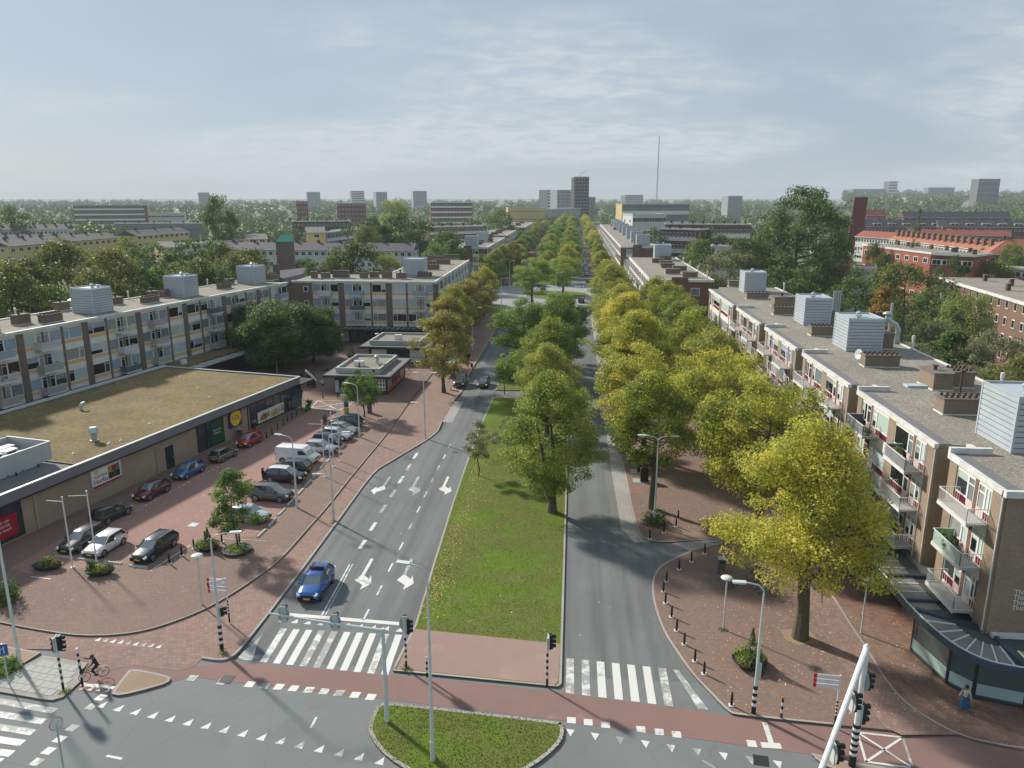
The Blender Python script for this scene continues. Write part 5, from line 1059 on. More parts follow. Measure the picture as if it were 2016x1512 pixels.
# ================================================================ the town further off
TILE_O = mat('orange_tiles', (.40, .15, .085), .8, noise=(.8, .3, .7), col2=(.27, .11, .07))
TILE_R = mat('red_tiles', (.29, .10, .07), .8, noise=(1.6, .3, .7), col2=(.24, .065, .04))
SLATE = mat('slate_tiles', (.10, .095, .10), .8, noise=(1.2, .3, .7), col2=(.075, .072, .08))
PURP = mat('purple_slate', (.105, .095, .115), .8, noise=(.5, .3, .7), col2=(.085, .078, .095))
YEL = mat('yellow_render', (.62, .50, .22), .9, noise=(.15, .3, .8), col2=(.55, .45, .22))
WREND = mat('white_render', (.62, .63, .60), .9, noise=(.15, .3, .8), col2=(.54, .55, .53))
GREYR = mat('grey_render', (.21, .22, .225), .9, noise=(.12, .3, .8), col2=(.17, .18, .185))
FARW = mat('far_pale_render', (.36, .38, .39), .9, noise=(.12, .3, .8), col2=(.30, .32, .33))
REDD = brick_mat('dark_red_slab', (.12, .045, .045), (.17, .065, .06))
COPPER = mat('green_copper', (.10, .36, .28), .7)
TWR = mat('tower_brick', (.065, .05, .05), .8)
PINKB = brick_mat('salmon_brick', (.34, .13, .085), (.42, .17, .11))
FW = [mat('far_pane_dark', (.02, .024, .028), .1, 0, .5), mat('far_pane_pale', (.30, .33, .34), .3, 0, .4)]
_wm = {}
def far_window(rt, x, y, z, w, h, frame, rz=0.):
    k = (round(w, 1), round(h, 1), frame.name)
    if k not in _wm: b = MB(frame); b.box(0, w, -.08, 0, 0, h); b.use(FW[0]); b.box(w*.1, w*.47, -.11, -.081, h*.1, h*.9); b.box(w*.53, w*.9, -.11, -.081, h*.1, h*.9); _wm[k] = b.mesh('window')
    return new('window', _wm[k], rt, (x, y, z), rz)
TOWN = []
def building(name, label, cat, a, b, D0, D1, pytop, depth, wall, floors, cols, roof='flat', roofm=None, frame=FRAMEW, band=None, rise=2.6, chim=0, ends=None, winh=1.5, winw=None, group=None, base_roof=None, plinth=0):
    """facade seen from px a (at distance D0) to px b (at D1); pytop: where the left top edge shows"""
    A = PD(a, pytop, D0); h = A.z; B = PD(b, pytop, D1); d = Vector((B.x-A.x, B.y-A.y, 0)); L = d.length; rz = math.atan2(d.y, d.x)
    rt = thing(name, label, cat, (A.x, A.y, 0), rz, group); TOWN.append((A.x, A.y, rz, L, depth))
    part('wall', wall, rt, (0, L, 0, depth, 0, h))
    if ends: part('end_wall', ends, rt, (-.06, -.001, -.02, depth, 0, h), (L+.001, L+.06, -.02, depth, 0, h))
    if roof == 'flat': part('roof', roofm or BITU, rt, (.1, L-.1, .1, depth-.1, h, h+.12)); part('roof_edge', EDGEW, rt, (-.25, L+.25, -.25, .1, h-.3, h+.25), (-.25, .1, .1, depth, h-.3, h+.25), (L-.1, L+.25, .1, depth, h-.3, h+.25))
    else:
        e = .5; r = MB(roofm or SLATE); hp = 0 if roof == 'gable' else min(L*.3, depth*.6)
        r.add([(-e, -e, h-.1), (L+e, -e, h-.1), (L+e, depth+e, h-.1), (-e, depth+e, h-.1), (hp-(e if not hp else 0), depth/2, h+rise), (L-hp+(e if not hp else 0), depth/2, h+rise)], [(0, 1, 5, 4), (2, 3, 4, 5), (3, 0, 4), (1, 2, 5), (3, 2, 1, 0)]); r.build('roof', rt)
        part('gutter', EDGEW, rt, (-e, L+e, -e-.12, -e, h-.28, h-.06))
        if roof == 'gable':
            g_ = MB(ends or wall); g_.add([(.0, 0, h), (.0, depth, h), (.0, depth/2, h+rise*.92), (L, 0, h), (L, depth, h), (L, depth/2, h+rise*.92)], [(0, 2, 1), (3, 4, 5)]); g_.build('gable', rt)
    fh = (h-plinth)/floors; ww = winw or min(2.4, L/cols*.6)
    if band:
        for k in range(floors): part('spandrel', band, rt, (.3, L-.3, -.06, -.001, plinth+k*fh+.1, plinth+k*fh+fh*.36))
    for k in range(floors):
        for i in range(cols): far_window(rt, (i+.5)*L/cols-ww/2, -.01, plinth+k*fh+fh*.40, ww, min(winh, fh*.52), frame)
    nd = max(1, int(depth/5))
    if D0 < 450 and roof != 'none':
        for k in range(floors):
            for i in range(nd): far_window(rt, -.07, depth-(i+.5)*depth/nd+.6, plinth+k*fh+fh*.42, 1.2, 1.3, frame, R(-90)); far_window(rt, L+.07, (i+.5)*depth/nd-.6, plinth+k*fh+fh*.42, 1.2, 1.3, frame, R(90))
    for i in range(chim):
        c = MB(B_DARK); c.box(0, .9, 0, .7, -.5, 1.3); c.use(CAPM); c.box(-.06, .96, -.06, .76, 1.3, 1.4); c.build('chimney', rt, ((i+.5)*L/chim, depth*.5 if roof != 'flat' else depth*random.uniform(.2, .8), h+(rise-.4 if roof != 'flat' else .12)))
    return rt, h, L
# left of the avenue
building('gallery_flats', 'long brick slab with white gallery bands rising above the trees on the left', 'flats', 143, 284, 600, 615, 404, 14, B_BROWN, 6, 22, band=SPAN)
building('school_building', 'white modern building beside the gallery slab', 'school', 278, 362, 640, 650, 420, 16, WREND, 3, 9, winw=4.)
building('row_houses', 'long white terrace at the left edge in front of the gallery slab', 'houses', -40, 132, 415, 425, 452, 10, WREND, 3, 22, roof='gable', roofm=SLATE, rise=2.4, chim=8)
building('row_houses', 'lower white terrace row at the left edge under the first terrace', 'houses', -60, 110, 350, 360, 474, 9, WREND, 2, 16, roof='gable', roofm=SLATE, rise=2.2, chim=7)
building('row_houses', 'grey terrace to the right of the white school', 'houses', 225, 400, 500, 505, 440, 10, GREYR, 3, 18, roof='flat', roofm=SLATE, chim=6)
building('yellow_flats', 'long yellow rendered flats at the left edge behind the tree belt', 'flats', 16, 232, 285, 350, 484, 10, YEL, 3, 16, roof='gable', roofm=SLATE, rise=2., chim=7)
building('yellow_flats', 'yellow flats in the middle of the left town with a blank gable', 'flats', 268, 372, 355, 395, 464, 10, YEL, 4, 10, roof='gable', roofm=SLATE, rise=2.2, chim=3)
building('yellow_flats', 'low yellow gable end in front of the middle yellow flats', 'flats', 322, 350, 315, 318, 486, 24, YEL, 3, 1, roof='gable', roofm=SLATE, rise=1.6)
building('gallery_flats', 'low grey flats with many chimneys right of the yellow gable', 'flats', 350, 480, 322, 360, 482, 9, WREND, 3, 12, roof='flat', roofm=SLATE, chim=7)
building('white_flats', 'long pale flats with paired windows and a slate roof behind the church tower', 'flats', 425, 812, 285, 278, 490, 10, WREND, 3, 30, roof='gable', roofm=PURP, rise=2.2, chim=9, winw=1.5)
building('yellow_flats', 'yellow gable left of the church tower', 'flats', 487, 526, 335, 338, 470, 30, YEL, 4, 2, roof='gable', roofm=SLATE, rise=1.4)
building('yellow_flats', 'tall yellow gable with galleries right of the church tower', 'flats', 605, 641, 320, 322, 457, 40, YEL, 4, 1, roof='gable', roofm=SLATE, rise=1.4)
building('gallery_flats', 'grey gallery wing joined to the tall yellow gable', 'flats', 642, 712, 323, 360, 458, 9, GREYR, 4, 10, roof='flat', chim=4, band=SPAN)
building('row_houses', 'dark brick terrace behind the tall yellow gable', 'houses', 575, 690, 480, 490, 436, 10, B_DARK, 3, 14, roof='flat', chim=6)
building('brick_flats', 'dark red slab with stair towers in the left distance', 'flats', 663, 720, 720, 725, 400, 14, REDD, 6, 8, roof='flat')
building('brick_flats', 'dark red slab with white balconies left of the avenue', 'flats', 848, 930, 640, 645, 399, 14, REDD, 6, 12, roof='flat', band=SPAN)
building('brick_flats', 'small dark red tower beside the trees, far left of the avenue', 'flats', 583, 604, 760, 762, 396, 14, REDD, 6, 3, roof='flat')
building('white_flats', 'pale flats with cladding boxes behind the dark trees', 'flats', 845, 950, 380, 395, 447, 11, B_BROWN, 4, 12, roof='flat', band=SPAN, chim=5)
building('brick_flats', 'tan low slab at the end of the west side trees', 'flats', 1000, 1072, 700, 705, 409, 12, YEL, 3, 14, roof='flat')
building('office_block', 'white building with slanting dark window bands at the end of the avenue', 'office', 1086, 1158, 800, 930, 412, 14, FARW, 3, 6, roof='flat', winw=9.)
t_ = building('tower_block', 'dark brick tower block with a roof crane above the end of the avenue', 'tower block', 1131, 1160, 900, 902, 348, 18, TWR, 14, 5, roof='flat', frame=FRAMEW, winw=1.9)
c_ = MB(M_STEEL); c_.beam((8, 8, t_[1]), (8, 8, t_[1]+4), .5); c_.beam((8, 8, t_[1]+4), (15, 8, t_[1]+6), .4); c_.build('roof_crane', t_[0])
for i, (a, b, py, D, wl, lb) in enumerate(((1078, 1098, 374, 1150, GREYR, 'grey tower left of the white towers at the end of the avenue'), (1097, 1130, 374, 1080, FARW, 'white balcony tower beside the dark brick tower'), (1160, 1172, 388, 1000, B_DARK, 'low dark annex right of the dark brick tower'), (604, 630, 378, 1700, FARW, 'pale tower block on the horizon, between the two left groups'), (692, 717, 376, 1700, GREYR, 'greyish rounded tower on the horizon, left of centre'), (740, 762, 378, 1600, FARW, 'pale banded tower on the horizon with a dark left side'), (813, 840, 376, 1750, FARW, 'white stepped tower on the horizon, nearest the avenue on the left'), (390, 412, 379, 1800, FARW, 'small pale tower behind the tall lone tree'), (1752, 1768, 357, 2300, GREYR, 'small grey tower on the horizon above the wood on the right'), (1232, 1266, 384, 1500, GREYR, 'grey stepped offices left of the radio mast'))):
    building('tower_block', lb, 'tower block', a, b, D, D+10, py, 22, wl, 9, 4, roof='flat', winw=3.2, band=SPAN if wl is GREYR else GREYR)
building('office_block', 'large grey-brown office block on the right horizon', 'office', 1928, 1970, 1150, 1158, 352, 14, GREYR, 7, 8, roof='flat', winw=3.6)
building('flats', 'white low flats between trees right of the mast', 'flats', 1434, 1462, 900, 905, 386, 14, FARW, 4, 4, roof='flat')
building('flats', 'long far terrace skyline on the right horizon', 'flats', 1680, 1750, 2300, 2320, 372, 20, GREYR, 5, 10, roof='flat', winw=4)
building('flats', 'low institutional block on the right horizon', 'flats', 1828, 1880, 2200, 2210, 369, 20, GREYR, 4, 8, roof='flat', winw=4)
# right of the avenue
building('solar_flats', 'flats with a serrated row of solar panels on the roof', 'flats', 1225, 1358, 610, 622, 402, 14, GREYR, 3, 20, roof='flat', ends=YEL, band=SPAN)
sp = [o for o in bpy.data.objects if o.name.startswith('solar_flats')][0]
for i in range(22): b = MB(M_DARK); b.obox((2+i*2.4, 6, 24.6), (2.1, 9, .1), 0, 0, R(-28)); b.build('solar_panel', sp)
building('school_building', 'white building with tall dark windows behind the lift housings', 'school', 1246, 1312, 415, 420, 422, 14, WREND, 3, 14, roof='flat', winw=1.5, winh=2.6)
building('gallery_flats', 'gallery flats with white bands behind the brown brick block', 'flats', 1310, 1480, 345, 338, 441, 11, B_BROWN, 3, 22, roof='flat', band=SPAN, chim=8)
building('gallery_flats', 'lower curved gallery flats with white parapets', 'flats', 1300, 1372, 300, 290, 450, 10, B_DARK, 4, 9, roof='flat', band=EDGEW, chim=4)
building('gallery_flats', 'white terraced flats left of the giant poplar', 'flats', 1400, 1480, 262, 258, 485, 10, WREND, 3, 8, roof='flat', chim=6)
building('brick_flats', 'red brick house glimpsed behind the giant poplar', 'flats', 1600, 1675, 215, 212, 500, 10, B_RED, 3, 7, roof='flat', band=None)
building('brick_flats', 'red brick flats with a chamfered front and white windows on the right', 'flats', 1700, 1836, 255, 216, 482, 12, B_RED, 3, 8, roof='flat', roofm=GRAVEL, chim=6, winw=2.4)
building('brick_flats', 'near end of the red brick flats, turned towards the street', 'flats', 1836, 1918, 215, 207, 500, 14, B_RED, 3, 4, roof='flat', roofm=GRAVEL, chim=3, winw=2.6)
building('brick_flats', 'dark brown brick flats with a broad grey gravel roof at the right edge', 'flats', 1850, 2100, 172, 118, 548, 16, B_BROWN, 4, 16, roof='flat', roofm=GRAVEL, chim=6, winw=1.2, winh=1.7)
building('brick_house', 'salmon brick house with white windows at the right edge', 'house', 1967, 2060, 212, 205, 528, 10, PINKB, 3, 4, roof='flat', roofm=GRAVEL, winw=2.6)
building('brick_house', 'house with a bright orange hipped roof at the right edge', 'house', 1946, 2080, 250, 243, 500, 12, B_RED, 3, 7, roof='hip', roofm=TILE_O, rise=4.6, chim=2)
building('garage_block', 'low white garages beside the brick flats', 'garage', 1682, 1724, 190, 188, 527, 8, WREND, 1, 3, roof='flat')
building('row_houses', 'terrace with orange tiled roof and a long line of brick chimneys', 'houses', 1752, 1948, 345, 268, 470, 9, WREND, 3, 34, roof='gable', roofm=TILE_O, rise=2.8, chim=17, winw=1.5)
building('row_houses', 'terrace with red tiled roof behind the giant poplar', 'houses', 1685, 1752, 370, 350, 465, 9, WREND, 3, 12, roof='gable', roofm=TILE_R, rise=2.6, chim=5)
building('row_houses', 'second orange-roofed terrace behind the line of chimneys', 'houses', 1790, 1990, 430, 410, 461, 9, B_RED, 3, 24, roof='gable', roofm=TILE_R, rise=2.8, chim=8)
building('row_houses', 'terrace with a slate roof and white dormers on the right', 'houses', 1700, 1850, 470, 465, 446, 10, B_DARK, 3, 22, roof='gable', roofm=SLATE, rise=4., chim=7)
building('row_houses', 'slate-roofed terrace continuing to the right edge', 'houses', 1850, 2040, 462, 450, 446, 10, B_DARK, 3, 22, roof='gable', roofm=SLATE, rise=4., chim=8)
building('row_houses', 'furthest slate terrace below the wood', 'houses', 1780, 1990, 560, 555, 428, 10, B_BROWN, 3, 22, roof='gable', roofm=SLATE, rise=4., chim=8)
building('row_houses', 'red-roofed terrace beside the dark red tapered tower', 'houses', 1706, 1745, 600, 600, 424, 10, B_RED, 3, 6, roof='gable', roofm=TILE_R, rise=4., chim=3)
tr_ = [o for o in bpy.data.objects if o.get('label', '').startswith('terrace with orange tiled roof and a long line')][0]
hh = max(q.co.z for c in tr_.children if c.name.startswith('wall') for q in c.data.vertices); LL = max(q.co.x for c in tr_.children if c.name.startswith('wall') for q in c.data.vertices)
for i in range(17): c = MB(B_BROWN); c.box(0, 1.5, 0, 1.1, 0, 3.6); c.use(CAPM); c.box(-.1, 1.6, -.1, 1.2, 3.6, 3.8); c.build('chimney_stack', tr_, (2+i*(LL-5)/16, 1.6, hh+.1))
# dormers on the slate terraces
for nm, n in (('row_houses.007', 5), ('row_houses.008', 7)):
    o = bpy.data.objects.get(nm)
    if o:
        hh = max(v[2] for c in o.children if c.name.startswith('wall') for v in [tuple(q.co) for q in c.data.vertices])
        for i in range(n): b = MB(M_WHITE); b.box(0, 4.6, 0, 3, 0, 1.7); b.use(FW[0]); b.box(.4, 2.1, -.04, 0, .4, 1.4); b.box(2.5, 4.2, -.04, 0, .4, 1.4); b.build('dormer', o, (6+i*8.5, 1., hh+.3))
# tapered tower
tw = MB(mat('oxblood_metal', (.13, .02, .025), .5)); p = PD(1693, 388, 420); s = 420/FPX
tw.add([(-16*s, -4, 0), (16*s, -4, 0), (16*s, 5, 0), (-16*s, 5, 0), (-13*s, -3, p.z*.35), (13*s, -3, p.z*.35), (13*s, 4, p.z*.35), (-13*s, 4, p.z*.35), (-9.5*s, -2.6, p.z), (13.5*s, -2.6, p.z), (13.5*s, 3.6, p.z), (-9.5*s, 3.6, p.z)], [(0, 1, 5, 4), (1, 2, 6, 5), (2, 3, 7, 6), (3, 0, 4, 7), (4, 5, 9, 8), (5, 6, 10, 9), (6, 7, 11, 10), (7, 4, 8, 11), (8, 9, 10, 11)])
tag(tw.build('tapered_tower', None, (p.x, p.y, 0), YAW-R(20)), 'dark red windowless tapered tower beside the giant poplar', 'tower')
# radio mast
ms = MB(mat('mast_steel', (.45, .40, .40), .6)); p = PD(1298, 268, 1000); H_ = p.z
for k in range(3): a = k*2.094; ms.beam((1.3*math.cos(a), 1.3*math.sin(a), 0), (.3*math.cos(a), .3*math.sin(a), H_), .35)
for i in range(26):
    z = i*H_/26; r_ = 1.3-i/26.; z2 = (i+1)*H_/26
    for k in range(3): a, b_ = k*2.094, (k+1)*2.094; ms.beam((r_*math.cos(a), r_*math.sin(a), z), (r_*math.cos(b_), r_*math.sin(b_), z2), .18)
tag(ms.build('radio_mast', None, (p.x, p.y, 0)), 'tall thin lattice radio mast against the sky right of the avenue', 'mast')
# church
p = PD(560, 500, 238); CH = thing('church', 'brick church with a square tower under a green copper gable and a slate nave roof', 'church', (p.x, p.y, 0), R(12))
h = PD(560, 476, 238).z; w = 4.8
part('tower', B_GREY, CH, (-w/2, w/2, 0, w, 0, h)); part('belfry_opening', M_DARK, CH, (w/2-.001, w/2+.04, 1.4, 3.2, h-3.6, h-.6))
r = MB(COPPER); r.add([(-w/2-.1, -.1, h), (w/2+.1, -.1, h), (w/2+.1, w+.1, h), (-w/2-.1, w+.1, h), (-w/2+1.2, w/2, h+2.), (w/2-.0, w/2, h+2.)], [(0, 1, 5, 4), (2, 3, 4, 5), (3, 0, 4), (1, 2, 5), (3, 2, 1, 0)]); r.build('tower_roof', CH)
q = [local(CH, PD(a, b, 222)) for a, b in ((532, 548), (655, 540))]
x0_, x1_ = q[0][0], q[1][0]+4; zt = PD(590, 512, 215).z; ze = 6.5
part('nave', B_GREY, CH, (x0_, x1_, -20, -7, 0, ze)); r = MB(PURP); r.add([(x0_-.4, -20.6, ze-.3), (x1_+.4, -20.6, ze-.3), (x1_+.4, -6.4, ze-.3), (x0_-.4, -6.4, ze-.3), (x0_-.4, -13.5, ze+2.2), (x1_+.4, -13.5, ze+4.6)], [(0, 1, 5, 4), (2, 3, 4, 5), (3, 0, 4), (1, 2, 5)]); r.build('nave_roof', CH); part('chimney', B_GREY, CH, (x0_+1.5, x0_+3.2, -19.2, -18, ze, ze+4.8))
for a in ((1722, 478, 240, 'b_olive', 34), (1765, 470, 330, 'b_dark', 26), (1865, 476, 300, 'b_olive', 30), (1905, 462, 390, 'b_green', 26), (1935, 487, 262, 'b_dark', 34), (1885, 500, 200, 'b_dark', 60), (1740, 500, 215, 'b_olive', 50), (1975, 458, 420, 'b_olive', 40), (1790, 447, 440, 'b_green', 24)): bt(a[3], a[0], a[1], a[2], 'garden tree standing between the terraces with orange and slate roofs', a[4], 'garden trees between the terraces')
# ---- town trees: single ones near, one far wood behind
def blocked(x, y, m=4.):
    for ax, ay, rz, L, dp in TOWN:
        dx, dy = x-ax, y-ay; lx = dx*math.cos(rz)+dy*math.sin(rz); ly = -dx*math.sin(rz)+dy*math.cos(rz)
        if -m < lx < L+m and -m*2.2 < ly < dp+m: return True
    return (-46 < x < 30 and y < 960) or (abs(x+60) < 30 and y < 260)
cnt = 0; rr = random.Random(5)
LBL = {'b_green': 'leafy green tree among the houses of the town', 'b_dark': 'dark green tree among the houses of the town', 'b_olive': 'olive tree among the houses of the town', 'b_grey': 'grey-green tree among the houses of the town', 'b_lime': 'pale yellow-green tree among the houses of the town'}
D = 240.
while cnt < 175 and D < 700:
    px = rr.uniform(-20, 2036); p = PD(px, 420, D); D0 = D; D *= 1.0062
    if blocked(p.x, p.y): continue
    k = rr.choice(['b_green', 'b_green', 'b_dark', 'b_olive', 'b_olive', 'b_grey', 'b_lime' if rr.random() < .4 else 'b_dark']); s = rr.uniform(.62, 1.0)*(.85 if D < 350 else 1)
    tree(k, (p.x, p.y), LBL[k], rr.random()*6.28, (s*1.05, s*1.05, s), LBL[k].replace(' tree', ' trees'), 0.); cnt += 1
rng = np.random.default_rng(9); CC = []; NN = []; SS = []
base = [crown_points(12, 12, 1., 26, 260, 'round', np.random.default_rng(s), .2) for s in range(5)]
nfar = 0; D = 430.
while D < 3600:
    n = int(46+D*.012)
    for i in range(n):
        px = rng.uniform(-60, 2076); dd = D*rng.uniform(.97, 1.03); p = PD(px, 420, dd)
        if blocked(p.x, p.y, 6): continue
        right = px > 1660
        dens = .95 if right and dd > 600 else (.55 if dd < 800 else .9)
        if rng.random() > dens: continue
        s = rng.uniform(.7, 1.15)*(1.25 if right and dd > 600 else 1.)*(1.+min(.55, max(0, (dd-900)/3000))); _, _, C, nm = base[rng.integers(5)]; a = rng.random()*6.28; c, s_ = math.cos(a), math.sin(a)
        q = C*s; q = np.stack([q[:, 0]*c-q[:, 1]*s_+p.x, q[:, 0]*s_+q[:, 1]*c+p.y, q[:, 2]+(max(0, (dd-650))*.014 if right else 0)], 1)
        m_ = 260 if dd < 1200 else 150
        CC.append(q[:m_]); NN.append(nm[:m_]); SS.append(np.full(m_, 1.5*s*(1. if dd < 1200 else 1.7))); nfar += 1
    D *= 1.05
CC = np.concatenate(CC); NN = np.concatenate(NN); SS = np.concatenate(SS)
tag(new('distant_woodland', leaf_mesh('distant_woodland', CC, NN, SS, LM['wood'], rng, .8)), 'hazy mass of distant green treetops out to the horizon', 'woodland', kind='stuff')
# ================================================================ vehicles
TYRE = mat('tyre_rubber', (.012, .012, .012), .85); RIM = mat('alloy_rim', (.42, .43, .44), .3, .8); CARGL = mat('car_glass', (.022, .027, .03), .05, .1, 1., coat=1.); WSH = mat('windscreen_sky_tint', (.16, .19, .205), .07, .15, 1., coat=1.)  # windscreen base colour made paler to imitate reflected sky
HLAMP = mat('headlamp_glass', (.62, .65, .66), .08, .1, .8); TLAMP = mat('tail_lamp', (.30, .012, .012), .15); PLATE = mat('yellow_plate', (.62, .42, .03), .4); CHROME = mat('chrome', (.6, .6, .6), .15, .9); PLAST = mat('black_plastic', (.02, .02, .021), .55)
def car_paint(n, c, metal=.25): return mat('car_'+n, c, .28, metal, .5, coat=.7)
SPEC = {  # L, W, H, cowl, roof start, roof end, rear foot (from the front, as share of L), belt z, nose z
 'hatch': (3.95, 1.72, 1.47, .27, .45, .86, .965, .92, .70), 'small': (3.6, 1.62, 1.48, .24, .43, .88, .97, .93, .74), 'estate': (4.6, 1.80, 1.47, .26, .42, .88, .985, .93, .70),
 'suv': (4.35, 1.84, 1.62, .25, .42, .86, .97, 1.02, .82), 'sedan': (4.5, 1.78, 1.45, .26, .43, .74, .90, .92, .70), 'van': (4.9, 1.9, 1.95, .13, .30, .975, .995, 1.12, .86), 'mpv': (4.4, 1.82, 1.78, .18, .38, .92, .985, 1.05, .82)}
def make_car(kind, paint, roofm=None, rails=False):
    L, W_, H, c, rs, re, rf, belt, nose = SPEC[kind]; w = W_/2; X = lambda f: L/2-f*L
    rt = thing('parked_car', 'car', 'car')
    b = MB(paint); st = []
    zt = lambda f: (nose*.78+(nose-nose*.78)*f/.03 if f < .03 else nose+(belt-.02-nose)*((f-.03)/(c-.03))**.7 if f < c else belt if f < rf-.02 else belt-.06-(f-rf)*1.2)
    wf = lambda f: w*(.80+.2*min(1, f/.13)**.5 if f < .13 else 1. if f < .9 else 1-.09*((f-.9)/.1)**2)
    fs = [0, .012, .03, .07, .13, c*.75, c, .5, .75, rf-.03, rf, .985, 1.]
    fs = sorted(set(fs)); n = 11
    for f in fs:
        ww, z1 = wf(f), zt(f); zl = .20 if .04 < f < .96 else .30; end = f in (0, 1.)
        if end: ww *= .94; z1 -= .12 if f == 0 else .28
        sec = [(.88, zl), (.98, zl+.10), (1., zl+.28), (.985, z1-.14), (.90, z1-.02), (.5, z1+.035)]
        if end: sec = [(.8, zl+.06), (.95, zl+.14), (.97, zl+.24), (.96, z1-.10), (.88, z1-.03), (.5, z1)]
        st.append([(X(f), -ww*a, z) for a, z in sec]+[(X(f), 0, z1+(.045 if not end else 0))]+[(X(f), ww*a, z) for a, z in sec[::-1]])
    k = len(st[0]); vs = [v for s in st for v in s]
    fc = [(i*k+j, i*k+j+1, (i+1)*k+j+1, (i+1)*k+j) for i in range(len(st)-1) for j in range(k-1)]
    fc += [(i*k, (i+1)*k, (i+1)*k+k-1, i*k+k-1) for i in range(len(st)-1)]+[tuple(range(k-1, -1, -1)), tuple(range((len(st)-1)*k, len(st)*k))]
    b.add(vs, fc); body = b.build('body', rt, smooth=True)
    # cabin glass, roof skin and pillars
    wb, wr = w*.93, w*.74; zr = H-.05; van = kind == 'van'
    g = MB(CARGL if not van else paint); A = [(X(c), wb*.94, belt), (X(rf), wb*.93, belt)]; mid = X((rs+re)/2)
    base = [(X(c)+.02, -wb*.90, belt-.01), (X(.5), -wb, belt-.01), (X(rf), -wb*.92, belt-.01), (X(rf), wb*.92, belt-.01), (X(.5), wb, belt-.01), (X(c)+.02, wb*.90, belt-.01)]
    top = [(X(rs), -wr*.95, zr-.02), (mid, -wr, zr), (X(re), -wr*.95, zr-.03), (X(re), wr*.95, zr-.03), (mid, wr, zr), (X(rs), wr*.95, zr-.02)]
    if van: top = [(x, y*1.18, z) for x, y, z in top]
    g.add(base+top, [(0, 1, 7, 6), (1, 2, 8, 7), (2, 3, 9, 8), (3, 4, 10, 9), (4, 5, 11, 10), (5, 0, 6, 11)]); g.build('cabin' if van else 'windows', rt)
    if not van:
        i0 = lambda p, q, t_: tuple(a+(b_-a)*t_ for a, b_ in zip(p, q)); q = MB(WSH); dx = Vector((.02, 0, .012)); q.add([Vector(v)+dx for v in (i0(base[5], base[0], .06), i0(base[5], base[0], .94), i0(top[5], top[0], .94), i0(top[5], top[0], .06))], [(0, 1, 2, 3)]); q.build('windscreen', rt)
    r = MB(roofm or paint); k2 = 1.18 if van else 1.
    rows = []
    for f, dz in ((rs-.012, -.03), (rs+.03, .022), ((rs+re)/2, .05), (re-.03, .025), (re+.012, -.04)):
        rows.append([(X(f), s*wr*k2*1.01, zr+dz+dd) for s, dd in ((-1., -.035), (-.86, 0), (0, .03), (.86, 0), (1., -.035))])
    vs = [v for q in rows for v in q]; r.add(vs, [(i*5+j, i*5+j+1, (i+1)*5+j+1, (i+1)*5+j) for i in range(4) for j in range(4)]); r.build('roof', rt, smooth=True)
    p = MB(paint)
    for s in (-1, 1):
        for a, t_, wd in (((X(c)+.02, s*wb*.90, belt-.01), (X(rs), s*wr*k2*.95, zr-.01), .07), ((X(rf), s*wb*.92, belt-.01), (X(re), s*wr*k2*.95, zr-.02), .13)): p.beam(a, t_, wd, .07)
        if not van: p.use(PLAST); p.beam((X(.535), s*wb*1.0, belt-.01), (X(.56), s*wr, zr-.01), .07, .05); p.use(paint)
        p.beam((X(rs), s*wr*k2*.96, zr), (X(re), s*wr*k2*.96, zr-.01), .05, .05)
    p.build('pillars', rt)
    if van:
        q = MB(WSH); q.add([(X(c)+.03, -wb*.84, belt+.06), (X(c)+.03, wb*.84, belt+.06), (X(rs)+.035, wr*1.05, zr-.12), (X(rs)+.035, -wr*1.05, zr-.12)], [(0, 1, 2, 3)]); q.build('windscreen', rt)
        for s in (-1, 1):
            q = MB(CARGL); y = lambda z: s*(wb+(wr*1.18-wb)*(z-belt)/(zr-belt)+.012); z0, z1 = belt+.08, zr-.25; q.add([(X(c+.04), y(z0), z0), (X(.40), y(z0), z0), (X(.40), y(z1), z1), (X(rs-.01), y(z1), z1)], [(0, 1, 2, 3) if s > 0 else (3, 2, 1, 0)]); q.build('side_window', rt)
    if rails or kind in ('estate', 'suv'):
        for s in (-1, 1): q = MB(CHROME if kind != 'suv' else PLAST); q.beam((X(rs+.03), s*wr*.9, zr+.07), (X(re-.03), s*wr*.9, zr+.06), .035); q.build('roof_rail', rt)
    wr_ = .31 if kind in ('hatch', 'small') else .335
    for fx in (.185, .80):
        for s in (-1, 1):
            a = MB(PLAST); a.lathe([(wr_+.055, 0), (wr_+.055, .02)], 18); o = a.build('wheel_arch', rt, (X(fx), s*(w-.006), wr_+.01)); o.rotation_euler = (R(90)*(-s), 0, 0)
            t_ = MB(TYRE); t_.lathe([(wr_*.7, -.1), (wr_, -.09), (wr_, .09), (wr_*.72, .1)], 20); o = t_.build('wheel', rt, (X(fx), s*(w-.075), wr_), smooth=False); o.rotation_euler = (R(90)*(-s), 0, 0)
            m_ = MB(RIM); m_.lathe([(wr_*.72, 0), (wr_*.66, .015), (wr_*.18, .0)], 16); 
            for j in range(5): a2 = j*1.2566; m_.use(PLAST); m_.add([(math.cos(a2+.3)*wr_*.3, math.sin(a2+.3)*wr_*.3, .017), (math.cos(a2+.3)*wr_*.6, math.sin(a2+.3)*wr_*.6, .019), (math.cos(a2+.85)*wr_*.6, math.sin(a2+.85)*wr_*.6, .019), (math.cos(a2+.85)*wr_*.3, math.sin(a2+.85)*wr_*.3, .017)], [(0, 1, 2, 3)])
            m_.build('rim', o, (0, 0, .1))
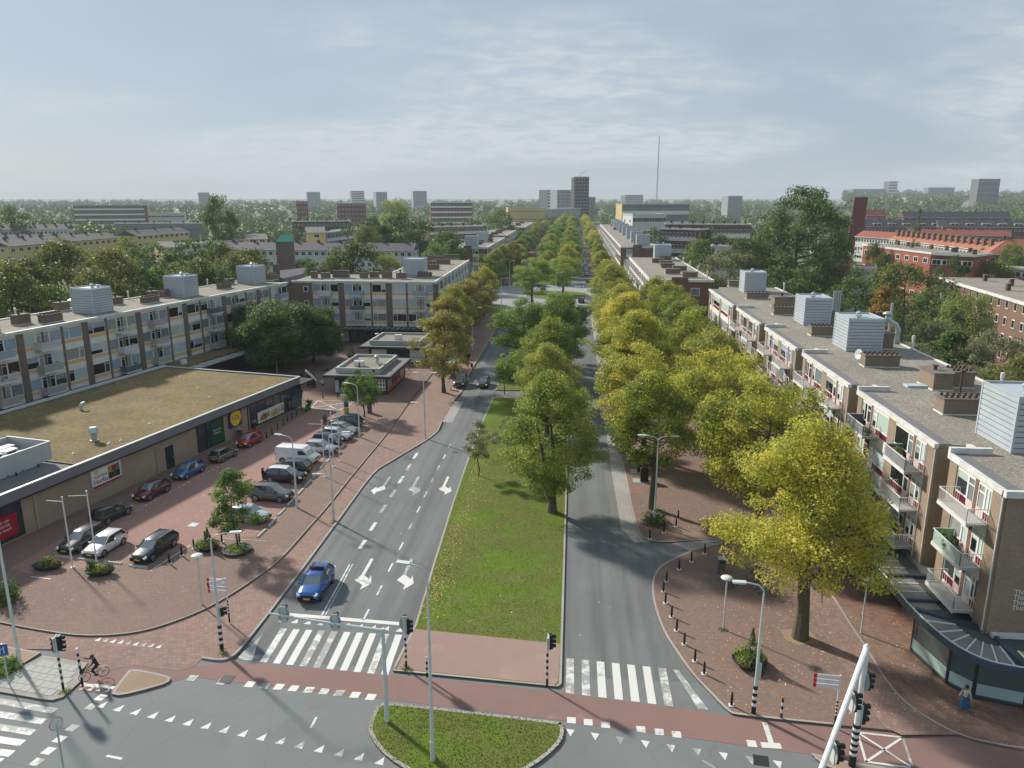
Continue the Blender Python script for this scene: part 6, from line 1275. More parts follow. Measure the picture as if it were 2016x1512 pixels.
    for s in (-1, 1):
        q = MB(HLAMP); q.obox((0, 0, 0), (.30, .34, .13), R(-28*s), 0, R(24)); q.build('headlight', rt, (X(.035), s*w*.70, nose-.075))
        q = MB(TLAMP); q.obox((0, 0, 0), (.10, .22, .22 if kind != 'estate' else .16), R(18*s)); q.build('tail_light', rt, (X(.983), s*w*.80, belt-.12))
        q = MB(paint); q.obox((0, 0, 0), (.12, .2, .13)); q.build('mirror', rt, (X(c+.055), s*(w+.08), belt+.03))
        q = MB(PLAST); q.box(X(.70), X(.50), -.004, .004, -.008, .008); q.build('door_handle', rt, (0, s*(w+.002), belt-.22)) if 0 else None
        q = MB(PLAST); y = w*1.003; q.box(X(.545), X(.542), -.003, .003, .32, belt-.06); q.build('door_seam', rt, (0, s*y, 0)); 
    q = MB(PLAST); q.obox((0, 0, 0), (.06, w*1.05, .15)); q.build('grille', rt, (X(.006), 0, nose-.19)); q = MB(PLAST); q.obox((0, 0, 0), (.06, w*1.5, .12)); q.build('bumper_grille', rt, (X(.002), 0, .36)); q = MB(PLAST); q.obox((0, 0, 0), (.06, w*1.5, .14)); q.build('rear_bumper', rt, (X(.998), 0, .36))
    for x_, z_ in ((X(-.006), .46), (X(1.004), .55)): q = MB(PLATE); q.obox((0, 0, 0), (.03, .52, .12)); q.build('number_plate', rt, (x_, 0, z_))
    return rt
def put_car(kind, paint, front, rear, label, name='parked_car', z=.12, roofm=None, hd=None, group='cars parked by the supermarket'):
    a, b = P(*front, z), P(*rear, z); c = (a+b)/2; an = math.atan2(a.y-b.y, a.x-b.x) if hd is None else R(hd)
    o = make_car(kind, paint, roofm); o.name = name; o.location = (c.x, c.y, z+.004); o.rotation_euler = (0, 0, an); tag(o, label, 'van' if kind == 'van' else 'car', group)
    return o
C = car_paint
PC = [('estate', C('brown_black', (.022, .018, .017)), (128, 1095), (200, 1050), 'dark brown estate car parked beside the white hatchback by the flagpoles', -96),
 ('hatch', C('pearl', (.66, .67, .68)), (178, 1103), (238, 1063), 'white hatchback parked nose-out behind the second flagpole', -96),
 ('estate', C('blue_black', (.016, .02, .028)), (275, 1110), (335, 1068), 'blue-black estate car parked alone beside two black bollards', -97),
 ('small', C('red', (.42, .012, .02)), (478, 885), (505, 865), 'bright red small car below the round yellow shop sign', -101),
 ('small', C('taupe', (.15, .145, .135)), (458, 895), (422, 912), 'taupe small car parked behind the red one, tail towards the crossing', 78),
 ('hatch', C('blue', (.022, .10, .27)), (350, 946), (393, 925), 'mid-blue hatchback parked along the supermarket wall', -102),
 ('hatch', C('maroon', (.11, .018, .022)), (280, 986), (320, 965), 'maroon hatchback parked under the autumn hoarding', -102),
 ('hatch', C('night', (.018, .026, .032)), (245, 1012), (195, 1030), 'dark blue-green hatchback parked tail towards the crossing at the wall', 77),
 ('hatch', C('silver_blue', (.50, .55, .60)), (528, 1028), (455, 1020), 'pale silver hatchback half hidden by the small maple', -7),
 ('suv', C('gunmetal', (.095, .10, .11)), (573, 985), (497, 980), 'gunmetal grey sport utility car with roof rails beside the maple', -6),
 ('suv', C('black', (.012, .012, .014)), (597, 948), (527, 945), 'black compact car with a white roof next to the woman on her phone', -5),
 ('estate', C('black2', (.02, .024, .03)), (535, 928), (610, 930), 'black estate car parked nose-in between the white van and white-roofed car', 175),
 ('van', C('white_van', (.76, .77, .77), 0.), (625, 913), (550, 905), 'white delivery van in the parked row', -8),
 ('hatch', C('silver', (.42, .46, .50)), (662, 893), (602, 887), 'silver-blue hatchback beside the white van', -9),
 ('small', C('navy', (.04, .05, .075)), (670, 878), (620, 872), 'dark navy small car in the parked row', -10),
 ('hatch', C('pale_silver', (.55, .57, .59)), (690, 866), (637, 862), 'pale silver hatchback third from the far end of the row', -9),
 ('sedan', C('grey_silver', (.33, .34, .34)), (702, 855), (643, 850), 'grey saloon second from the far end of the row', -9),
 ('suv', C('deep_blue', (.018, .045, .085)), (652, 838), (712, 840), 'deep blue car at the far end of the parked row', 172)]
for k, p, f, r, lb, hd in PC: put_car(k, p, f, r, lb, hd=hd, roofm=C('white_roof', (.74, .75, .75)) if 'white roof' in lb else None)
tr = put_car('suv', C('bright_blue', (.02, .10, .36)), (607, 1190), (638, 1136), 'bright blue driving-school car waiting at the stop line', 'blue_car', 0.004, hd=-90, group=None)
q = MB(PLAST); q.box(-.12, .12, -.55, .55, 0, .2); q.build('roof_sign', tr, (-.45, 0, 1.66)); q = MB(mat('sign_red2', (.5, .03, .03), .4)); q.box(-.13, .13, -.5, -.1, .05, .15); q.build('sign_print', tr, (-.45, 0, 1.66))
put_car('mpv', C('green_grey', (.035, .05, .05)), (902, 767), (911, 750), 'dark green people carrier parked in the bay by the bus stop', 'parked_van', .07, hd=-90, group=None)
put_car('hatch', C('black3', (.014, .015, .018)), (948, 768), (957, 752), 'black car driving towards the crossing past the parked people carrier', 'moving_car', .004, hd=-91, group=None)
far = [((2.4, 222), 'suv', 'black3', 'dark car driving away near the roundabout on the east carriageway', 90), ((5.4, 205), 'hatch', 'pearl', 'white car parked at the east kerb before the roundabout', 90), ((5.3, 276), 'hatch', 'maroon', 'maroon car parked past the far zebra crossing', 90)]
for (x, y), k, c, lb, hd in far:
    o = make_car(k, MAT['car_'+c]); o.location = (x, y, .02); o.rotation_euler = (0, 0, R(hd)); tag(o, lb, 'car')
fars = make_car('hatch', MAT['car_silver']); fars.location = (5.2, 300, .02); fars.rotation_euler = (0, 0, R(90)); tag(fars, 'car parked along the far east kerb of the avenue', 'car', 'cars parked far along the avenue')
for i in range(10): dup(fars, (5.2 if i % 3 else -1.2+2.8, 307+i*8.5, .02), R(90), None, 'cars parked far along the avenue')
# ================================================================ street furniture
def lamp_post(base, h, label, heads, striped=False, z=.1, top_r=.05, group=None, name='street_lamp', col=None):
    """heads: (azimuth deg, reach, height) of each lamp arm"""
    c = P(*base, z) if len(base) == 2 else Vector(base); col = col or M_LAMP
    rt = thing(name, label, 'street lamp', c, 0., group)
    b = MB(col); b.lathe([(.13, 0), (.13, 1.2), (.10, 1.25), (.085, h*.5), (top_r, h-.5)], 12)
    b.build('post', rt)
    if striped: stripes(rt, 1.9, .135)
    for az, reach, hh in heads:
        a = R(az); d = Vector((math.cos(a), math.sin(a), 0)); m = MB(col); z0 = min(h-.55, hh-.45); full = hh > h-1.2
        if full: m.tube([Vector((0, 0, h-.55)), Vector((0, 0, h-.3))+d*.06, Vector((0, 0, h-.08))+d*.3, Vector((0, 0, h))+d*.7, Vector((0, 0, h+.06))+d*(reach-.3)], [top_r, top_r, .045, .04, .035], 8)
        else: m.tube([Vector((0, 0, hh)), Vector((0, 0, hh+.05))+d*(reach-.3)], .035, 8)
        ar = m.build('lamp_arm', rt, smooth=True)
        q = MB(M_LAMP); e = Vector((0, 0, h+.06 if full else hh+.05)); q.obox(e+d*(reach), (.75, .30, .09), a); q.use(mat('lamp_lens', (.72, .76, .76), .25)); q.obox(e+d*(reach+.02)-Vector((0, 0, .06)), (.6, .24, .04), a); q.build('lamp_head', ar)
    return rt
def stripes(rt, h, r=.075, n=None, z0=.55):
    b = MB(M_BLACK); b.lathe([(r, 0), (r, z0)], 12)
    n = n or int((h-z0)/.2)
    for i in range(n): b.use(M_WHITE if i % 2 == 0 else M_BLACK); b.lathe([(r, z0+i*(h-z0)/n), (r, z0+(i+1)*(h-z0)/n)], 12)
    return b.build('striped_sleeve', rt)
GREEN_L = mat('signal_green_off', (.02, .06, .04), .2); RED_L = mat('signal_red_off', (.09, .015, .012), .2); AMB_L = mat('signal_amber_off', (.10, .06, .01), .2)
def signal(rt, loc, az, back=False, n=3, s=1.):
    """traffic-light head facing az"""
    o = new('signal_head', None, rt, loc, R(az)); b = MB(M_BLACK); b.box(-.12*s, .10*s, -.15*s, .15*s, -.16*n*s, .16*n*s); b.use(mat('signal_back', (.52, .55, .52), .5)); b.box(-.16*s, -.121*s, -.16*s, .16*s, -.17*n*s, .17*n*s); b.build('signal_case', o) if 0 else None
    c = b.build('signal_case', o)
    for i, m in enumerate((RED_L, AMB_L, GREEN_L)[:n]):
        z = (n-1-2*i)*.16*s; q = MB(M_BLACK); q.tube([(.10*s, 0, z), (.32*s, 0, z-.02)], .12*s, 10, cap=False); q.use(m); q.lathe([(.1*s, 0), (.1*s, .01)], 10, (0, 0, 0)) if 0 else None; q.build('visor', o)
    if back: q = MB(mat('signal_board', (.34, .37, .34), .5)); q.lathe([(.36*s, 0), (.36*s, .02)], 20); k = q.build('back_board', o, (-.13*s, 0, 0)); k.rotation_euler = (0, R(90), 0); k.scale = (1.45, 1, 1)
    return o
def signal_post(base, h, label, azs, z=.125, small=False, back=False):
    c = P(*base, z); rt = thing('traffic_light', label, 'traffic light', c); b = MB(M_LAMP); b.lathe([(.06, 0), (.06, h)], 10); b.build('post', rt); stripes(rt, h*.68 if not small else h*.95, .075)
    for i, (a, hh) in enumerate(azs): signal(rt, (.2*math.cos(R(a)), .2*math.sin(R(a)), hh), a, back)
    return rt
# lamps
lamp_post((437, 1280), 8.5, 'tall lamp post with striped base and signal box on the west corner', [(15, 1.6, 8.5)], True)
lamp_post((852, 1497), 11.6, 'tallest lamp post, standing on the front grass island', [(170, 1.3, 11.6)])
l3 = lamp_post((1483, 1405), 8.5, 'lamp post with striped base on the east corner beside the round planter', [(178, 1.4, 8.5)], True)
signal(l3, (.2, .05, 3.0), 40); signal([o for o in bpy.data.objects if o.name == 'street_lamp'][0], (.22, .1, 2.9), 30, n=2)
lamp_post((1288, 1033), 8.7, 'lamp post with two opposite arms beside the green shrub', [(178, 1.5, 8.7), (2, 1.5, 8.7)])
lamp_post((837, 862), 8.5, 'lamp post with a cross head and a lower arm near the kiosk kerb', [(5, 1.3, 8.5), (178, 1.0, 8.5), (178, 1.4, 4.6)])
lamp_post((657, 1024), 8.6, 'lamp post between cycle path and road with a lower side arm', [(20, 1.6, 8.6), (182, 1.4, 4.6)])
lamp_post((585, 1000), 7.4, 'lamp post with a small sign board beside the grey parked car', [(165, 1.6, 7.4)])
lamp_post((708, 861), 7.0, 'lamp post at the far end of the parked cars', [(165, 1.6, 7.0)])
lamp_post((40, 1310), 11.5, 'thick pale lamp post at the left edge by the planting bed', [(180, 1.5, 11.5)], z=.12, top_r=.09)
for x, y, lb in ((-19.9, 148, 'lamp post under the brown trees on the west kerb'), (-19.5, 205, 'lamp post at the west kerb just before the roundabout'), (7.4, 165, 'lamp post leaning over the east road among the gold trees'), (-5, 222, 'lamp post on the near edge of the roundabout'), (8, 250, 'lamp post at the far right of the roundabout'), (-22, 262, 'lamp post at the far left of the roundabout')): lamp_post((x, y, .1), 8.6, lb, [(0 if x < 0 else 178, 1.6, 8.6)])
def mushroom(base, h, label, z=.12):
    c = P(*base, z) if len(base) == 2 else Vector(base); rt = thing('path_lamp', label, 'lamp post', c); b = MB(M_LAMP); b.lathe([(.06, 0), (.055, h-.25)], 10); b.use(M_DARK); b.lathe([(.05, h-.25), (.05, h-.05)], 10); b.build('post', rt)
    q = MB(mat('opal_lamp', (.66, .68, .64), .3)); q.lathe([(.08, 0), (.42, .07), (.44, .12), (.3, .2), (.1, .25)], 20); q.build('lamp_head', rt, (0, 0, h-.08), smooth=True); return rt
mushroom((398, 1190), 4.0, 'slim lamp with a flat mushroom head beside the cycle path'); mushroom((1424, 1239), 4.0, 'slim mushroom-headed lamp beside the bench on the east pavement'); mushroom((1695, 1247), 4.2, 'slim mushroom-headed lamp on the shop walk by the canopy')
for x, y, lb in ((559, 722, 'slim lamp in front of the broad plaza tree'), (676, 700, 'slim lamp by the yellow shop sign on the plaza'), (744, 697, 'slim lamp between the two kiosks'), (546, 738, 'slim lamp rising behind the supermarket roof end')): mushroom((x, y), 4.0, lb)
# flagpoles
def flagpole(base, h, label, az, arm=1.5, z=.12, extra=()):
    c = P(*base, z); rt = thing('flagpole', label, 'flagpole', c); b = MB(M_WHITE); b.lathe([(.16, 0), (.16, .06), (.07, .07), (.05, h), (.09, h+.02), (.06, h+.08)], 10); b.build('pole', rt)
    for a in (az,)+tuple(extra): q = MB(M_WHITE); d = (math.cos(R(a)), math.sin(R(a))); q.tube([(0, 0, h-.35), (d[0]*arm, d[1]*arm, h-.35)], .03, 6); q.build('crossbar', rt)
flagpole((143, 1117), 6.2, 'white flagpole nearest the left edge, beside the brown estate car', 175); flagpole((190, 1105), 6.3, 'white flagpole in front of the white hatchback', 190)
flagpole((640, 939), 6.4, 'white flagpole in front of the van, first of three', 178); flagpole((657, 919), 6.4, 'white flagpole in front of the silver-blue car, second of three', 60); flagpole((669, 907), 6.6, 'white flagpole with several crossbars, third of three', 178, 1.7, extra=(35, 140))
# gantries
gt = thing('signal_gantry', 'signal gantry reaching over the approach road from the front island', 'traffic light', P(762, 1420, .12)); b = MB(M_LAMP); b.lathe([(.14, 0), (.14, 3.2), (.11, 3.3), (.10, 6.1)], 12); b.build('mast', gt); b = MB(M_LAMP)
b.tube([(.25, -.02, 5.95), (-3.5, .35, 6.1), (-7.0, .8, 6.25)], [.10, .085, .06], 10); b.build('arm', gt); signal(gt, (-2.9, .55, 6.1), 90, True); signal(gt, (-6.1, .95, 6.2), 90, True)
base = P(1677, 1507, .125); g2 = thing('signal_gantry', 'heavy white signal gantry with striped base at the lower right island', 'traffic light', base); b = MB(M_WHITE); b.lathe([(.16, 0), (.15, 7.2), (.17, 7.25), (.05, 7.4)], 12); b.build('mast', g2); stripes(g2, 2.6, .19, 10, .7)
e = PD(1618, 1520, 30.); e = P(1618, 1518, 7.1); d = Vector((e.x-base.x, e.y-base.y, 0)); b = MB(M_WHITE); b.tube([(0, 0, 7.1), tuple(d*.5+Vector((0, 0, 7.15))), tuple(d*1.25+Vector((0, 0, 7.2)))], [.17, .14, .11], 12); b.build('arm', g2)
signal(g2, (.25, .1, 3.2), 20, False, s=1.2); signal(g2, (.3, .05, 5.2), 8, True); signal(g2, tuple(d*.45+Vector((.32, .1, 6.75))), 8, True); signal(g2, tuple(d*.85+Vector((.32, .1, 6.75))), 8, True)
signal_post((800, 1315), 3.6, 'striped traffic light post at the left corner of the median paving', [(100, 3.2), (20, 3.0)], back=True)
signal_post((1077, 1350), 3.4, 'striped traffic light post at the right corner of the median paving', [(20, 3.1)])
signal_post((125, 1358), 3.7, 'traffic light post with two heads on the grey slab corner', [(20, 3.3), (150, 3.1)], z=.12)
def short_post(base, h, label, z=.12, head=None):
    c = P(*base, z); rt = thing('striped_post', label, 'post', c); stripes(rt, h, .07, None, .35 if h < 1.5 else .7); q = MB(head or M_WHITE); q.lathe([(.08, 0), (.08, .12), (.02, .14)], 10); q.build('cap', rt, (0, 0, h)); return rt
short_post((841, 1333), 1.35, 'short striped post on the median paving beside the tall lamp'); short_post((1538, 1413), 1.3, 'short striped post with an orange cap on the east corner', head=mat('orange_cap', (.5, .16, .02), .5)); pb = short_post((163, 1352), 2.6, 'striped push-button post that the cyclist leans on')
q = MB(M_DARK); q.box(-.09, .09, -.07, .07, 0, .22); q.build('button_box', pb, (.1, 0, 1.1))
# direction signs
SGR = mat('sign_red_tip', (.45, .03, .05), .5)
def fingerpost(base, h, label, az, n, extra=None, z=.1):
    c = P(*base, z); rt = thing('direction_sign', label, 'sign', c); b = MB(M_WHITE); b.lathe([(.05, 0), (.05, h)], 10); b.build('post', rt); stripes(rt, h*.5, .06, 8, h*.22)
    for i in range(n):
        q = MB(M_WHITE); q.box(.06, 1.25, -.02, .02, -.13, .13); q.use(SGR); q.box(1.251, 1.42, -.02, .02, -.13, .13); f = q.build('sign_board', rt, (0, 0, h-.2-i*.3), R(az))
        for j in range(2): w = MB(mat('sign_text', (.35, .08, .1), .5)); w.box(.2, .9-.2*j, -.024, -.0201, .03-.1*j, .06-.1*j); w.build('sign_text', f)
    if extra: q = MB(M_WHITE); q.box(.06, 1.1, -.02, .02, -.13, .13); q.use(SGR); q.box(1.101, 1.25, -.02, .02, -.13, .13); q.build('sign_board', rt, (0, 0, h-.12), R(extra))
    return rt
fingerpost((452, 1225), 3.5, 'cycle direction signpost with white boards beside the west lamp post', 176, 4, 215); fingerpost((1643, 1430), 3.4, 'cycle direction signpost with three white boards on the east corner', 174, 3)
c = P(17, 1345, .12); rt = thing('road_sign', 'blue square road sign on a thin post at the left edge', 'sign', c); b = MB(M_STEEL); b.lathe([(.04, 0), (.04, 2.8)], 8); b.build('post', rt); q = MB(mat('sign_blue3', (.012, .10, .33), .4)); q.box(-.32, .32, -.02, .02, -.4, .4); s_ = q.build('sign_board', rt, (0, -.05, 2.4), R(20)); q = MB(M_WHITE); q.tube([(-.12, -.025, -.25), (-.12, -.025, 0), (.05, -.025, .12)], .03, 6); q.tube([(.1, -.025, -.25), (.1, -.025, .25)], .03, 6); q.build('sign_arrow', s_)
c = P(128, 1530, 0); rt = thing('road_sign', 'round sign on a tall post seen edge-on at the bottom left', 'sign', c); b = MB(M_STEEL); b.lathe([(.05, 0), (.05, 3.3)], 8); b.build('post', rt); q = MB(M_WHITE); q.lathe([(.32, 0), (.32, .02)], 20); q.use(SGR); q.lathe([(.35, -.012), (.35, .0)], 20); s_ = q.build('sign_board', rt, (0, 0, 3.3)); s_.rotation_euler = (R(90), 0, R(62))
c = P(678, 812, .12); rt = thing('parking_sign', 'blue and white parking board on a post by the parked cars', 'sign', c); b = MB(M_STEEL); b.lathe([(.05, 0), (.05, 3.1)], 8); b.build('post', rt); q = MB(MAT['sign_blue3']); q.box(-.42, .42, -.03, .03, .4, 1.0); q.use(M_WHITE); q.box(-.42, .42, -.03, .03, -.2, .4); s_ = q.build('sign_board', rt, (0, -.08, 2.4)); text('P', .5, M_WHITE, s_, (0, -.035, .7), (R(90), 0, 0))
c = P(683, 816, .12); rt = thing('parking_meter', 'green and yellow parking ticket column beside the blue parking board', 'parking meter', c); b = MB(mat('meter_yellow', (.55, .33, .02), .5)); b.box(-.25, .25, -.2, .2, 0, .95); b.use(mat('meter_green', (.02, .12, .06), .5)); b.box(-.25, .25, -.2, .2, .951, 1.9); b.build('cabinet', rt); part('screen', M_DARK, rt, (-.12, .12, -.22, -.201, 1.3, 1.55))
c = P(667, 694, .12); rt = thing('shop_sign', 'square yellow framed sign on a post before the shops', 'sign', c); b = MB(M_DARK); b.box(-.25, .25, -.15, .15, 0, 2.6); b.build('post', rt); q = MB(mat('yellow_board', (.60, .38, .03), .5)); q.box(-.9, .9, -.2, .2, 2.6, 4.2); q.use(M_BLACK); q.box(-.5, .5, -.23, -.201, 2.95, 3.85); q.build('sign_board', rt)
# bollards
bm = MB(M_BLACK); bm.lathe([(.085, .05), (.075, .6), (.06, .85), (.02, .95)], 10); bm = bm.mesh('post'); fm = MB(M_WHITE); fm.box(-.16, .16, -.16, .16, 0, .05); fm = fm.mesh('foot')
def bollard(base, label, group, foot=True, z=.12):
    rt = thing('bollard', label, 'bollard', P(*base, z), 0, group); new('post', bm, rt)
    if foot: new('foot', fm, rt)
for i_, b_ in enumerate(((1361, 1106), (1337, 1121), (1312, 1145), (1306, 1165), (1310, 1188), (1322, 1215), (1332, 1242), (1347, 1269), (1368, 1302), (1386, 1327))): bollard(b_, 'black bollard in the curved row along the east kerb, %s from the side street' % ORD[i_], 'bollards along the curved east kerb')
bollard((1440, 1389), 'single black bollard apart from the row near the east zebra', None); bollard((1387, 1090), 'black bollard half under the large gold tree at the side-street ramp', None)
for i_, b_ in enumerate(((1279, 1061), (1307, 1049), (1331, 1037), (1335, 1022))): bollard(b_, 'black bollard at the pavement nose by the double-armed lamp, %s from the road' % ORD[i_], 'bollards at the pavement nose')
for b_, lb in (((334, 1110), 'black bollard next to the blue-black estate car, nearer the crossing'), ((358, 1094), 'black bollard next to the blue-black estate car, nearer the planter'), ((382, 1080), 'black bollard beside the round planter with a cone shrub'), ((404, 1064), 'black bollard behind the round planter'), ((437, 1068), 'black bollard between planter and small maple'), ((472, 1069), 'black bollard behind the small maple')): bollard(b_, lb, 'bollards at the end of the car park')
for i_, b_ in enumerate(((525, 863), (536, 856), (547, 846), (558, 838), (566, 830), (575, 824), (584, 818), (594, 810))): bollard(b_, 'black bollard outside the supermarket windows, %s from the red car' % ORD[i_], 'bollards outside the supermarket', False)
bollard((636, 785), 'black bollard on the plaza beside the box marking', None, False)
# wheel stops
wsm = MB(M_CONC); wsm.add([(-.9, -.12, 0), (.9, -.12, 0), (.9, .12, 0), (-.9, .12, 0), (-.86, -.07, .12), (.86, -.07, .12), (.86, .07, .12), (-.86, .07, .12)], [(4, 5, 6, 7), (0, 1, 5, 4), (1, 2, 6, 5), (2, 3, 7, 6), (3, 0, 4, 7)]); wsm = wsm.mesh('wheel_stop')
for i_, (a, b_) in enumerate((((507, 1058), (523, 1043)), ((529, 1037), (543, 1020)), ((549, 1014), (560, 1003)), ((567, 994), (578, 982)), ((587, 974), (597, 963)), ((601, 957), (611, 947)), ((616, 942), (625, 930)), ((630, 924), (638, 912)), ((643, 911), (652, 900)), ((672, 882), (677, 874)), ((714, 836), (720, 829)), ((204, 1106), (240, 1111)), ((254, 1114), (290, 1118)), ((113, 1095), (140, 1098)), ((155, 1101), (185, 1104)))):
    A, B = P(*a, .12), P(*b_, .12); c = (A+B)/2; o = tag(new('wheel_stop', wsm, None, (c.x, c.y, .12), math.atan2(B.y-A.y, B.x-A.x)), ('concrete wheel stop in the long parked row, %s from the small maple' % ORD[i_] if i_ < 11 else 'concrete wheel stop in the short row near the planters, %s' % ['in the empty bay', 'under the blue-black estate car', 'under the brown estate car', 'under the white hatchback'][i_-11]), 'wheel stop', 'wheel stops of the car park')
# planters
def shrub_mesh(kind, n, w, h, leaf, seed, cone=False):
    rng = np.random.default_rng(seed)
    if cone: t = rng.random(n)**.7; a = rng.random(n)*6.28; r = (1-t)*w/2; C_ = np.stack([r*np.cos(a), r*np.sin(a), t*h], 1); nm = np.stack([np.cos(a), np.sin(a), np.full(n, .4)], 1)
    else:
        d = rng.normal(size=(n, 3)); d /= np.linalg.norm(d, axis=1, keepdims=True); d[:, 2] = np.abs(d[:, 2]); r = rng.random(n)**.35*(1+.25*np.sin(d[:, 0]*9)*np.cos(d[:, 1]*8)); C_ = d*r[:, None]*np.array([w/2, w/2, h]); nm = d
    return leaf_mesh('foliage', C_, nm+rng.normal(size=(n, 3))*.4, np.full(n, leaf), LM[kind], rng)
POT = mat('planter_dark', (.035, .04, .035), .7)
def planter(base, label, w, d, az, plants, z=.12, h=.42):
    c = P(*base, z); rt = thing('planter', label, 'planter', c, R(az)); b = MB(POT); b.lathe([(.62, 0), (.9, h*.6), (1., h), (.94, h), (.9, h-.06), (.3, h-.07)], 20, sx=w/2, sy=d/2); b.build('tub', rt, smooth=False)
    for i, (kd, x, y, pw, ph, cone) in enumerate(plants): new('foliage', shrub_mesh(kd, 500 if pw > .6 else 260, pw, ph, .12, hash(label) % 1000+i, cone), rt, (x, y, h-.08))
    return rt
planter((95, 1120), 'boat-shaped planter with a yellow shrub, nearest the left edge', 2.5, 1.3, 10, [('lime', -.5, -.1, .8, .5, 0), ('brown', .4, .1, 1., .6, 0), ('green', 0, .2, 1., .7, 0), ('rust', .8, 0, .6, .4, 0)])
planter((197, 1131), 'boat-shaped planter with dark spiky plants beside the second flagpole', 2.4, 1.3, 12, [('dark', -.6, .1, .9, 1.0, 0), ('green', 0, 0, 1.1, .7, 0), ('grey', .7, .1, .9, .6, 0), ('lime', -.3, -.3, .4, .3, 0)])
planter((410, 1080), 'round planter with a cone shrub beside the parked estate car', 2.2, 2., 0, [('dark', 0, .1, .9, 1.6, 1), ('green', -.4, -.3, 1.3, .7, 0), ('brown', .5, -.1, 1.1, .7, 0), ('rust', .3, .3, .6, .5, 0)])
planter((1475, 1308), 'round planter with a cone shrub beside the striped east lamp post', 2.3, 2.2, 0, [('dark', .1, .1, 1.1, 2.3, 1), ('lime', -.35, -.5, 1., .6, 0), ('green', -.4, .3, 1.3, .9, 0), ('green', .6, -.1, 1.1, .8, 0), ('dark', .3, -.6, .9, .6, 0)])
planter((692, 702), 'planter with a small evergreen by the shops', 2.2, 1.8, 0, [('dark', 0, 0, 1.4, 2.4, 1), ('green', .4, -.2, 1.1, .7, 0)]); planter((919, 706), 'dark pot with a shrub behind the bus shelter', 1.6, 1.6, 0, [('green', 0, 0, 1.6, 1.2, 0)], h=.9)
c = P(467, 1085, .12); rt = thing('tree_planter', 'low round bed of ground cover at the foot of the small maple', 'planter', c); b = MB(POT); b.lathe([(1.25, 0), (1.25, .25), (1.1, .25), (1.1, .18), (.2, .19)], 20); b.build('rim', rt); new('foliage', shrub_mesh('green', 700, 2.1, .35, .12, 5), rt, (0, 0, .14))
for base_, w, h_, kd, lb in (((1290, 1030), 2.6, 1.4, 'dark', 'dense green shrub with pale flowers at the foot of the double-armed lamp'), ((14, 1185), 2.2, 2.0, 'dark', 'dark leafy bush cut by the left edge'), ((5, 1320), 2.4, .8, 'green', 'ragged low plants in the bed at the left edge')):
    c = P(*base_, .1); rt = thing('shrub', lb, 'shrub', c); new('foliage', shrub_mesh(kd, 1600, w, h_, .15, 7), rt); b = MB(BARK); b.tube([(0, 0, 0), (.1, 0, h_*.6)], .05, 6); b.build('stem', rt)
rngw = np.random.default_rng(4)
for x, y, z in ((1424, 1240, .12), (437, 1282, .12), (657, 1028, .07), (800, 1317, .13), (128, 1361, .12), (985, 905, .12)):
    c = P(x, y, z); new_ = shrub_mesh('green', 90, .7, .12, .1, int(x)); tag(new('weeds', new_, None, (c.x, c.y, z)), 'tuft of weeds at the foot of a post', 'weeds', 'weeds round post feet', kind='stuff')
for i, (X_, Y_, Z_, kd, lb) in enumerate(((25.1, 49.0, 7.3, 'green', 'leafy potted plant on the mint-screened balcony'), (25.0, 48.0, 7.3, 'bgreen', 'second potted plant on the mint-screened balcony'), (25.2, 56.6, 4.3, 'dark', 'dark bushy plants on the lowest balcony under the gold tree'), (25.1, 57.6, 10.3, 'green', 'potted plant on the top balcony with the slate screen'), (25.2, 63.6, 10.3, 'bgreen', 'potted plant on the top balcony behind the gold tree'))):
    rt = thing('potted_plant', lb, 'plant', (X_, Y_, Z_)); b = MB(CLAY); b.lathe([(.13, 0), (.2, .32), (.17, .32)], 12); b.build('pot', rt); new('foliage', shrub_mesh(kd, 260, .9, .9, .14, 40+i), rt, (0, 0, .28))
# bins, containers, bench, shelter
def bin_(base, label, z=.12, h=1.15):
    rt = thing('litter_bin', label, 'bin', P(*base, z)); b = MB(mat('bin_grey', (.11, .115, .11), .6)); b.box(-.28, .28, -.25, .25, 0, h); b.build('body', rt); part('lid', M_STEEL, rt, (-.31, .31, -.28, .28, h+.001, h+.06)); part('slot', M_BLACK, rt, (-.2, .2, -.262, -.251, h-.3, h-.15)); return rt
bin_((1419, 1128), 'grey litter bin beside the bench on the east pavement', h=1.3); bin_((728, 813), 'grey litter bin beside the small dark tree near the kiosk', h=1.5); bin_((473, 862), 'grey litter bin against the wall under the round sign')
for b_, lb in (((1268, 947), 'black underground waste container, nearer one of the pair'), ((1262, 928), 'black underground waste container, farther one of the pair')):
    rt = thing('waste_container', lb, 'waste container', P(*b_, .12)); b = MB(M_BLACK); b.box(-.42, .42, -.4, .4, .04, 1.35); b.add([(-.42, -.4, 1.35), (.42, -.4, 1.35), (.42, .4, 1.35), (-.42, .4, 1.35), (-.3, -.15, 1.6), (.3, -.15, 1.6), (.3, .3, 1.6), (-.3, .3, 1.6)], [(4, 5, 6, 7), (0, 1, 5, 4), (1, 2, 6, 5), (2, 3, 7, 6), (3, 0, 4, 7)]); b.build('body', rt); part('base_plate', M_STEEL, rt, (-1.2, .6, -.6, .6, 0, .035))
WOOD = mat('bench_wood', (.12, .10, .075), .8, noise=(3., .3, .7), col2=(.17, .14, .11))
def bench(c, rz, label):
    rt = thing('bench', label, 'bench', c, rz)
    for i in range(4): part('slat', WOOD, rt, (-.9, .9, -.25+i*.13, -.14+i*.13, .42, .46))
    for i in range(3): part('slat', WOOD, rt, (-.9, .9, .28, .32, .55+i*.14, .66+i*.14))
    for s in (-.7, .7): b = MB(M_DARK); b.box(s-.03, s+.03, -.22, -.16, 0, .42); b.box(s-.03, s+.03, .22, .28, 0, .95); b.box(s-.03, s+.03, -.22, .28, .38, .42); b.build('leg', rt)
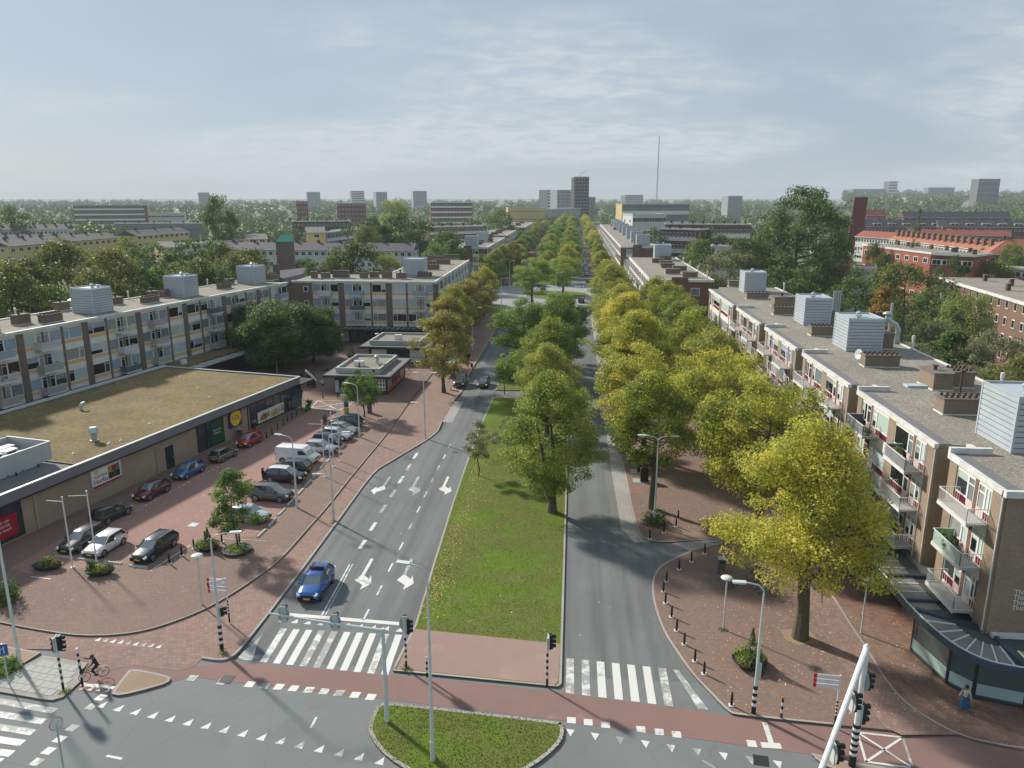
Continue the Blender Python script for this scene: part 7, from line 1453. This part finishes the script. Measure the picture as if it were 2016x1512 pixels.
bench(P(1432, 1150, .12), R(100), 'wooden bench with a dark backrest on the east pavement')
for (x, y), a, lb in (((-47.5, 124), 0, 'bench under the broad plaza tree, left one'), ((-43.5, 128), R(90), 'bench under the broad plaza tree, nearest the kiosk')): bench((x, y, .12), a, lb)
tl = thing('shopping_trolley', 'wire shopping trolley left beside the bench', 'trolley', P(1457, 1150, .12), R(15)); b = MB(CHROME)
for i in range(7):
    z = .5+i*.07; b.beam((-.4-.02*i, -.25, z), (.45, -.2, z), .014); b.beam((-.4-.02*i, .25, z), (.45, .2, z), .014)
for i in range(9): x = -.4+i*.105; b.beam((x, -.24, .5), (x, -.24, .95), .014); b.beam((x, .24, .5), (x, .24, .95), .014); b.beam((x, -.24, .5), (x, .24, .5), .014)
b.build('basket', tl); b = MB(CHROME); b.tube([(-.55, -.25, 1.), (-.55, .25, 1.)], .02, 6); b.beam((-.5, -.25, .95), (-.4, -.25, .15), .025); b.beam((-.5, .25, .95), (-.4, .25, .15), .025); b.beam((-.4, -.25, .15), (.4, -.2, .15), .025); b.beam((-.4, .25, .15), (.4, .2, .15), .025); b.build('frame', tl)
for x, y in ((-.4, -.25), (-.4, .25), (.4, -.2), (.4, .2)): b = MB(TYRE); b.lathe([(.06, -.015), (.06, .015)], 10); o = b.build('wheel', tl, (x, y, .06)); o.rotation_euler = (R(90), 0, 0)
bs = thing('bus_shelter', 'glass bus shelter with a green roof on the west kerb', 'bus shelter', (-20.6, 126.2, .12)); part('roof', mat('shelter_green', (.22, .36, .28), .4), bs, (-.9, .9, -2, 2, 2.45, 2.55)); 
for x, y in ((-.8, -1.9), (-.8, 1.9), (.7, -1.9), (.7, 1.9)): part('post', M_DARK, bs, (x-.05, x+.05, y-.05, y+.05, 0, 2.45))
part('glass_panel', mat('shelter_glass', (.08, .11, .11), .05, 0, .8), bs, (-.82, -.79, -1.8, 1.8, .3, 2.2)); part('glass_panel', MAT['shelter_glass'], bs, (-.7, .6, 1.86, 1.89, .3, 2.2)); part('seat', M_STEEL, bs, (-.7, -.35, -1.4, 1.4, .45, .5))
rt = thing('bus_stop_sign', 'thin bus stop post beside the parked people carrier', 'sign', P(884, 757, .1)); b = MB(M_STEEL); b.lathe([(.04, 0), (.04, 2.9)], 8); b.build('post', rt); part('sign_board', mat('stop_yellow', (.5, .4, .05), .5), rt, (-.2, .2, -.02, .02, 2.5, 2.9))
# bicycles
def make_bike(paint, label, group=None, box=False):
    rt = thing('bicycle', label, 'bicycle', group=group); b = MB(paint)
    A, B_, C_, D_, E_ = (-.52, 0, .34), (-.12, 0, .30), (-.22, 0, .82), (.36, 0, .84), (.54, 0, .34)
    for p, q, r_ in ((A, B_, .016), (B_, C_, .018), (C_, D_, .018), (B_, D_, .02), (A, C_, .014), (D_, E_, .018), (C_, (-.25, 0, .95), .014), (D_, (.32, 0, 1.05), .015)): b.tube([p, q], r_, 6)
    b.build('frame', rt)
    for x in (-.52, .54):
        t_ = MB(TYRE); t_.tube([(math.cos(a)*.33, 0, math.sin(a)*.33) for a in np.linspace(0, 2*math.pi, 25)], .02, 6, cap=False); w = t_.build('wheel', rt, (x, 0, .35)); s_ = MB(CHROME)
        for k in range(10): a = k*math.pi/5; s_.beam((0, 0, 0), (math.cos(a)*.32, 0, math.sin(a)*.32), .006)
        s_.build('spokes', w)
    q = MB(M_BLACK); q.obox((-.27, 0, .97), (.26, .15, .06)); q.build('saddle', rt); q = MB(CHROME); q.tube([(.2, -.28, 1.06), (.33, -.14, 1.08), (.33, .14, 1.08), (.2, .28, 1.06)], .014, 6); q.build('handlebar', rt)
    q = MB(M_DARK); q.box(-.75, -.35, -.08, .08, .70, .72); q.beam((-.7, .05, .7), (-.52, .05, .36), .012); q.build('rear_rack', rt); q = MB(M_DARK); q.lathe([(.1, -.01), (.1, .01)], 14); o = q.build('chainring', rt, (-.12, .03, .30)); o.rotation_euler = (R(90), 0, 0)
    q = MB(M_BLACK); q.box(-.17, -.07, -.16, -.06, .14, .17); q.box(-.17, -.07, .06, .16, .43, .46); q.build('pedals', rt)
    return rt
PB = mat('bike_black', (.015, .015, .016), .4); PS = mat('bike_silver', (.35, .36, .36), .35, .5)
bk = make_bike(PB, 'black bicycle standing at the racks under the gold tree, rear one'); bk.location = P(1492, 1122, .12); bk.rotation_euler = (0, 0, R(10))
b2 = dup(bk, P(1488, 1140, .12), R(200), 'black bicycle leaning by the first rack under the gold tree'); b3 = dup(bk, P(1512, 1140, .12), R(-20), 'dark bicycle lying askew behind the rack under the gold tree')
bs_ = make_bike(PS, 'silver bicycle locked at the near rack under the gold tree'); bs_.location = P(1508, 1172, .12); bs_.rotation_euler = (0, 0, R(-14)); dup(bs_, P(1500, 1160, .12), R(12), 'silver bicycle behind the first silver one at the near rack')
for (x, y), lb in (((1497, 1150), 'steel hoop bicycle rack beside the black bicycles'), ((1515, 1163), 'steel hoop bicycle rack beside the silver bicycles')): b = MB(M_STEEL); b.tube([(-.4, 0, 0), (-.4, 0, .8), (-.33, 0, .88), (.33, 0, .88), (.4, 0, .8), (.4, 0, 0)], .025, 8); tag(b.build('bicycle_rack', None, P(x, y, .12), R(8)), lb, 'bicycle rack')
for (x, y), a, p_, lb in (((665, 784), 100, 0, 'bicycle parked at the kiosk corner beside the blue parking board'), ((672, 780), 70, 0, 'second bicycle at the kiosk corner'), ((796, 742), 20, 1, 'pale bicycle parked on the road side of the front kiosk'), ((800, 736), 30, 1, 'second pale bicycle behind the front kiosk'), ((808, 730), 15, 0, 'dark bicycle with a crate behind the front kiosk'), ((648, 735), 40, 0, 'bicycle in the shade under the plaza tree'), ((640, 728), 80, 0, 'second bicycle in the shade under the plaza tree')):
    dup(bs_ if p_ else bk, P(x, y, .12), R(a), lb)
# cargo tricycle with a raised lid, scooters
cg = thing('cargo_bike', 'black cargo tricycle with a white box lid standing open at the supermarket end', 'cargo bike', P(612, 762, .12), R(20)); part('box', M_BLACK, cg, (-.6, .8, -.6, .6, .4, 1.1)); b = MB(M_WHITE); b.obox((.1, 0, 2.0), (2.3, 1.5, .12), 0, 0, R(48)); b.build('lid', cg); 
for x, y in ((.5, -.7), (.5, .7), (-1.3, 0)): t_ = MB(TYRE); t_.tube([(math.cos(a)*.3, 0, math.sin(a)*.3) for a in np.linspace(0, 2*math.pi, 21)], .03, 6, cap=False); t_.build('wheel', cg, (x, y, .33))
b = MB(M_BLACK); b.tube([(-.6, 0, .5), (-1.3, 0, .35), (-1.1, 0, .95)], .03, 6); b.tube([(-.8, -.3, 1.1), (-.8, .3, 1.1)], .02, 6); b.build('frame', cg); b = MB(M_BLACK); b.obox((-1.1, 0, 1.0), (.28, .2, .08)); b.build('saddle', cg)
def make_scooter(paint, label, box=True):
    rt = thing('scooter', label, 'scooter'); b = MB(paint); b.add([(-.7, -.16, .45), (-.7, .16, .45), (.1, .16, .3), (.1, -.16, .3), (-.75, -.14, .75), (-.75, .14, .75), (-.05, .15, .7), (-.05, -.15, .7)], [(4, 5, 6, 7), (0, 1, 5, 4), (1, 2, 6, 5), (2, 3, 7, 6), (3, 0, 4, 7), (3, 2, 1, 0)]); b.box(.1, .5, -.15, .15, .25, .33); b.obox((.56, 0, .62), (.08, .36, .75), 0, 0, R(-16)); b.build('body', rt)
    for x in (-.55, .68): t_ = MB(TYRE); t_.lathe([(.12, -.05), (.22, -.05), (.22, .05), (.12, .05)], 16); o = t_.build('wheel', rt, (x, 0, .22)); o.rotation_euler = (R(90), 0, 0)
    q = MB(M_BLACK); q.box(-.7, 0, -.15, .15, .75, .83); q.build('seat', rt); q = MB(M_BLACK); q.tube([(.42, -.32, 1.05), (.48, 0, 1.08), (.42, .32, 1.05)], .02, 6); q.tube([(.48, 0, 1.05), (.68, 0, .25)], .03, 6); q.build('handlebar', rt)
    if box: q = MB(paint); q.box(-1.05, -.6, -.24, .24, .85, 1.3); q.build('delivery_box', rt)
    return rt
sc_ = make_scooter(mat('scooter_green', (.04, .30, .09), .4), 'green delivery scooter at the end of the supermarket pavement'); sc_.location = P(607, 808, .12); sc_.rotation_euler = (0, 0, R(-95))
s2 = make_scooter(M_WHITE, 'white parked scooter beside the open cargo tricycle', False); s2.location = P(634, 757, .12); s2.rotation_euler = (0, 0, R(-60)); s3 = make_scooter(PB, 'dark moped ridden along the east carriageway by the gold trees', False); s3.location = P(1190, 768, .01); s3.rotation_euler = (0, 0, R(90))
for (x, y), lb in (((598, 745), 'dark scooter parked under the plaza tree'), ((612, 748), 'second dark scooter parked under the plaza tree')): dup(s3, P(x, y, .12), R(30), lb)
# fallen leaves
rng = np.random.default_rng(2); L_ = []
def scatter(n, cx, cy_, sx, sy, z): L_.append(np.stack([rng.normal(cx, sx, n), rng.normal(cy_, sy, n), np.full(n, z)], 1))
def ok(a, x0, x1, y0, y1): return a[(a[:, 0] > x0) & (a[:, 0] < x1) & (a[:, 1] > y0) & (a[:, 1] < y1)]
scatter(700, 16, 49, 4.5, 5, .128); L_[-1] = ok(L_[-1], 9.5, 20, 40.6, 60); scatter(900, 13, 72, 5, 8, .128); L_[-1] = ok(L_[-1], 6.7, 25, 64.5, 95); scatter(260, 22.5, 46, 1.6, 6, .15); L_[-1] = ok(L_[-1], 20.6, 25, 40.5, 60)
L_.append(np.stack([-11.0+np.abs(rng.normal(0, 1.1, 1100))-.5*(rng.random(1100) < .0), rng.uniform(49, 84, 1100), np.full(1100, .125)], 1)); L_.append(np.stack([rng.uniform(-11, -.6, 350), rng.uniform(48, 110, 350), np.full(350, .125)], 1)); L_.append(np.stack([rng.uniform(-21, 5, 160), rng.uniform(44, 110, 160), np.full(160, .008)], 1)); L_.append(np.stack([rng.uniform(-44, -25, 260), rng.uniform(47, 95, 260), np.full(260, .13)], 1)); L_.append(np.stack([np.abs(rng.normal(0, .7, 260))-.2+20.5, rng.uniform(41, 60, 260), np.full(260, .13)], 1))
Cc = np.concatenate(L_); nm = np.tile([0, 0, 1.], (len(Cc), 1))+rng.normal(size=(len(Cc), 3))*.15
LF = leaf_mat('fallen_leaf', [(.3, (.20, .10, .03)), (.6, (.34, .22, .06)), (.98, (.46, .36, .14))], 0.)
tag(new('fallen_leaves', leaf_mesh('fallen_leaves', Cc, nm, np.full(len(Cc), .075), LF, rng, .7)), 'scattered yellow autumn leaves on paving and lawn', 'leaves', kind='stuff')
# ================================================================ people
SKIN = mat('skin', (.36, .215, .155), .6); HAIRD = mat('dark_hair', (.018, .013, .011), .7); HAIRG = mat('grey_hair', (.40, .38, .36), .7)
def person(label, loc, rz, pose, top, legs, shoes, hair, h=1.72, z=.12, hat=None):
    """pose: joint name -> local position (facing +x) for a 1.72 m figure; one skinned body"""
    J = dict(pel=(0, 0, .95), chest=(0, 0, 1.28), neck=(.0, 0, 1.47), head=(.03, 0, 1.60), crown=(.02, 0, 1.69),
             hl=(0, .10, .92), kl=(.03, .11, .50), al=(0, .11, .09), tl=(.16, .12, .04), hr=(0, -.10, .92), kr=(.03, -.11, .50), ar=(0, -.11, .09), tr=(.16, -.12, .04),
             sl=(0, .19, 1.40), el=(-.02, .25, 1.12), wl=(.05, .26, .87), gl=(.08, .26, .78), sr=(0, -.19, 1.40), er=(-.02, -.25, 1.12), wr=(.05, -.26, .87), gr=(.08, -.26, .78)); J.update(pose or {})
    nm = list(J); E = [('pel', 'chest'), ('chest', 'neck'), ('neck', 'head'), ('head', 'crown'), ('pel', 'hl'), ('hl', 'kl'), ('kl', 'al'), ('al', 'tl'), ('pel', 'hr'), ('hr', 'kr'), ('kr', 'ar'), ('ar', 'tr'), ('chest', 'sl'), ('sl', 'el'), ('el', 'wl'), ('wl', 'gl'), ('chest', 'sr'), ('sr', 'er'), ('er', 'wr'), ('wr', 'gr')]
    RAD = dict(pel=.15, chest=.165, neck=.06, head=.10, crown=.085, hl=.10, kl=.068, al=.045, tl=.04, hr=.10, kr=.068, ar=.045, tr=.04, sl=.075, el=.05, wl=.034, gl=.03, sr=.075, er=.05, wr=.034, gr=.03)
    me = bpy.data.meshes.new('body_cage'); me.from_pydata([J[n] for n in nm], [(nm.index(a), nm.index(b)) for a, b in E], []); o = bpy.data.objects.new('body_cage', me); COL.objects.link(o)
    o.modifiers.new('s', 'SKIN'); 
    for i, n in enumerate(nm): v = me.skin_vertices[0].data[i]; v.radius = (RAD[n], RAD[n]*(.8 if n in ('pel', 'chest') else 1)) ; v.use_root = n == 'pel'
    o.modifiers.new('d', 'SUBSURF').levels = 1
    dg = bpy.context.evaluated_depsgraph_get(); bm_ = bpy.data.meshes.new_from_object(o.evaluated_get(dg)); bpy.data.objects.remove(o); bm_.name = 'person'
    for m in (top, legs, shoes, SKIN): bm_.materials.append(m)
    seg = [(Vector(J[a]), Vector(J[b]), a, b) for a, b in E]
    for f in bm_.polygons:
        c = f.center; best = None
        for a, b, na, nb in seg:
            d = b-a; t = max(0, min(1, (c-a).dot(d)/d.length_squared)); q = (c-(a+d*t)).length
            if best is None or q < best[0]: best = (q, na, nb)
        k = (best[1], best[2]); f.material_index = 3 if k in (('neck', 'head'), ('head', 'crown'), ('wl', 'gl'), ('wr', 'gr')) else 2 if k[1] in ('tl', 'tr') else 1 if k[1] in ('hl', 'kl', 'al', 'hr', 'kr', 'ar') else 0; f.use_smooth = True
    p = P(*loc, z) if len(loc) == 2 else Vector(loc); rt = new('person', bm_, None, p, R(rz)); rt.scale = (h/1.72,)*3; tag(rt, label, 'person')
    hd = Vector(J['head']); q = MB(hat or hair); q.lathe([(.02, -.07), (.105, -.04), (.118, .03), (.10, .10), (.05, .135), (0, .14)], 14, hd+Vector((-.025, 0, .02))); hr_ = q.build('helmet' if hat else 'hair', rt, smooth=True)
    q = MB(SKIN); q.lathe([(.008, -.02), (.016, -.01), (.004, .03)], 6, hd+Vector((.105, 0, 0))); q.build('nose', rt)
    return rt
cl = lambda n, c: mat('cloth_'+n, c, .85)
BLK, NVY, DGR, JNS, PNK, REDC, CRM, BLU, GRYC = cl('black', (.014, .014, .016)), cl('navy', (.02, .025, .045)), cl('dark_grey', (.05, .05, .055)), cl('jeans', (.04, .06, .10)), cl('pink', (.50, .28, .33)), cl('red', (.40, .02, .03)), cl('cream', (.50, .46, .38)), cl('blue', (.02, .075, .17)), cl('grey', (.25, .25, .25))
stride = dict(kl=(.16, .10, .52), al=(.24, .10, .12), tl=(.38, .11, .07), kr=(-.02, -.10, .50), ar=(-.24, -.10, .13), tr=(-.14, -.11, .05), el=(-.12, .25, 1.14), wl=(-.14, .25, .90), gl=(-.13, .25, .82), er=(.06, -.25, 1.13), wr=(.20, -.24, .93), gr=(.26, -.23, .86))
phone = dict(el=(.02, .24, 1.13), wl=(.25, .12, 1.20), gl=(.32, .08, 1.24), er=(.02, -.24, 1.13), wr=(.25, -.12, 1.20), gr=(.32, -.08, 1.24))
w_ = person('woman in dark clothes looking at her phone behind the parked cars', (519, 950), -10, phone, BLK, NVY, BLK, HAIRD, 1.68); q = MB(HAIRD); q.lathe([(.06, -.32), (.1, -.2), (.1, 0)], 10, (-.03, 0, 1.58)); q.build('long_hair', w_)
q = MB(M_BLACK); q.box(.3, .36, -.05, .05, 1.22, 1.24); tag(q.build('phone', None, P(519, 950, .12), R(-10)), 'phone held by the woman behind the parked cars', 'phone')
person('person in a dark coat and pale scarf walking behind the parked silver cars', (641, 840), -80, stride, BLK, NVY, BLK, HAIRD, 1.72)
person('grey-haired person in a pale coat at the supermarket entrance', (573, 795), 100, stride, CRM, DGR, BLK, HAIRG, 1.75); person('person in black carrying a bag beside the pale coat at the entrance', (569, 801), 60, stride, BLK, BLK, BLK, HAIRD, 1.72)
person('man in black walking away on the plaza past the entrance', (594, 787), 70, stride, BLK, DGR, BLK, HAIRD, 1.8)
w2 = person('woman in a pink top walking under the bread poster', (502, 846), 78, stride, PNK, BLK, BLK, HAIRD, 1.68); q = MB(HAIRD); q.lathe([(.05, -.3), (.09, -.18), (.1, 0)], 10, (-.04, 0, 1.58)); q.build('long_hair', w2)
person('person in a red coat waiting by the bus shelter', (921, 724), -60, None, REDC, BLK, BLK, HAIRD, 1.7)
bg_ = MB(BLK); bg_.box(-.2, .2, -.15, .15, .1, .75); bg_.tube([(0, 0, .75), (-.25, 0, 1.0)], .015, 6); tag(bg_.build('shopping_bag', None, P(929, 724, .12)), 'black wheeled shopping bag beside the red coat', 'bag')
ride = dict(pel=(-.25, 0, .98), chest=(-.12, 0, 1.30), neck=(-.04, 0, 1.48), head=(.01, 0, 1.61), crown=(0, 0, 1.70), hl=(-.24, .10, .95), hr=(-.24, -.10, .95), kl=(.12, .12, .72), kr=(.08, -.12, .62), al=(-.1, .12, .38), tl=(.04, .12, .34), ar=(-.12, -.12, .22), tr=(.02, -.12, .18), sl=(-.1, .18, 1.42), sr=(-.1, -.18, 1.42), el=(.1, .26, 1.2), wl=(.28, .26, 1.1), gl=(.34, .25, 1.07), er=(.1, -.26, 1.2), wr=(.28, -.26, 1.1), gr=(.34, -.25, 1.07))
cyp = P(187, 1337, .07); cb_ = dup(bk, cyp, R(218), 'black bicycle ridden by the cyclist at the push-button post'); lean = dict(ride); lean.update(er=(.18, -.42, 1.3), wr=(.42, -.62, 1.34), gr=(.5, -.68, 1.36), chest=(-.08, -.03, 1.28))
person('cyclist in dark clothes leaning on the striped push-button post', tuple(cyp), 218, lean, NVY, BLK, BLK, HAIRD, 1.72, hat=M_BLACK)
sc_p = dict(ride); sc_p.update(pel=(-.3, 0, .92), hl=(-.28, .10, .9), hr=(-.28, -.10, .9), kl=(.1, .16, .78), kr=(.1, -.16, .78), al=(.2, .16, .40), ar=(.2, -.16, .40), tl=(.34, .16, .36), tr=(.34, -.16, .36))
person('delivery rider with a green helmet sitting on the green scooter', tuple(sc_.location), -95, sc_p, BLK, BLK, BLK, HAIRD, 1.72, hat=mat('helmet_green', (.30, .50, .30), .4))
person('moped rider in dark clothes on the east carriageway', tuple(s3.location), 90, sc_p, DGR, BLK, BLK, HAIRD, 1.72, hat=mat('helmet_grey', (.2, .21, .22), .3))
w3 = person('woman in a cream cardigan and long blue skirt walking past the corner shop', (1897, 1398), 200, stride, CRM, BLU, mat('shoe_brown', (.16, .06, .03), .6), HAIRD, 1.68, .14); q = MB(BLU); q.lathe([(.17, .98), (.24, .7), (.32, .32), (.3, .31), (.16, .96)], 16); q.build('skirt', w3)
# ================================================================ the air
HZ = bpy.data.materials.new('haze_air'); HZ.use_nodes = True; t = HZ.node_tree; t.nodes.clear()
pv = N(t, 'ShaderNodeVolumePrincipled'); pv.inputs['Color'].default_value = (.80, .88, .96, 1); pv.inputs['Density'].default_value = .00015; pv.inputs['Anisotropy'].default_value = .0
mo = N(t, 'ShaderNodeOutputMaterial'); t.links.new(pv.outputs[0], mo.inputs['Volume'])
hb = MB(HZ); hb.box(-5000, 5000, -1200, 6500, -1.2, 135); h_ = hb.build('haze'); tag(h_, 'thin pale blue haze over the distant town', 'haze', kind='stuff')
